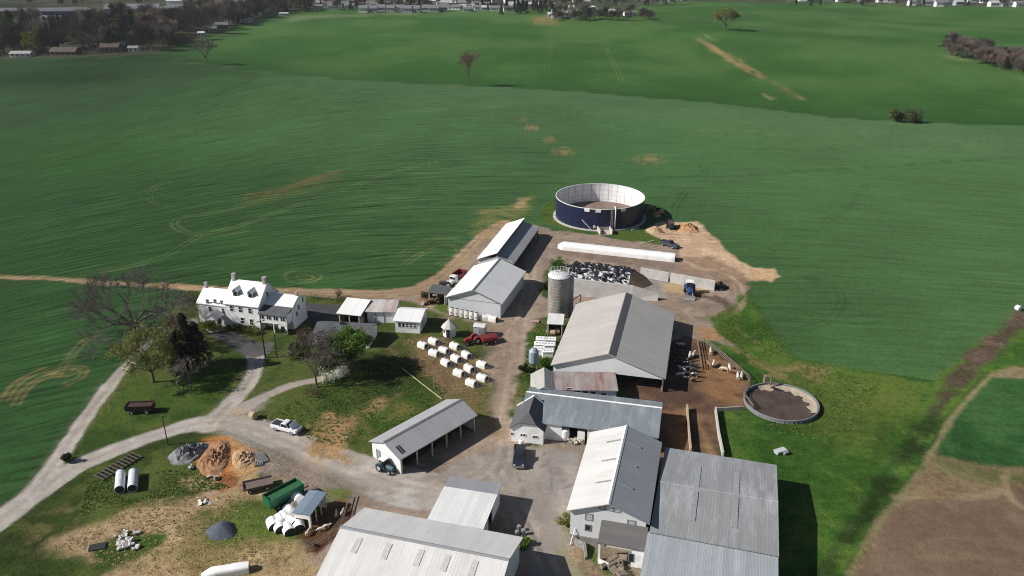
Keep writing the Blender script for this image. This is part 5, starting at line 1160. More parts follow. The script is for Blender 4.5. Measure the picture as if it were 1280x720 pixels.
# ------------------------------------------------------------------ cattle
def skinned(name, verts, edges, radii, mat, sub=2, root=0):
    me = bpy.data.meshes.new(name); me.from_pydata(verts, edges, []); o = bpy.data.objects.new(name, me); col.objects.link(o)
    md = o.modifiers.new('skin', 'SKIN'); md.use_smooth_shade = True
    for i, v in enumerate(me.skin_vertices[0].data): v.radius = radii[i] if isinstance(radii[i], tuple) else (radii[i],)*2; v.use_root = (i == root)
    s = o.modifiers.new('sub', 'SUBSURF'); s.levels = s.render_levels = sub
    dg = bpy.context.evaluated_depsgraph_get(); m2 = bpy.data.meshes.new_from_object(o.evaluated_get(dg)); bpy.data.objects.remove(o); m2.name = name; m2.materials.clear(); m2.materials.append(mat); m2.shade_smooth(); return m2
def cow_mesh(mat, low=False):
    v = [(-.72,0,1.12), (-.2,0,1.04), (.35,0,1.06), (.72,0,1.14)]; e = [(0,1),(1,2),(2,3)]; r = [(.30,.33), (.34,.40), (.32,.38), (.27,.33)]
    head = [(1.02,0,1.2), (1.28,0,1.32), (1.5,0,1.2), (1.68,0,1.08)] if not low else [(1.0,0,1.0), (1.22,0,.75), (1.36,0,.5), (1.44,0,.32)]
    rr = [(.19,.22), .15, .13, .085]
    for i, p in enumerate(head): v.append(p); e.append((len(v)-2, len(v)-1) if i else (3, len(v)-1)); r.append(rr[i])
    hd = len(v)-3
    for s in (-1, 1): v.append((hd and head[1][0]-.02, s*.24, head[1][2]+.06)); e.append((hd, len(v)-1)); r.append((.03, .05))
    for s in (-1, 1):
        for x, j, pts, q in ((-.72, 0, ((-.74,.24,.86), (-.66,.26,.62), (-.80,.25,.40), (-.74,.25,.04)), (.17,.11,.06,.06)), (.66, 3, ((.66,.22,.82), (.68,.22,.52), (.66,.22,.4), (.67,.22,.04)), (.12,.08,.055,.055))):
            pv = j
            for (a0, b0, c0), rad in zip(pts, q): v.append((a0, s*b0, c0)); e.append((pv, len(v)-1)); r.append(rad); pv = len(v)-1
    v.append((-1.03,0,1.12)); e.append((0, len(v)-1)); r.append(.05); v.append((-1.08,0,.5)); e.append((len(v)-2, len(v)-1)); r.append(.035)
    return skinned('cow', v, e, r, mat)
HIDES = {'white': patchy('white_hide', (.62, .60, .55), (.06, .055, .05), .62, 1.3, .8, .02), 'black and white': patchy('piebald_hide', (.03, .028, .027), (.62, .6, .56), .55, 1.5, .8, .02),
         'black': patchy('black_hide', (.028, .026, .026), (.5, .48, .45), .68, 1.2, .8, .02), 'cream': plain('cream_hide', (.56, .50, .40), .8, .12, 2), 'brown': plain('brown_hide', (.24, .13, .085), .8, .15, 2)}
CM = {}
def cow(p, a_, hide, label, low=False, group=None):
    key = (hide, low)
    if key not in CM: CM[key] = cow_mesh(HIDES[hide], low)
    o = bpy.data.objects.new('cow', CM[key]); col.objects.link(o); o.location = P(*p); o.rotation_euler = (0, 0, R(a_)); s = rnd.uniform(.94, 1.06)*(.74 if group == GC else .52); o.scale = (s,)*3
    return tag(o, label, 'cow', group)
GC = 'cattle in the brown lot'
for p, a_, hd, lb, lw in [
    ((851,433.5), 190, 'white', 'white cow at the head of the line beside the big barn', False), ((851,438), 185, 'black', 'black cow just below the topmost white one', True), ((850.5,442), 195, 'black and white', 'mostly black cow in the upper part of the barn-side line', True),
    ((850,447), 180, 'black', 'black cow between two paler cows along the barn side', True), ((849.5,452), 190, 'black and white', 'black and white cow midway down the barn-side line', True), ((850,457.5), 185, 'black', 'black cow below the middle of the barn-side line', False),
    ((852.5,464.5), 135, 'white', 'big white cow low in the barn-side line, standing askew', False), ((850.5,471), 185, 'white', 'white cow near the bottom of the barn-side line', True), ((862,447.5), 75, 'white', 'white cow left of a pair in the second line of the lot', False),
    ((866.5,446.5), 60, 'cream', 'small pale cow right of the pair in the second line', False), ((861,452.5), 20, 'black', 'black cow under the pale pair in the second line', False), ((860.5,457.5), 200, 'black and white', 'piebald cow in the middle of the crowded lower group', False),
    ((866,459.5), -25, 'black', 'black cow pointing down right in the crowded group', False), ((860,464), 190, 'black and white', 'piebald cow in the crowded group left of centre', False), ((866.5,465), -20, 'black', 'black cow at the right side of the crowded group', False),
    ((860,469.5), 170, 'black', 'black cow at the lower left of the crowded group', False), ((867,471.5), -15, 'black and white', 'piebald cow at the lower right of the crowded group', False), ((858,476), 180, 'black and white', 'lowest piebald cow near the barn corner', False), ((866,477.5), 10, 'brown', 'brown cow at the bottom edge of the crowded group', False),
    ((888,442.5), 80, 'cream', 'lone cream cow standing by the grass edge at the top of the lot', False), ((886.5,458.8), 110, 'brown', 'brown cow with a pale neighbour in the open lot', False), ((891.5,458.3), 70, 'white', 'white cow beside the brown one in the open lot', False),
    ((905.5,464.5), 160, 'cream', 'cream cow lying along the diagonal fence, left of a standing one', True), ((911.8,463.5), 85, 'white', 'white cow standing end-on at the diagonal fence', False), ((915.5,467.5), -20, 'brown', 'brown cow at the diagonal fence', False),
    ((922,473.5), 80, 'white', 'white cow near the lower end of the diagonal fence', False), ((926.5,473.5), 75, 'cream', 'pale cow farthest right at the diagonal fence', False)]:
    cow(p, a_, hd, lb, lw, GC)
for p, a_, hd, lb, lw in [((385,668.5), 75, 'cream', 'pale calf nearest the white hutches in the mud pen', False), ((402,663.5), 200, 'white', 'white calf with lowered head in the middle of the mud pen', True), ((408,660.5), 20, 'cream', 'cream calf right behind the white one in the mud pen', False),
    ((420.5,645), 100, 'white', 'white calf in the shade right of the shelter', False), ((428,643.5), 80, 'cream', 'tan calf at the right fence of the mud pen', False), ((389.5,682.5), 150, 'black', 'dark calf lying low at the bottom of the mud pen', True)]:
    cow(p, a_, hd, lb, lw, 'calves in the mud pen')

# ------------------------------------------------------------------ fences, poles, pipes
def fence(name, label, pts, h=1.2, step=2.4, rails=(.4, .8, 1.15), mat=M_WOOD, r=.05, cat='fence', w=.12):
    q = [P(*p) for p in pts]; o0 = q[0].copy(); t = thing(name, label, cat, o0); q = [p-o0 for p in q]; rl = MB()
    for a_, b_ in zip(q, q[1:]):
        d = b_-a_; n = max(1, round(d.length/step)); ang = math.atan2(d.y, d.x)
        for k in range(n+1):
            if k == n and b_ is not q[-1]: continue
            m = MB(); c = a_+d*k/n; m.box((c.x, c.y, h/2), (w, w, h), rz=ang); m.build('post', mat, t)
        for z in rails: c = (a_+b_)/2; rl.box((c.x, c.y, z), (d.length, .05, .13), rz=ang)
    rl.build('rails', mat, t); return t
fence('lot_fence', 'wooden feed-line fence through the cattle beside the big barn', [(871,428), (874,445), (876.5,463)], 1.3)
fence('lot_fence', 'diagonal wooden fence between the cattle lot and the grass', [(880,429), (899,443), (936,476)], 1.3)
fence('pit_fence', 'short dark fence joining the cattle lot to the round pit', [(937,478), (929,497), (941,513)], 1.2, 2.0)
wall_px('lot_wall', 'pale concrete lane wall on the grass side below the cattle lot', [(893,515), (897,545), (902.5,572)], [1.1, 1.1, 1.1], .25, M_CONC)
wall_px('lot_wall', 'tan concrete wall down the middle of the lane below the cattle lot', [(857.5,512), (859.5,540), (862,568)], [1.2, 1.2, 1.2], .25, plain('tan_concrete', (.42, .33, .23), .9, .15, 1))
wall_px('lot_wall', 'low concrete kerb wall along the lower edge of the cattle lot', [(893.5,514.5), (912,513.5), (929,512.5)], [.7, .7, .7], .25, M_CONCD)
fence('pen_fence', 'wire and post fence around the calves in the mud pen', [(384,690), (412,672), (430,650), (438,622)], 1.0, 2.6, (.5, .9), M_WOOD, w=.08)
fence('yard_fence', 'dark post fence behind the dark paved yard', [(388,372), (404,374), (420,376)], 1.2, 2., (.5, 1.0), M_WOOD)
t = tag(MB().tube(P(502,460.5)+Vector((0, 0, .12)), P(552.5,499.5)+Vector((0, 0, .12)), .10, n=8).build('pipe', plain('straw_yellow', (.36, .36, .18), .7, .2, 1)), 'long straight straw-yellow pipe lying in the grass behind the machine shed', 'pipe')
def pole(base, h, label, arms=0, r=.13, lean=0, mat=M_DARK, cat='pole', a_=0):
    t = thing('utility_pole', label, cat, P(*base)); m = MB(); m.tube((0, 0, 0), (lean, 0, h), r, r*.7); m.build('shaft', mat, t)
    for k in range(arms): m = MB(); m.box((lean, 0, h-.5-k*.9), (1.8, .1, .12), rz=R(a_)); m.build('crossarm', mat, t)
    m = MB(); m.tube((lean, 0, h), (lean, 0, h+.18), .08); m.build('cap', M_GTRIM, t); return t
pole((331.8,447.5), 8.6, 'tall dark utility pole at the front of the farmhouse drive', 1, .15, a_=30); pole((346.5,446.5), 5.4, 'shorter dark pole beside the tall one by the farmhouse', 0, .11)
pole((210,556), 5.6, 'lone dark pole at the edge of the gravel drive', 0, .1); pole((542.5,486), 4.2, 'thin grey pole among the weeds by the calf hutches', 0, .06, mat=M_GTRIM)
t = thing('sign_frame', 'low timber frame standing between the two poles on the lawn', 'frame', P(337.5,444), R(10)); m = MB(); m.box((0, 0, .9), (2.2, .1, .1)); m.build('beam', M_WOOD, t)
for x in (-1.05, 1.05): m = MB(); m.box((x, 0, .45), (.1, .1, .9)); m.build('leg', M_WOOD, t)

# ------------------------------------------------------------------ vehicles and machines
def paint(name, c): return plain(name, c, .35, .06, 1.5, spec=.5)
def wheel(par, x, y, r, w_, rim=M_RIM, name='wheel'):
    m = MB(); m.lathe([(r*.55, -w_/2), (r*.92, -w_/2), (r, -w_*.35), (r, w_*.35), (r*.92, w_/2), (r*.55, w_/2)], 20, c=(x, y, r), axis='Y'); o = m.build(name, M_TYRE, par, smooth=False)
    m = MB(); m.lathe([(0, -w_*.42), (r*.56, -w_*.46), (r*.56, w_*.46), (0, w_*.42)], 14, c=(x, y, r), axis='Y'); m.build('rim', rim, o); return o
def pickup(label, p, a_, c, hood_up=False, L=5.2, W=1.9):
    t = thing('pickup_truck', label, 'pickup truck', P(*p), R(a_)); pt = paint('paint_%d_%d_%d' % tuple(int(99*x) for x in c), c)
    prof = [(-L/2, .45), (L/2-.15, .42), (L/2, .6), (L/2-.05, 1.0), (L*.23, 1.12), (-L/2, 1.1)]
    m = MB(); m.prism([(x, -W/2, z) for x, z in prof], (0, W, 0)); m.build('body', pt, t, bevel=.05)
    m = MB(); cab = [(-.55, 1.1), (L*.22, 1.11), (L*.10, 1.72), (-.25, 1.78), (-.5, 1.72)]; q = []
    m.hexa([(-.6, -W/2+.06, 1.1), (L*.225, -W/2+.06, 1.1), (L*.225, W/2-.06, 1.1), (-.6, W/2-.06, 1.1)], [(-.42, -W/2+.2, 1.78), (L*.08, -W/2+.2, 1.78), (L*.08, W/2-.2, 1.78), (-.42, W/2-.2, 1.78)]); cb = m.build('cab', pt, t, bevel=.05)
    m = MB(); x0, x1 = L*.225+.012, L*.08+.02; m.add([(x0, -W/2+.14, 1.15), (x0, W/2-.14, 1.15), (x1+.01, W/2-.24, 1.74), (x1+.01, -W/2+.24, 1.74)], [(0, 1, 2, 3)]); m.build('windscreen', M_GLASS, cb)
    for s in (-1, 1):
        m = MB(); m.add([(-.45, s*(W/2-.045), 1.18), (L*.19, s*(W/2-.045), 1.18), (L*.09, s*(W/2-.17), 1.68), (-.36, s*(W/2-.17), 1.68)], [(0, 1, 2, 3)]); m.build('side_window', M_GLASS, cb)
        m = MB(); m.box((L/2-.02, s*(W/2-.28), .85), (.06, .34, .2)); m.build('headlight', M_TRIM, t)
    m = MB(); m.box((-L/2+(L/2-.65)/2+.02, 0, 1.085), (L/2-.8, W-.3, .05)); m.build('bed', M_DARK, t)
    m = MB()
    for s in (-1, 1): m.box((-L/2+(L/2-.65)/2+.02, s*(W/2-.08), 1.16), (L/2-.7, .1, .14))
    m.box((-L/2+.06, 0, 1.12), (.1, W-.1, .2)); m.build('bed_side', pt, t)
    m = MB(); m.box((L/2+.03, 0, .5), (.14, W-.1, .2)); m.box((-L/2-.05, 0, .52), (.12, W-.1, .18)); m.build('bumper', M_GTRIM, t)
    if hood_up: m = MB(); m.box((L*.30, 0, 1.5), (.06, W-.3, 1.0), ry=R(-28)); m.build('bonnet', pt, t)
    for x in (-L*.31, L*.32):
        for s in (-1, 1): wheel(t, x, s*(W/2-.12), .38, .26)
    return t
pickup('white pickup truck with its bonnet raised parked on the lawn', (358.5,538), -22, (.72, .73, .75), True)
pickup('black pickup truck parked in front of the milk house', (649,575), -93, (.022, .024, .04))
pickup('dark blue-grey pickup parked on the grass by the pale dug ground', (836.5,308), -48, (.05, .06, .08))
t = thing('drum', 'white plastic drum standing between the milk house and the black pickup', 'drum', P(651.5,557)); m = MB(); m.lathe([(0, 0), (.4, 0), (.42, .1), (.42, .95), (.3, 1.1), (0, 1.12)], 14); m.build('barrel', M_PLASTIC, t); m = MB(); m.lathe([(0, 1.18), (.1, 1.18), (.1, 1.1)], 8); m.build('lid', M_GTRIM, t)
def tractor(label, p, a_, c, roof=None, bucket=False, sc=1., cat='tractor', name='tractor', rim=None, cab=True):
    t = thing(name, label, cat, P(*p), R(a_), scale=sc); pt = paint('paint_%d_%d_%d' % tuple(int(99*x) for x in c), c); rf = roof or pt
    m = MB(); m.hexa([(.25, -.42, .75), (2.0, -.36, .7), (2.0, .36, .7), (.25, .42, .75)], [(.25, -.4, 1.55), (2.0, -.3, 1.35), (2.0, .3, 1.35), (.25, .4, 1.55)]); m.build('bonnet', pt, t, bevel=.06)
    m = MB(); m.box((.2, 0, .75), (3.0, .5, .5)); m.build('chassis', M_DARK, t)
    if cab:
        m = MB(); m.hexa([(-1.0, -.62, 1.2), (.3, -.62, 1.2), (.3, .62, 1.2), (-1.0, .62, 1.2)], [(-.9, -.66, 2.5), (.2, -.66, 2.5), (.2, .66, 2.5), (-.9, .66, 2.5)]); m.build('cab', M_GLASS, t)
        m = MB(); m.box((-.35, 0, 2.58), (1.5, 1.5, .16)); m.build('cab_roof', rf, t, bevel=.04)
    else:
        m = MB(); m.box((-.6, 0, 1.3), (.5, .5, .12)); m.box((-.85, 0, 1.6), (.1, .5, .5)); m.build('seat', M_DARK, t)
    for s in (-1, 1):
        m = MB(); a_l = [R(x) for x in range(20, 161, 20)]
        for k in range(len(a_l)-1):
            m.hexa([(-.75+.9*math.cos(a_l[k]), s*.62, .85+.9*math.sin(a_l[k])), (-.75+.9*math.cos(a_l[k+1]), s*.62, .85+.9*math.sin(a_l[k+1])), (-.75+.9*math.cos(a_l[k+1]), s*1.1, .85+.9*math.sin(a_l[k+1])), (-.75+.9*math.cos(a_l[k]), s*1.1, .85+.9*math.sin(a_l[k]))],
                   [(-.75+.95*math.cos(a_l[k]), s*.62, .85+.95*math.sin(a_l[k])), (-.75+.95*math.cos(a_l[k+1]), s*.62, .85+.95*math.sin(a_l[k+1])), (-.75+.95*math.cos(a_l[k+1]), s*1.1, .85+.95*math.sin(a_l[k+1])), (-.75+.95*math.cos(a_l[k]), s*1.1, .85+.95*math.sin(a_l[k]))])
        m.build('mudguard', pt, t); wheel(t, -.75, s*.9, .82, .46, rim or M_RIM); wheel(t, 1.55, s*.72, .5, .3, rim or M_RIM)
    m = MB(); m.tube((1.2, .25, 1.4), (1.2, .25, 2.3), .05); m.build('exhaust', M_DARK, t)
    if bucket:
        m = MB()
        for s in (-1, 1): m.tube((.3, s*.55, 1.4), (2.3, s*.55, 1.2), .08); m.tube((2.3, s*.55, 1.2), (2.9, s*.55, .35), .08)
        m.build('loader_arm', pt, t); m = MB(); m.prism([(2.8, -1, .1), (3.6, -1, .08), (3.5, -1, .2), (3.0, -1, .3), (2.9, -1, .8), (2.8, -1, .8)], (0, 2, 0)); m.build('bucket', M_GTRIM, t)
    return t
tractor('blue tractor with a white cab roof parked on the sand by the bunker walls', (861.5,367), -100, (.03, .07, .21), M_TRIM, True, 1.15)
tractor('blue-green tractor with a white nose standing at the gable end of the machine shed', (482,588), -35, (.04, .12, .14), M_TRIM, False, .82)
tractor('red tractor at the edge of the hutch ground, left of the red machine', (591,429), 205, (.34, .03, .035), None, False, .95, cab=False)
t = thing('forage_box', 'red self-unloading machine with low sides beside the red tractor', 'farm machine', P(611,428), R(28)); pt = paint('red_paint', (.36, .03, .04))
m = MB(); m.hexa([(-1.6, -.9, .7), (1.6, -.9, .7), (1.6, .9, .7), (-1.6, .9, .7)], [(-1.9, -1.15, 1.6), (1.8, -1.1, 1.35), (1.8, 1.1, 1.35), (-1.9, 1.15, 1.6)]); m.build('body', pt, t)
m = MB(); m.box((-.1, 0, 1.53), (3.2, 1.8, .06), ry=R(4)); m.build('load', plain('dark_red_load', (.16, .03, .03), .9, .3, 3), t)
for s in (-1, 1):
    for x in (-1., 1.): wheel(t, x, s*1.0, .42, .25)
m = MB(); m.box((2.3, 0, .55), (1.4, .1, .1)); m.build('drawbar', M_DARK, t)
t = thing('feed_cart', 'tall grey box cart with a peaked cover behind the red machines', 'feed cart', P(600,419.5), R(-10)); m = MB(); m.box((0, 0, 1.55), (2.3, 2.0, 1.8)); m.build('box', plain('pale_grey_panel', (.42, .42, .43), .6, .1, 1), t)
m = MB(); m.prism([(-1.25, -1.1, 2.45), (-1.25, 1.1, 2.45), (-1.25, 0, 2.8)], (2.5, 0, 0)); m.build('cover', M_WHITE2, t)
m = MB(); m.box((.4, -1.02, 1.5), (.9, .06, 1.3)); m.build('hatch', M_GTRIM, t)
for s in (-1, 1):
    for x in (-.7, .7): wheel(t, x, s*.85, .38, .22)
# farm truck: white cab, dark red box
t = thing('farm_truck', 'old farm truck with a white cab and dark red grain box behind the pole barn', 'truck', P(571,353), R(-118)); m = MB(); m.box((0, 0, .7), (6.2, .9, .3)); m.build('chassis', M_DARK, t)
m = MB(); m.box((-1.3, 0, 1.15), (3.6, 2.3, .2)); 
for s in (-1, 1): m.box((-1.3, s*1.1, 1.75), (3.6, .1, 1.1))
m.box((-3.05, 0, 1.75), (.1, 2.1, 1.1)); m.box((.45, 0, 1.75), (.1, 2.1, 1.1)); m.build('grain_box', paint('dark_red_box', (.18, .03, .03)), t)
m = MB(); m.box((1.35, 0, 1.6), (1.4, 1.9, 1.5), taper=.9); cb = m.build('cab', paint('cream_white', (.7, .7, .68)), t, bevel=.08); m = MB(); m.box((2.02, 0, 1.85), (.05, 1.5, .6)); m.build('windscreen', M_GLASS, cb)
m = MB(); m.box((2.75, 0, 1.15), (1.4, 1.5, .8)); m.build('bonnet', paint('cream_white', (.7, .7, .68)), t, bevel=.1)
for x in (-2.1, 2.5):
    for s in (-1, 1): wheel(t, x, s*.95, .5, .3)
t = tractor('dark old tractor standing nose-in beside the farm truck', (558,357.5), 170, (.06, .05, .045), None, False, .85, cab=False)
# rusty digger by the shelter
t = tractor('rusty orange loader with a raised boom and bucket in front of the small shelter', (543,379), 195, (.27, .15, .065), plain('tan_roof', (.55, .42, .28), .7, .2, 2), True, .85, 'loader', 'old_loader', plain('rusty_rim', (.3, .16, .06), .8, .3, 3))
# excavator near the dug ground
t = thing('excavator', 'small orange excavator with its arm out in the tank shadow', 'excavator', P(823,268.5), R(170)); orange = paint('digger_orange', (.55, .26, .12))
for s in (-1, 1): m = MB(); m.prism([(-1.4, s*.9-.2, .1), (1.4, s*.9-.2, .1), (1.6, s*.9-.2, .35), (1.4, s*.9-.2, .65), (-1.4, s*.9-.2, .65), (-1.6, s*.9-.2, .35)], (0, .4, 0)); m.build('track', M_DARK, t)
m = MB(); m.box((-.3, 0, 1.15), (2.4, 1.7, .8)); m.build('house', orange, t, bevel=.08); m = MB(); m.box((.3, .45, 1.95), (1.1, .8, 1.1)); cb = m.build('cab', M_GLASS, t); m = MB(); m.box((.3, .45, 2.53), (1.2, .9, .1)); m.build('cab_roof', orange, cb)
m = MB(); m.tube((.8, -.3, 1.3), (2.4, -.3, 2.6), .16); m.tube((2.4, -.3, 2.6), (3.6, -.3, 1.4), .13); m.build('boom', orange, t); m = MB(); m.prism([(3.4, -.7, 1.4), (3.9, -.7, 1.2), (3.7, -.7, .7), (3.2, -.7, .8)], (0, .8, 0)); m.build('bucket', M_DARK, t)
def trailer(name, label, cat, p, a_, L, W, h0, hs, mat, load=None, legs=2, r=.42, flare=.12, drawbar=1.4):
    t = thing(name, label, cat, P(*p), R(a_)); m = MB(); m.box((0, 0, h0), (L, W, .14)); m.build('floor', mat, t)
    for s in (-1, 1):
        m = MB(); m.prism([(-L/2, s*W/2, h0), (L/2, s*W/2, h0), (L/2, s*(W/2+flare), h0+hs), (-L/2, s*(W/2+flare), h0+hs)], (0, -s*.08, 0)); m.build('side_board', mat, t)
    for xx in (-L/2+.05, L/2-.05): m = MB(); m.box((xx, 0, h0+hs/2), (.1, W-.17, hs)); m.build('end_board', mat, t)
    if load: m = MB(); m.box((0, 0, h0+hs*.7), (L-.25, W-.2, .1)); m.build('load', load, t)
    xs = [-L*.28, L*.28] if legs == 2 else [-L*.1]
    for x in xs:
        for s in (-1, 1): wheel(t, x, s*(W/2+.02), r, .24)
    m = MB(); m.box((L/2+drawbar/2, 0, h0-.2), (drawbar, .12, .12)); m.build('drawbar', M_DARK, t); return t
gr = paint('farm_green', (.014, .125, .055)); trailer('forage_wagon', 'long green high-sided wagon beside the white hutches', 'wagon', (356,628), 46, 5.6, 1.9, .9, 1.5, gr, plain('dark_green_inside', (.03, .12, .05), .9, .3, 2))
trailer('hay_wagon', 'dark rusty brown wagon parked on the shaded lawn near the drive', 'wagon', (176.5,515), 4, 4.6, 1.7, .8, .9, plain('rust_brown_paint', (.055, .026, .023), .8, .3, 2), plain('rust_inside', (.06, .035, .03), .9, .3, 3))
trailer('flat_trailer', 'low brown flat-bed trailer on the gravel beside the pallets', 'trailer', (323,610), 22, 4.4, 2.0, .7, .35, plain('brown_boards', (.17, .12, .11), .85, .2, 2), None, 2, .35)
trailer('dump_trailer', 'black high-sided tipping trailer on the pale dug ground', 'trailer', (837.5,285), 78, 4.2, 2.0, .8, 1.2, M_DARK, plain('dark_load', (.08, .06, .05), .9, .3, 2), 1)
t = thing('skid_bucket', 'small dark loader bucket left beside the orange spoil heap', 'bucket', P(845.5,286), R(20)); m = MB(); m.prism([(-.5, -.9, 0), (.5, -.9, 0), (.35, -.9, .2), (-.3, -.9, .25), (-.4, -.9, .8), (-.5, -.9, .8)], (0, 1.8, 0)); m.build('scoop', plain('brown_steel', (.09, .055, .04), .8, .3, 2), t); m = MB(); m.box((-.55, 0, .5), (.1, 1.2, .4)); m.build('bracket', M_DARK, t)
t = thing('skid_bucket', 'rusty bucket half buried in the spoil near the tank pipe', 'bucket', P(825.5,290), R(60)); m = MB(); m.prism([(-.5, -.9, 0), (.5, -.9, 0), (.35, -.9, .2), (-.3, -.9, .25), (-.4, -.9, .8), (-.5, -.9, .8)], (0, 1.8, 0)); m.build('scoop', plain('rust_steel', (.17, .08, .05), .9, .3, 2), t)

# ------------------------------------------------------------------ odds and ends
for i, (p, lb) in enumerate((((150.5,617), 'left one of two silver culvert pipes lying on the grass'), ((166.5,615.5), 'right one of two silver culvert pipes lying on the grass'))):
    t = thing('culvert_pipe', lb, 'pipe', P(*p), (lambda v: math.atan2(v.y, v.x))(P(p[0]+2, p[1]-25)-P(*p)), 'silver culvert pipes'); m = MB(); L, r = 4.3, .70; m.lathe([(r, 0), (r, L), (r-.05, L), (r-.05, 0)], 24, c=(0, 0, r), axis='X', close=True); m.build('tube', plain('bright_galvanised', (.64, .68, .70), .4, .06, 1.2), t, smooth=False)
    m = MB()
    for k in range(8): m.lathe([(r+.002, .2+k*.6), (r+.035, .25+k*.6), (r+.002, .3+k*.6)], 24, c=(0, 0, r), axis='X')
    m.build('corrugation', plain('dull_galvanised', (.5, .53, .55), .5, .1, 2), t)
    m = MB(); m.lathe([(0, .12), (r-.06, .12)], 20, c=(0, 0, r), axis='X'); m.build('end_shade', M_DARK, t)  # dark disc standing in for the shade inside the pipe's open end
t = thing('drag_harrow', 'dark iron lattice harrow lying flat on the grass beside the drive', 'harrow', P(148,584), 0); a_, b_ = P(125,596), P(172,568); d = b_-a_; t.rotation_euler = (0, 0, math.atan2(d.y, d.x)); L = d.length
for s in (-1, 0, 1): m = MB(); m.box((0, s*.9, .18), (L, .14, .16)); m.build('rail', M_DARK, t)
for k in range(11): m = MB(); m.box((-L/2+L*k/10, 0, .30), (.2, 2.5, .1)); m.build('bar', plain('dark_wood', (.10, .085, .07), .9, .3, 3), t)
def junk(name, label, cat, p, mat, n, spread, size, seed, z=.15, flat=.5):
    rr = random.Random(seed); m = MB()
    for k in range(n): m.box((rr.gauss(0, spread), rr.gauss(0, spread), z+rr.random()*size*.4), (size*rr.uniform(.4, 1.2), size*rr.uniform(.3, .9), size*flat*rr.uniform(.2, 1)), rz=rr.uniform(0, 3), ry=rr.uniform(-.5, .5), rx=rr.uniform(-.4, .4))
    return tag(m.build(name, mat, loc=P(*p), bevel=.03), label, cat)
M_RAG = plain('dirty_white_sheet', (.58, .56, .53), .7, .2, 2, dirt=(.2, .18, .16))
junk('rubbish_heap', 'heap of crumpled white sheeting dumped in a grassy hollow', 'rubbish', (160,682), M_RAG, 26, .7, .8, 3); junk('rubbish_heap', 'low scatter of white scraps above the hollow', 'rubbish', (155,669), M_RAG, 9, .5, .6, 4)
tag(MB().box((0, 0, .12), (2.2, 1.3, .14), rz=.3).build('tarpaulin', M_DARK, loc=P(122,684), bevel=.04), 'dark folded tarpaulin at the grass edge left of the hollow', 'tarpaulin')
junk('rubbish_scraps', 'broken white boards scattered on the bare ground', 'rubbish', (255,628), M_RAG, 8, .7, .8, 8, .03, .08); junk('stone_rubble', 'small pale rubble beside the orange earth heap', 'rubble', (271,597), M_CONC, 8, .5, .6, 9)
junk('block_pile', 'white and dark broken blocks at the foot of the grey stone heap', 'rubble', (240,585), M_RAG, 5, .3, .5, 10)
for i, (p, lb, zz) in enumerate((((323,580), 'lower left pallet of the grey pallets by the earth heap', 0), ((329,576), 'right pallet of the grey pallets by the earth heap', 0), ((325,571), 'upper pallet of the grey pallets by the earth heap', 0))):
    t = thing('pallet', lb, 'pallet', P(*p), R(20+i*12), 'grey pallets')
    pm = plain('grey_pallet_wood', (.24, .235, .25), .9, .2, 3)
    for k in range(6): m = MB(); m.box((-.6+k*.24, 0, .27), (.11, 1.3, .03)); m.build('board', pm, t)
    for s in (-.6, 0, .6): m = MB(); m.box((0, s, .13), (1.4, .1, .24)); m.build('bearer', pm, t)
t = thing('water_trough', 'white and grey upset water trough lying alone in the pasture', 'trough', P(975,566), R(25)); m = MB(); m.hexa([(-.9, -.4, .05), (.9, -.4, .05), (.9, .4, .05), (-.9, .4, .05)], [(-1., -.5, .6), (1., -.5, .6), (1., .5, .6), (-1., .5, .6)]); m.build('tub', plain('pale_tub', (.5, .52, .54), .5, .15, 2), t); m = MB(); m.box((.5, -.7, .35), (.8, .5, .6), rx=.4); m.build('float_box', M_GTRIM, t); m = MB(); m.box((0, 0, .585), (1.7, .75, .02)); m.build('inside', M_DARK, t)
tag(MB().box((0, 0, .1), (3.2, .5, .16)).build('plank', M_WOODL, loc=P(794,286.5)), 'pale plank lying in the grass right of the tank pit', 'plank').rotation_euler = (0, 0, R(40))
tag(MB().box((0, 0, .1), (5.2, .3, .16)).build('plank', M_WOODL, loc=P(810,303)), 'long pale beam lying across the grass towards the dark pickup', 'plank').rotation_euler = (0, 0, R(35))
tag(MB().box((0, 0, .2), (1.6, 1.0, .3)).build('block_stack', plain('reddish_block', (.4, .26, .22), .9, .2, 3), loc=P(669,403)), 'low stack of pinkish blocks beside the lane near the silo', 'blocks')
t = thing('milk_tank', 'white upright tank in the doorway of the long zinc-roofed barn', 'tank', P(706,549)); m = MB(); m.lathe([(0, .1), (.7, .1), (.75, .2), (.75, 1.9), (.5, 2.15), (0, 2.2)], 18); m.build('vessel', M_PLASTIC, t, smooth=False); m = MB(); m.lathe([(.76, .6), (.78, .63), (.76, .66)], 18); m.build('band', M_GTRIM, t)
junk('scrap_boards', 'tan boards and scrap stacked outside the long barn doorway', 'boards', (719,553), M_WOODL, 10, .7, 1.3, 12, .2, .4)
junk('scrap_boards', 'jumble of dark boards under the bank barn lean-to', 'boards', (768,712), M_WOOD, 16, 1.0, 1.4, 13, .2, .4)
tag(MB().box((0, 0, .25), (2.6, .5, .5), rz=.0).build('feed_trough', M_TRIM, loc=P(759,708), bevel=.05), 'white trough below the lean-to of the bank barn', 'trough').rotation_euler = (0, 0, R(-35))
t = tag(MB().tube((0, 0, 0.1), (.9, 1.2, 2.6), .07).build('leaning_post', M_TRIM, loc=P(712.5,682)), 'white post leaning at the corner of the bank barn footing', 'post')
wall_px('retaining_wall', 'old stone retaining wall below the bank barn corner', [(712,678), (729,687), (731,700)], [.9, 1.0, .5], .4, M_STONE)
bag('silage_tube', 'end of a white plastic silage tube at the bottom edge of the photo', (252,722), (312,712), .8, 1.1, M_PLASTIC)
t = thing('tank_trailer', 'grey scrap and metal drums between the white barn and the shed', 'scrap', P(646,670))
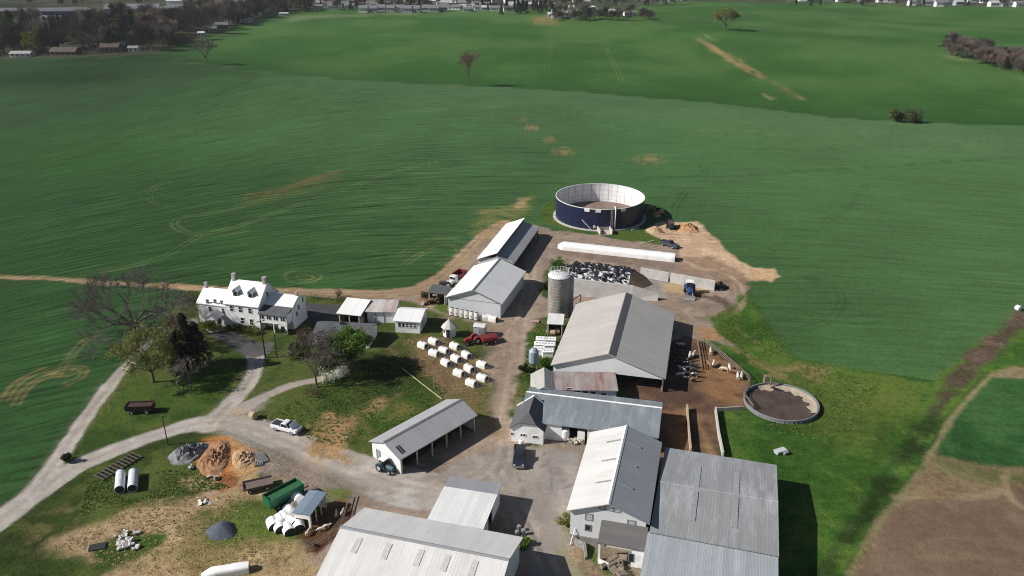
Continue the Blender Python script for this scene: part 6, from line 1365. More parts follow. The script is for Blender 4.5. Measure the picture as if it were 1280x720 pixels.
for x, y in ((0, 0), (.9, .3), (.3, 1.1)): m = MB(); m.lathe([(0, 0), (.3, 0), (.3, .9), (0, .9)], 12, c=(x, y, 0)); m.build('drum', M_GTRIM, t)
for p, lb in (((240.5,586.5), 'tyre lying at the foot of the grey stone heap'), ((272,599.5), 'tyre lying beside the pale rubble')):
    put_tyre(P(*p), lb, None)
# ------------------------------------------------------------------ trees
def grow(seed, height, spread, trunk=.3, fork=.22, mains=6, levels=5, up=.35, kids_=3, droop=0., tw=.022, decay=.66, twigs=5):
    """limbs and twigs of one tree: returns (trunk mesh builder, twig mesh builder, twig tips)"""
    rr = random.Random(seed); T, W_ = MB(), MB(); tips = []
    def seg(p, d, L, r, lev):
        n = 2 if lev < 3 else 1; q = p
        for k in range(n):
            d = (d+Vector((rr.gauss(0, .13), rr.gauss(0, .13), rr.gauss(0, .1)-droop*lev*.06))).normalized(); e = q+d*L/n
            r1 = r*(.8 if n == 2 else .62); (T if lev < 3 else W_).tube(q, e, r, r1, n=6 if lev < 2 else (4 if lev < 3 else 3), cap=False); q, r = e, r1
            if lev >= 2:
                for _ in range(twigs if lev >= levels-1 else 2):
                    td = (d+Vector((rr.gauss(0, .7), rr.gauss(0, .7), rr.gauss(.12, .5)))).normalized(); tl = L*rr.uniform(.35, .8); s = e-d*L/n*rr.random(); W_.tube(s, s+td*tl, tw, tw*.5, n=3, cap=False); tips.append(s+td*tl)
        if lev >= levels: tips.append(q); return
        for k in range(kids_ if lev else mains):
            a_ = 2*math.pi*(k+rr.uniform(-.3, .3))/(kids_ if lev else mains); o = d.orthogonal().normalized(); o = Matrix.Rotation(a_, 3, d) @ o
            sp = spread if lev == 0 else .62
            nd_ = (d*(1 if lev else up+rr.uniform(-.1, .35))+o*sp*rr.uniform(.75, 1.2)+Vector((0, 0, .12))).normalized()
            seg(q, nd_, L*(decay if lev else 1)*rr.uniform(.8, 1.15), r*.72, lev+1)
    H0 = height*fork; T.tube((0, 0, -.1), (0, 0, H0*.4), trunk*1.35, trunk, n=8, cap=False)
    L1 = height*.36
    def go():
        p = Vector((0, 0, H0*.4)); e = Vector((rr.gauss(0, .1), rr.gauss(0, .1), H0)); T.tube(p, e, trunk, trunk*.85, n=8, cap=False)
        for k in range(mains):
            a_ = 2*math.pi*(k+rr.uniform(-.3, .3))/mains; elev = up+rr.uniform(-.15, .5)
            d = Vector((math.cos(a_)*spread, math.sin(a_)*spread, elev)).normalized(); seg(e, d, L1*rr.uniform(.85, 1.15), trunk*.5, 1)
        seg(e, Vector((rr.gauss(0, .15), rr.gauss(0, .15), 1)).normalized(), L1*.95, trunk*.55, 1)
    go(); return T, W_, tips
def leafy(mb, pts, rr, n, rad, size, keep=1.):
    for p in pts:
        if rr.random() > keep: continue
        for _ in range(n):
            c = Vector(p)+Vector((rr.gauss(0, rad), rr.gauss(0, rad), rr.gauss(0, rad*.8))); u = Vector((rr.gauss(0, 1), rr.gauss(0, 1), rr.gauss(0, 1))).normalized(); v = u.orthogonal().normalized(); s = size*rr.uniform(.6, 1.3)
            v = Matrix.Rotation(rr.uniform(0, 6.28), 3, u) @ v; w_ = u.cross(v)
            mb.add([c-v*s, c+w_*s*.55, c+v*s, c-w_*s*.55], [(0, 1, 2, 3)])
    return mb
def tree(label, base, seed, height, leaf=None, cat='tree', name='tree', leafn=4, leafr=.5, leafs=.25, keep=1., twm=None, group=None, **k):
    t = thing(name, label, cat, P(*base) if base[1] > 170 else G(*base), rnd.uniform(0, 6), group); T, W_, tips = grow(seed, height, **k)
    T.build('trunk', M_BARK, t)
    if leaf: cr = leafy(MB(), tips, random.Random(seed), leafn, leafr, leafs, keep).build('crown', leaf, t); W_.build('twigs', twm or M_TWIG, cr)
    else: W_.build('crown', twm or M_TWIG, t)
    return t
L_OLIVE = leafmat('olive_leaf', alb(104, 112, 52), alb(134, 138, 74)); L_GREEN = leafmat('fresh_leaf', alb(72, 104, 36), alb(98, 126, 46)); L_DARK = leafmat('conifer_needles', alb(34, 38, 26), alb(52, 52, 38), 0)
L_YEL = leafmat('yellow_green_leaf', alb(96, 112, 34), alb(120, 132, 44)); L_BLOS = leafmat('white_blossom', (.60, .60, .56), (.74, .73, .70)); L_BROWN = leafmat('russet_bud', alb(84, 64, 50), alb(104, 84, 64)); L_DUSK = leafmat('dark_shrub_leaf', alb(44, 52, 30), alb(64, 72, 38))
tree('huge bare grey spreading tree at the left of the farmhouse', (171,421), 3, 14.2, spread=1.15, trunk=.55, fork=.2, mains=9, up=.42, tw=.021, twigs=14, levels=5, decay=.71).scale = (1, .72, 1)
tree('olive-yellow budding tree standing by the narrow lane', (192,478), 11, 9.5, L_OLIVE, leafn=3, leafr=.4, leafs=.2, keep=.8, spread=.75, trunk=.25, mains=6, up=.8, levels=4, twigs=7)
tree('small bare pinkish-grey tree on the shaded lawn', (239,489), 17, 6.5, spread=.7, trunk=.16, mains=5, up=.8, levels=4, tw=.02, twm=plain('pink_grey_twigs', (.19, .155, .145), .95, .2, 1))
tree('bare brown twiggy tree behind the dark evergreen near the farmhouse', (226,438), 23, 6.5, L_BROWN, leafn=1, leafr=.3, leafs=.12, keep=.7, spread=.7, trunk=.2, mains=5, up=.9, levels=4, twm=plain('brown_twigs', (.15, .10, .075), .95, .2, 1))
def conifer(label, base, h_, r_, seed, mat=L_DARK, cat='evergreen tree'):
    rr = random.Random(seed); t = thing('evergreen_tree', label, cat, P(*base)); m = MB(); m.tube((0, 0, -.1), (0, 0, h_*.9), .22, .04); m.build('trunk', M_BARK, t); c = MB()
    for k in range(int(165*h_)):
        f = rr.random()**.8; z = h_*(.06+.94*f); r = r_*(1-f)**.75*(.55+.5*rr.random())*(1+.25*math.sin(3*f*9+seed)); a_ = rr.uniform(0, 6.283); p = Vector((r*math.cos(a_), r*math.sin(a_), z))
        d = Vector((math.cos(a_), math.sin(a_), -.35+rr.gauss(0, .3))).normalized(); s = d.cross(Vector((0, 0, 1))).normalized()+Vector((0, 0, rr.gauss(0, .4))); L = rr.uniform(.3, .7); c.add([p-s*L*.3, p+d*L, p+s*L*.3, p-d*L*.4], [(0, 1, 2, 3)])
    c.build('crown', mat, t); return t
conifer('tall very dark evergreen between the lane and the farmhouse', (238,463), 12.2, 3.0, 2); conifer('shorter dark evergreen in front of the tall one', (228,466), 9.0, 2.7, 5); conifer('dark evergreen nearest the farmhouse shrub', (250,457), 9.5, 2.7, 9)
def shrub(label, base, r_, h_, mat, seed, n=1500, size=.16, cat='shrub', name='shrub', stems=8, group=None):
    rr = random.Random(seed); t = thing(name, label, cat, P(*base) if base[1] > 200 else G(*base), 0, group); m = MB()
    for k in range(stems): a_ = rr.uniform(0, 6.28); q = rr.random(); m.tube((0, 0, -.05), (math.cos(a_)*r_*q*.8, math.sin(a_)*r_*q*.8, h_*rr.uniform(.5, .9)), .04, .015, n=4)
    m.build('stems', M_BARK, t); c = MB(); cl = [(rr.gauss(0, r_*.42), rr.gauss(0, r_*.42), h_*rr.uniform(.25, .85), rr.uniform(.3, .6)*r_) for _ in range(9)]
    for k in range(n):
        x, y, z, q = rr.choice(cl); u = Vector((rr.gauss(0, 1), rr.gauss(0, 1), rr.gauss(0, 1))).normalized(); p = Vector((x, y, z))+u*q*rr.uniform(.6, 1.05); p.z = max(.05, p.z)
        leafy(c, [p], rr, 1, .05, size)
    c.build('crown', mat, t); return t
shrub('rounded yellow-green bush at the left end of the farmhouse', (264,413), 1.9, 2.6, L_YEL, 1, 1800); shrub('low dark bush by the farmhouse portico', (300,413), 1.5, 1.2, L_DUSK, 2, 900); shrub('low olive bush along the farmhouse front', (316,414), 1.6, 1.0, L_OLIVE, 3, 900)
shrub('dark green bush under the open porch of the farmhouse', (352,417), 1.3, 1.2, L_DUSK, 4, 700); shrub('reddish-brown bush left of the bare lawn tree', (378,432), 2.2, 2.8, L_BROWN, 5, 1300); shrub('grey tangled scrub between the two bare purple-grey trees', (400,458), 2.6, 3.2, leafmat('grey_scrub', alb(70, 60, 56), alb(92, 80, 72), 0), 71, 1600, .13); shrub('dark tangled bush left of the grey-brown bare trees', (371,446), 2.1, 2.6, L_DUSK, 12, 1300)
tree('bare purple-grey tree in front of the long shingled shed', (396,484), 31, 9.5, spread=.6, trunk=.2, mains=7, up=.9, levels=5, kids_=2, tw=.026, twigs=9, twm=plain('purple_grey_twigs', (.14, .115, .11), .95, .2, 1))
tree('second bare purple-grey tree, right of the first, by the shed', (412,462), 37, 8., L_DUSK, leafn=1, leafr=.3, leafs=.13, keep=.5, spread=.7, trunk=.18, mains=6, up=.8, levels=4)
tree('bright light green tree in front of the long shingled shed', (441,464), 41, 7.8, L_GREEN, leafn=4, leafr=.45, leafs=.22, spread=.55, trunk=.2, mains=6, up=.9, levels=4)
tree('darker green leafy tree low beside the bright green one', (427,466), 43, 6.5, L_DUSK, leafn=5, leafr=.45, leafs=.2, spread=.75, trunk=.18, mains=6, up=.6, levels=4)
shrub('white blossoming shrub on the left of the pair on the lawn', (409,478), 1.8, 2.1, L_BLOS, 6, 420, .15); shrub('white blossoming shrub on the right of the pair on the lawn', (427,473), 1.6, 2.5, L_BLOS, 7, 620, .15); shrub('brown twiggy low bush under the bare lawn tree', (392,494), 2.0, 1.5, L_BROWN, 8, 420, .12)
shrub('dark juniper-like bush in the grass wedge where the drives fork', (84,578), 1.0, 1.7, L_DUSK, 9, 900); shrub('dark green bush beside the little feed bin', (655,465), 1.0, 1.4, L_DUSK, 10, 700); shrub('green bush behind the tyre-covered silage by the silo', (697,333), 1.7, 1.8, L_GREEN, 11, 900)
shrub('green growth against the left foot of the silo', (683,362), 1.3, 1.9, L_DUSK, 13, 900); shrub('green bush at the silo verge above the white box pens', (677,424), 1.4, 1.2, L_GREEN, 14, 800); shrub('green bush below the white box pens', (683,455), 1.3, 1.1, L_GREEN, 15, 800)
shrub('bare brown bush at the roadside above the white-roofed sheds', (424,372), 1.4, 1.8, L_BROWN, 16, 350, .12); shrub('weedy green bush at the bank barn corner', (712,655), 1.1, 1.5, L_OLIVE, 17, 700); shrub('green bush by the scrap between the white barn and the shed', (656,684), 1.1, 1.1, L_GREEN, 18, 600)
shrub('small green bush at the back left corner of the pole barn', (532,372), 1.1, 1.3, L_DUSK, 19, 500); shrub('brown thicket behind the bare trees left of the farmhouse', (238,377), 2.4, 2.0, L_BROWN, 20, 900, .13)
# trees out in the fields
tree('lone thin bare tree at the field boundary in the middle distance', (586,108), 51, 17, spread=.24, trunk=.3, mains=6, up=1.9, levels=4, kids_=3, tw=.06, twigs=7, twm=plain('far_brown_twigs', (.13, .10, .08), .95, .2, 1))
tree('lone bare leaning tree on the boundary below the wooded houses', (258,79), 53, 14, spread=.7, trunk=.35, mains=6, up=.7, levels=4, kids_=3, tw=.08, twigs=6)
tree('round two-coloured tree alone in the far field, olive left and grey right', (907,38), 55, 17, L_OLIVE, leafn=4, leafr=.9, leafs=.5, keep=.6, spread=.7, trunk=.4, mains=7, up=.8, levels=4, tw=.09)
shrub('olive side of the bush clump on the field boundary at the right', (1119,152), 4.6, 7, leafmat('far_olive', alb(74, 88, 54), alb(98, 106, 70)), 61, 1700, .4, 'bush clump'); shrub('grey bare side of the bush clump on the field boundary at the right', (1140,153), 5.2, 5, leafmat('far_grey_twig', alb(70, 70, 60), alb(92, 88, 80)), 62, 1400, .35, 'bush clump')
# prototypes for the woods and the town, copied many times
def far_proto(kind, seed):
    rr = random.Random(seed); m = MB(); tr = MB(); h_ = 12.
    tr.tube((0, 0, -.3), (0, 0, h_*.55), .3, .16, n=5, cap=False)
    for k in range(6): a_ = rr.uniform(0, 6.28); q = rr.uniform(1.5, 3.6); tr.tube((0, 0, h_*rr.uniform(.2, .4)), (q*math.cos(a_), q*math.sin(a_), h_*rr.uniform(.55, .85)), .13, .05, n=4, cap=False)
    if kind == 'conifer':
        for k in range(520): f = rr.random(); r = 2.6*(1-f)*rr.uniform(.5, 1)+.15; a_ = rr.uniform(0, 6.28); leafy(m, [(r*math.cos(a_), r*math.sin(a_), .6+h_*f)], rr, 1, .1, .5)
    else:
        cl = [(rr.gauss(0, 2.1), rr.gauss(0, 2.1), h_*rr.uniform(.4, .9), rr.uniform(1.2, 2.3)) for _ in range(14)]
        for k in range(1000 if kind == 'leafy' else 1500):
            x, y, z, q = rr.choice(cl); u = Vector((rr.gauss(0, 1), rr.gauss(0, 1), rr.gauss(0, 1))).normalized(); p = Vector((x, y, z))+u*q*rr.uniform(.4, 1.1)
            if kind == 'leafy': leafy(m, [p], rr, 1, .1, .42)
            else:
                d = (Vector((p.x, p.y, (p.z-h_*.3)*.8)).normalized()+Vector((rr.gauss(0, .4), rr.gauss(0, .4), rr.gauss(.2, .4)))).normalized(); s = d.orthogonal().normalized()*.07; L = rr.uniform(.6, 1.5); m.add([p-s, p+s, p+d*L+s*.3, p+d*L-s*.3], [(0, 1, 2, 3)])
    return tr, m
FM = {'bare': leafmat('far_bare_twigs', alb(78, 72, 70), alb(98, 90, 86), 0), 'brown': leafmat('far_brown_buds', alb(88, 76, 66), alb(106, 92, 80), 0), 'yellow': leafmat('far_yellow_leaf', alb(112, 122, 46), alb(134, 142, 60), .1), 'green': leafmat('far_green_leaf', alb(62, 80, 44), alb(82, 98, 56), .1), 'conifer': leafmat('far_conifer', alb(32, 42, 34), alb(44, 54, 42), 0)}
PROTO = {}
for kd in FM:
    PROTO[kd] = []
    for s in range(3 if kd == 'bare' else 2):
        tr, m = far_proto({'bare': 'bare', 'brown': 'bare', 'yellow': 'leafy', 'green': 'leafy', 'conifer': 'conifer'}[kd], 70+s*7+len(PROTO)*31)
        PROTO[kd].append((tr, m, None))
KL = {'bare': ('bare_tree', 'bare grey-brown tree'), 'brown': ('budding_tree', 'russet budding tree'), 'yellow': ('spring_tree', 'bright yellow-green tree'), 'green': ('leafy_tree', 'dull green leafy tree'), 'conifer': ('evergreen_tree', 'dark evergreen')}
MADE = {}
def far_tree(kd, p, sc, place, group):
    v = rnd.randrange(len(PROTO[kd])); key = (kd, v); nm, lb = KL[kd]; q = G(*p)
    if key not in MADE:
        tr, m, _ = PROTO[kd][v]; t = thing(nm, '', 'tree', q); tr.build('trunk', M_BARK, t); m.build('crown', FM[kd], t); MADE[key] = t
    else: t = dup(MADE[key], q)
    t.location = q; t.rotation_euler = (0, 0, rnd.uniform(0, 6.28)); s = sc*rnd.uniform(.8, 1.2); t.scale = (s*rnd.uniform(.9, 1.15), s, s*rnd.uniform(.85, 1.15)); tag(t, f'{lb} {place}', 'tree', group); return t
def pick(w): 
    x = rnd.random()*sum(w.values())
    for k, v in w.items():
        x -= v
        if x <= 0: return k
    return k
edge = [(-30,73), (0,72), (60,70), (120,68), (180,67), (215,60), (245,50), (300,32), (335,20), (390,17)]
def edge_y(x): return float(np.interp(x, [p[0] for p in edge], [p[1] for p in edge]))
WOOD = 'trees of the wooded belt with houses'
for k in range(200):
    x = rnd.uniform(-8, 330); yb = edge_y(x); d = rnd.random()**1.2*min(34, max(8, yb-16)); y = yb-d-1.5
    if x > 250 and d > 12: y = yb-rnd.uniform(2, 10)
    far_tree(pick({'bare': 5, 'brown': 3.5, 'yellow': .25, 'green': 1., 'conifer': 1.1}), (x, y), rnd.uniform(1.15, 1.75), 'in the wooded belt at the upper left', WOOD)
for p in ((5,34), (134,36), (176,30), (205,36), (70,36), (236,30)): far_tree('yellow', p, .95, f'standing out of the dark wood, {"far left" if p[0] < 20 else "left of centre" if p[0] < 100 else "near its middle" if p[0] < 160 else "right of its middle" if p[0] < 190 else "towards its right side" if p[0] < 220 else "at its right end"}', 'yellow-green trees in the wood')
for k in range(70): x = rnd.uniform(285, 390); far_tree(pick({'bare': 5, 'brown': 3, 'conifer': 1, 'green': 1}), (x, edge_y(x)-rnd.uniform(1, 9)), 1.25, 'where the wooded belt meets the town', 'trees at the right end of the wooded belt')
for k in range(60): far_tree(pick({'bare': 4, 'brown': 2, 'conifer': 2.5, 'green': 1}), (rnd.uniform(385, 640), rnd.uniform(3, 14)), .95, 'among the far houses at the top', 'trees among the far houses')
for k in range(16): far_tree(pick({'conifer': 6, 'bare': 2}), (rnd.uniform(622, 692), rnd.uniform(12, 19)), 1.15, 'in the dark row left of the far white farm', 'dark trees by the far farm')
for k in range(46): far_tree(pick({'bare': 5, 'green': 3, 'brown': 1}), (rnd.uniform(693, 815), rnd.uniform(20, 27)), .85, 'in the hedge below the far white farm', 'hedge trees by the far farm')
for k in range(44): far_tree(pick({'bare': 3, 'conifer': 2.5, 'green': 1}), (rnd.uniform(640, 850), rnd.uniform(0, 9)), 1.15, 'behind the far white farm', 'trees behind the far farm')
for k in range(46): far_tree(pick({'bare': 3, 'conifer': 3, 'brown': 1.5}), (rnd.uniform(985, 1284), rnd.uniform(1, 9)), .95, 'behind the row of houses at the top right', 'trees behind the right-hand houses')
for k in range(80): x = rnd.uniform(-5, 560); far_tree(pick({'bare': 4, 'conifer': 3, 'brown': 3}), (x, rnd.uniform(0, 6)), 1.3, 'in the last wood along the top edge', 'trees of the last wood')
for k in range(105):
    x = 1180+105*rnd.random(); y0 = np.interp(x, [1180, 1205, 1250, 1290], [69, 76, 88, 98]); far_tree(pick({'bare': 4, 'brown': 5}), (x, y0-rnd.random()*16), rnd.uniform(.62, .85), 'in the grey-brown thicket at the right edge', 'thicket at the right edge')
# ------------------------------------------------------------------ far houses
RF = {'mid': plain('far_shaded_roof', (.22, .225, .23), .8, .12, .2), 'grey': plain('far_grey_roof', (.17, .17, .18), .9, .15, .5), 'pale': plain('far_pale_roof', (.42, .42, .43), .8, .1, .3), 'brown': plain('far_brown_roof', (.15, .12, .105), .9, .15, .5), 'white': M_WHITE}  # 'mid' roofs are darkened to hold the cloud's shade over the halls
WL = {'white': plain('far_white_wall', (.66, .66, .65), .8, .05, .5), 'brown': plain('far_brown_wall', (.20, .145, .11), .9, .15, .5), 'grey': plain('far_grey_wall', (.34, .35, .37), .85, .1, .5), 'blue': plain('far_blue_wall', (.10, .13, .26), .6, .1, .3)}
def house(p, w_, d_, h_, rise, wall, roof, label, a_=0., group=None, cat='house', name='house', win=True):
    q = G(*p); t = thing(name, label, cat, q, R(a_), group); m = MB(); m.box((0, 0, h_/2-.5), (w_, d_, h_+1))
    for s in (-1, 1): m.prism([(s*(w_/2-.01), -d_/2, h_), (s*(w_/2-.01), d_/2, h_), (s*(w_/2-.01), 0, h_+rise)], (-s*.2, 0, 0))
    m.build('wall', WL[wall], t); r = MB()
    for s in (-1, 1): r.prism([(-w_/2-.4, s*(d_/2+.5), h_-.35*rise/d_), (-w_/2-.4, 0, h_+rise), (-w_/2-.4, 0, h_+rise+.25), (-w_/2-.4, s*(d_/2+.5), h_+.25-.35*rise/d_)], (w_+.8, 0, 0))
    r.build('roof', RF[roof], t)
    if win:
        n = max(2, int(w_/3.2))
        for k in range(n): g_ = MB(); g_.box((-w_/2+w_*(k+.5)/n, -d_/2-.02, h_*.58), (1.1, .08, 1.4)); g_.build('window', M_GLASS, t)
    return t
house((29,71), 15, 8, 2.6, 1.4, 'white', 'pale', 'long low white house at the near edge of the wood, far left', 2); house((83,69), 19, 9, 2.8, 2.6, 'brown', 'brown', 'long brown ranch house at the near edge of the wood', -2)
house((140,66), 13, 9, 4.2, 2.6, 'brown', 'brown', 'brown two-storey house with white ends at the wood edge', 6); house((152,63), 8, 8, 4.6, 2., 'brown', 'pale', 'square brown house behind the two-storey one at the wood edge', 8); house((168,64.5), 7, 5, 2.8, 1.2, 'white', 'pale', 'small white building at the right end of the wood-edge houses', 8)
house((131,66.5), 2.6, 2.6, 3.6, .6, 'white', 'pale', 'narrow white shed left of the brown two-storey house', 0)
house((252,46), 5, 5, 3.2, 1, 'white', 'white', 'small bright white shed at the curve of the wooded belt', 20); house((262,40), 13, 8, 3, 2, 'grey', 'grey', 'grey house behind the small bright shed', 20); house((277,36), 12, 8, 3.5, 2.2, 'brown', 'grey', 'brown house among bare trees, right of the grey one', 20); house((309,28), 12, 7, 3, 1.6, 'white', 'pale', 'low white house at the right end of the wooded belt', 20)
house((355,19.5), 10, 3.5, 2.4, .6, 'white', 'white', 'small white trailer home at the field corner by the wood', 3)
# big buildings at the upper left
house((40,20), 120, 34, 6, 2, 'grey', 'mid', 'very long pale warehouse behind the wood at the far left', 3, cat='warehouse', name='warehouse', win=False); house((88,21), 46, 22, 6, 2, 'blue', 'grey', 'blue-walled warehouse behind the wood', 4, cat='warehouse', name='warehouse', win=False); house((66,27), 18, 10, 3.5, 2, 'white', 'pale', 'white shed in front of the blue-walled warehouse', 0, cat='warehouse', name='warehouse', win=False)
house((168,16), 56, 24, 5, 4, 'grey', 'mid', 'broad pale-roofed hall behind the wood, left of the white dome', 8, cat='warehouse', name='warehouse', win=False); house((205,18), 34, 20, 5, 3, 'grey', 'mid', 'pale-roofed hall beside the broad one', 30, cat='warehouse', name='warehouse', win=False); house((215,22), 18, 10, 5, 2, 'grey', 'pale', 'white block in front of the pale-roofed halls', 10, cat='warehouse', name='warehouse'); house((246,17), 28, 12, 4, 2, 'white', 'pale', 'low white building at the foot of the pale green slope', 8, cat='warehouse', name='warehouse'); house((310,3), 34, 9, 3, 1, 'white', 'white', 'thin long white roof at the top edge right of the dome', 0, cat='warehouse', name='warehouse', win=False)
def dome(p, r_, label):
    t = thing('domed_building', label, 'building', G(*p)); m = MB(); m.lathe([(r_, -.5), (r_, 3), (r_*.85, r_*.55), (r_*.5, r_*.85), (0, r_*.98)], 20); m.build('shell', WL['white'], t, smooth=False); m = MB(); m.box((0, -r_-.1, 3.2), (r_*.7, 1.0, 6.4)); m.build('doorway', M_DARK, t); return t
dome((238,6), 11, 'white domed building with a dark arched opening at the top left'); house((224,8), 26, 12, 7, 2, 'white', 'white', 'white annex left of the domed building', 4, win=False); dome((741,16), 7.5, 'small white dome right of the far white farm')
# the far white farm
house((706,21.5), 28, 10, 4.5, 3, 'white', 'white', 'long white-roofed barn of the far farm in the top middle', 2, cat='barn', name='far_barn'); 
for x in (705, 711.5, 717): t = thing('far_silo', f'{"left" if x < 706 else "middle" if x < 715 else "right"} white silo of three behind the far white barn', 'silo', G(x, 18)); m = MB(); m.lathe([(1.3, -.3), (1.3, 8), (.9, 8.8), (0, 9.2)], 14); m.build('shaft', WL['white'], t); m = MB(); m.lathe([(1.33, 7.9), (1.33, 8.1)], 14); m.build('band', M_GTRIM, t)
house((690,22), 9, 7, 3, 2, 'grey', 'pale', 'small grey shed left of the far white barn', 0, cat='barn', name='far_barn'); house((787,20), 12, 8, 3, 2, 'white', 'pale', 'pale house in the hedge right of the far white barn', 10); house((765,19), 8, 7, 4, 2, 'white', 'pale', 'white house left of the pale one in the hedge', 0)
# rows of houses along the top
row = [(386,10,10,'white','grey'), (398,12.5,11,'grey','grey'), (417,12,13,'white','grey'), (437,11.5,12,'white','grey')]
for i, (x, y, w_, wl, rf) in enumerate(row): house((x, y), w_, 8, 4.4, 2.2, wl, rf, ['white house at the left end of the far top row', 'grey house second in the far top row', 'white house third in the far top row', 'white house fourth in the far top row'][i], rnd.uniform(-8, 8))
GT = 'grey-roofed terrace houses at the top'
for i, x in enumerate(range(455, 556, 11)): house((x+rnd.uniform(-1, 1), 15+rnd.uniform(-.8, .8)), rnd.uniform(9, 11.5), 9, 4.6, 3.2, rnd.choice(['grey', 'white', 'grey']), 'grey', 'grey-roofed house in the long even row along the top of the far field', rnd.uniform(-4, 4), GT)
house((575,3), 30, 14, 8, 1, 'white', 'white', 'bright white flat building at the top edge above the even row', 0, cat='building', name='building', win=False)
for i in range(44): house((rnd.uniform(395, 690), rnd.uniform(0, 11)), rnd.uniform(9, 14), 8, rnd.uniform(3.5, 5.5), 2.4, rnd.choice(['white', 'white', 'grey', 'brown']), rnd.choice(['grey', 'grey', 'pale', 'brown']), 'small house in the scattered town behind the even row', rnd.uniform(-25, 25), 'scattered houses of the far town')
for i in range(12): house((rnd.uniform(560, 640), rnd.uniform(11, 15)), rnd.uniform(8, 12), 8, 3.5, 2.2, rnd.choice(['white', 'grey']), rnd.choice(['grey', 'pale']), 'low pale house along the far field edge, right of the even row', rnd.uniform(-8, 8), 'low houses right of the even row')
for i in range(9): house((rnd.uniform(715, 850), rnd.uniform(-4, 4)), rnd.uniform(9, 13), 8, 4.4, 2.2, 'white', rnd.choice(['grey', 'pale']), 'white house beyond the far white farm', rnd.uniform(-10, 10), 'houses beyond the far farm')
for i, (x, y) in enumerate(((990,.5), (1003,1.5), (1034,1.), (1050,2), (1076,1.5), (1100,3), (1112,3.5), (1139,7), (1158,7), (1163,6.5), (1173,8.5), (1182,8), (1197,7), (1215,3), (1230,4), (1241,8.5), (1257,8.5), (1272,9))):
    house((x, y), rnd.uniform(8.5, 11.5), 8, 4.6, 2.6, 'white' if i % 4 else 'grey', 'grey' if i % 3 else 'pale', 'white house of the straight row along the top right edge' if i % 4 else 'greyish house of the straight row along the top right edge', rnd.uniform(-6, 6), 'houses along the top right edge')

# ------------------------------------------------------------------ ground cover
def clumps(name, n, region, size, hgt, mat, seed, inside=None):
    """tufts of grass and weeds scattered over an outline"""
    rr = random.Random(seed); w_ = world(region); x0, y0 = w_.min(0); x1, y1 = w_.max(0); m = MB(); c = 0; tries = 0
    while c < n and tries < n*12:
        tries += 1; x, y = rr.uniform(x0, x1), rr.uniform(y0, y1); ins = False
        for k in range(len(w_)):
            ax, ay = w_[k]; bx, by = w_[(k+1) % len(w_)]
            if (ay > y) != (by > y) and x < (bx-ax)*(y-ay)/(by-ay)+ax: ins = not ins
        if not ins or vnoise(np.array([x/3.5]), np.array([y/3.5]), 55)[0] < rr.uniform(.12, .7): continue
        c += 1; s = size*rr.uniform(.5, 1.5)
        for _ in range(5):
            a_ = rr.uniform(0, 6.28); d = Vector((math.cos(a_), math.sin(a_), 0)); sd_ = Vector((-d.y, d.x, 0))*s*.35; p = Vector((x, y, 0))+d*s*.1; t_ = p+d*s*rr.uniform(.3, .8)+Vector((0, 0, hgt*rr.uniform(.5, 1.3)))
            m.add([p-sd_, p+sd_, t_], [(0, 1, 2)])
    return tag(m.build(name, mat), kind='stuff')
G1 = leafmat('rank_grass', alb(84, 110, 44), alb(106, 124, 60), .3); G2 = leafmat('dry_weeds', alb(150, 138, 96), alb(168, 150, 108), .3); G3 = leafmat('lush_weeds', alb(84, 118, 40), alb(116, 142, 58), .3)
clumps('rank_grass', 1500, [(370,500), (500,440), (560,490), (470,550), (420,560), (310,520)], .32, .16, G1, 3)
clumps('rank_grass', 1200, [(110,602), (230,585), (290,610), (200,622), (100,645)], .3, .14, G1, 4)
clumps('dry_weeds', 900, [(60,690), (180,620), (320,620), (380,700), (200,720)], .3, .12, G2, 5)
clumps('rank_grass', 1500, [(890,400), (935,365), (1000,450), (1100,480), (1060,560), (960,540), (940,460)], .35, .16, G1, 7)
clumps('dry_weeds', 500, [(500,425), (560,430), (620,490), (590,515), (520,460)], .28, .14, G2, 8)
clumps('verge_weeds', 500, [(672,400), (690,410), (700,430), (672,470), (640,520), (655,450)], .32, .22, G1, 9)
# ------------------------------------------------------------------ daylight
SUN_EL, SHADOW_AZ = 36., 10.                       # shadows fall to the right and slightly away
sd = bpy.data.lights.new('sun', 'SUN'); so = bpy.data.objects.new('sun', sd); col.objects.link(so)
sd.energy = 5.0; sd.angle = R(.53); sd.color = (1, .955, .90)
to_sun = Vector((-math.cos(R(SHADOW_AZ))*math.cos(R(SUN_EL)), -math.sin(R(SHADOW_AZ))*math.cos(R(SUN_EL)), math.sin(R(SUN_EL))))
so.rotation_euler = to_sun.to_track_quat('Z', 'Y').to_euler(); so.location = (-60, -10, 120)
w = bpy.data.worlds.new('World'); scene.world = w; w.use_nodes = True; nt = w.node_tree
sky = nt.nodes.new('ShaderNodeTexSky'); sky.sky_type = 'NISHITA'; sky.sun_disc = False; sky.sun_elevation = R(SUN_EL)
sky.sun_rotation = math.atan2(to_sun.x, to_sun.y); sky.altitude = 200; sky.dust_density = 1.0
nt.links.new(sky.outputs[0], nt.nodes['Background'].inputs[0]); nt.nodes['Background'].inputs[1].default_value = .05
vs = scene.view_settings; vs.view_transform = 'Standard'; vs.look = 'None'; vs.exposure = .2; vs.gamma = 1; vs.use_curve_mapping = False
scene.cycles.max_bounces = 6; scene.cycles.diffuse_bounces = 3; scene.cycles.use_denoising = True; scene.cycles.use_light_tree = False; scene.cycles.pixel_filter_type = 'BLACKMAN_HARRIS'; scene.cycles.filter_width = 1.05

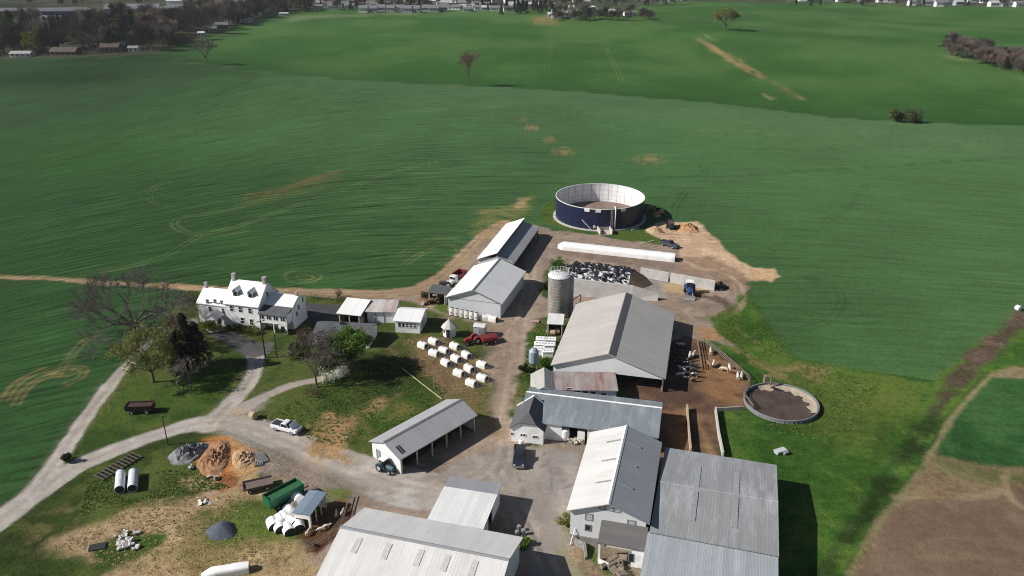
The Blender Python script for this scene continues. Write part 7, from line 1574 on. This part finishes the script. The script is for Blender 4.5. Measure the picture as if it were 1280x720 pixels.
def thin_cloud():
    m, nt, b = new_mat('thin_cloud'); b.inputs['Base Color'].default_value = (.85, .86, .88, 1); b.inputs['Roughness'].default_value = 1
    tr = nd(nt, 'ShaderNodeBsdfTransparent'); mx = nd(nt, 'ShaderNodeMixShader'); mx.inputs[0].default_value = .05
    nt.links.new(tr.outputs[0], mx.inputs[1]); nt.links.new(b.outputs[0], mx.inputs[2]); nt.links.new(mx.outputs[0], nt.nodes['Material Output'].inputs[0]); return m
scene.cycles.transparent_max_bounces = 96
# fair-weather cloud high over the left: it shades the wooded belt and the upper left of the crop
def cloud(outline, alt, seed, n=520):
    rr = random.Random(seed); w_ = np.array([P(*p)[:2] for p in outline]); x0, y0 = w_.min(0); x1, y1 = w_.max(0); bm = bmesh.new(); off = to_sun*(alt/to_sun.z); c = 0
    while c < n:
        x, y = rr.uniform(x0, x1), rr.uniform(y0, y1); ins = False; d = 1e9
        for k in range(len(w_)):
            ax, ay = w_[k]; bx, by = w_[(k+1) % len(w_)]; ex, ey = bx-ax, by-ay; t = min(1, max(0, ((x-ax)*ex+(y-ay)*ey)/(ex*ex+ey*ey))); d = min(d, math.hypot(x-ax-t*ex, y-ay-t*ey))
            if (ay > y) != (by > y) and x < (bx-ax)*(y-ay)/(by-ay)+ax: ins = not ins
        if not ins or rr.random() > (d/55)**1.2+.05: continue
        c += 1; r = rr.uniform(7, 13)+min(d, 60)*.28
        bmesh.ops.create_icosphere(bm, subdivisions=1, radius=r, matrix=Matrix.Translation(Vector((x, y, 0))+off+Vector((0, 0, rr.uniform(-12, 25)))) @ Matrix.Rotation(rr.uniform(0, 3), 4, 'Z'))
    me = bpy.data.meshes.new('cloud'); bm.to_mesh(me); bm.free(); me.shade_smooth(); me.materials.append(thin_cloud()); o = bpy.data.objects.new('cloud', me); col.objects.link(o); o['kind'] = 'stuff'
cloud([(-250,142), (-40,132), (70,118), (190,112), (285,104), (312,94), (280,80), (262,60), (280,40), (260,22), (100,0), (-400,-5)], 900., 4)
# the air between here and the town
def haze(dens, top=60.):
    m = bpy.data.materials.new('haze_air'); m.use_nodes = True; nt = m.node_tree; nt.nodes.remove(nt.nodes['Principled BSDF'])
    v = nt.nodes.new('ShaderNodeVolumePrincipled'); v.inputs['Density'].default_value = dens; v.inputs['Color'].default_value = (.86, .9, .96, 1); v.inputs['Anisotropy'].default_value = .2
    nt.links.new(v.outputs[0], nt.nodes['Material Output'].inputs['Volume'])
    b = MB(); b.box((0, 2800, (ALT+8-8)/2), (7600, 6900, ALT+8+8)); o = b.build('haze', m); o['kind'] = 'stuff'
haze(.00006)
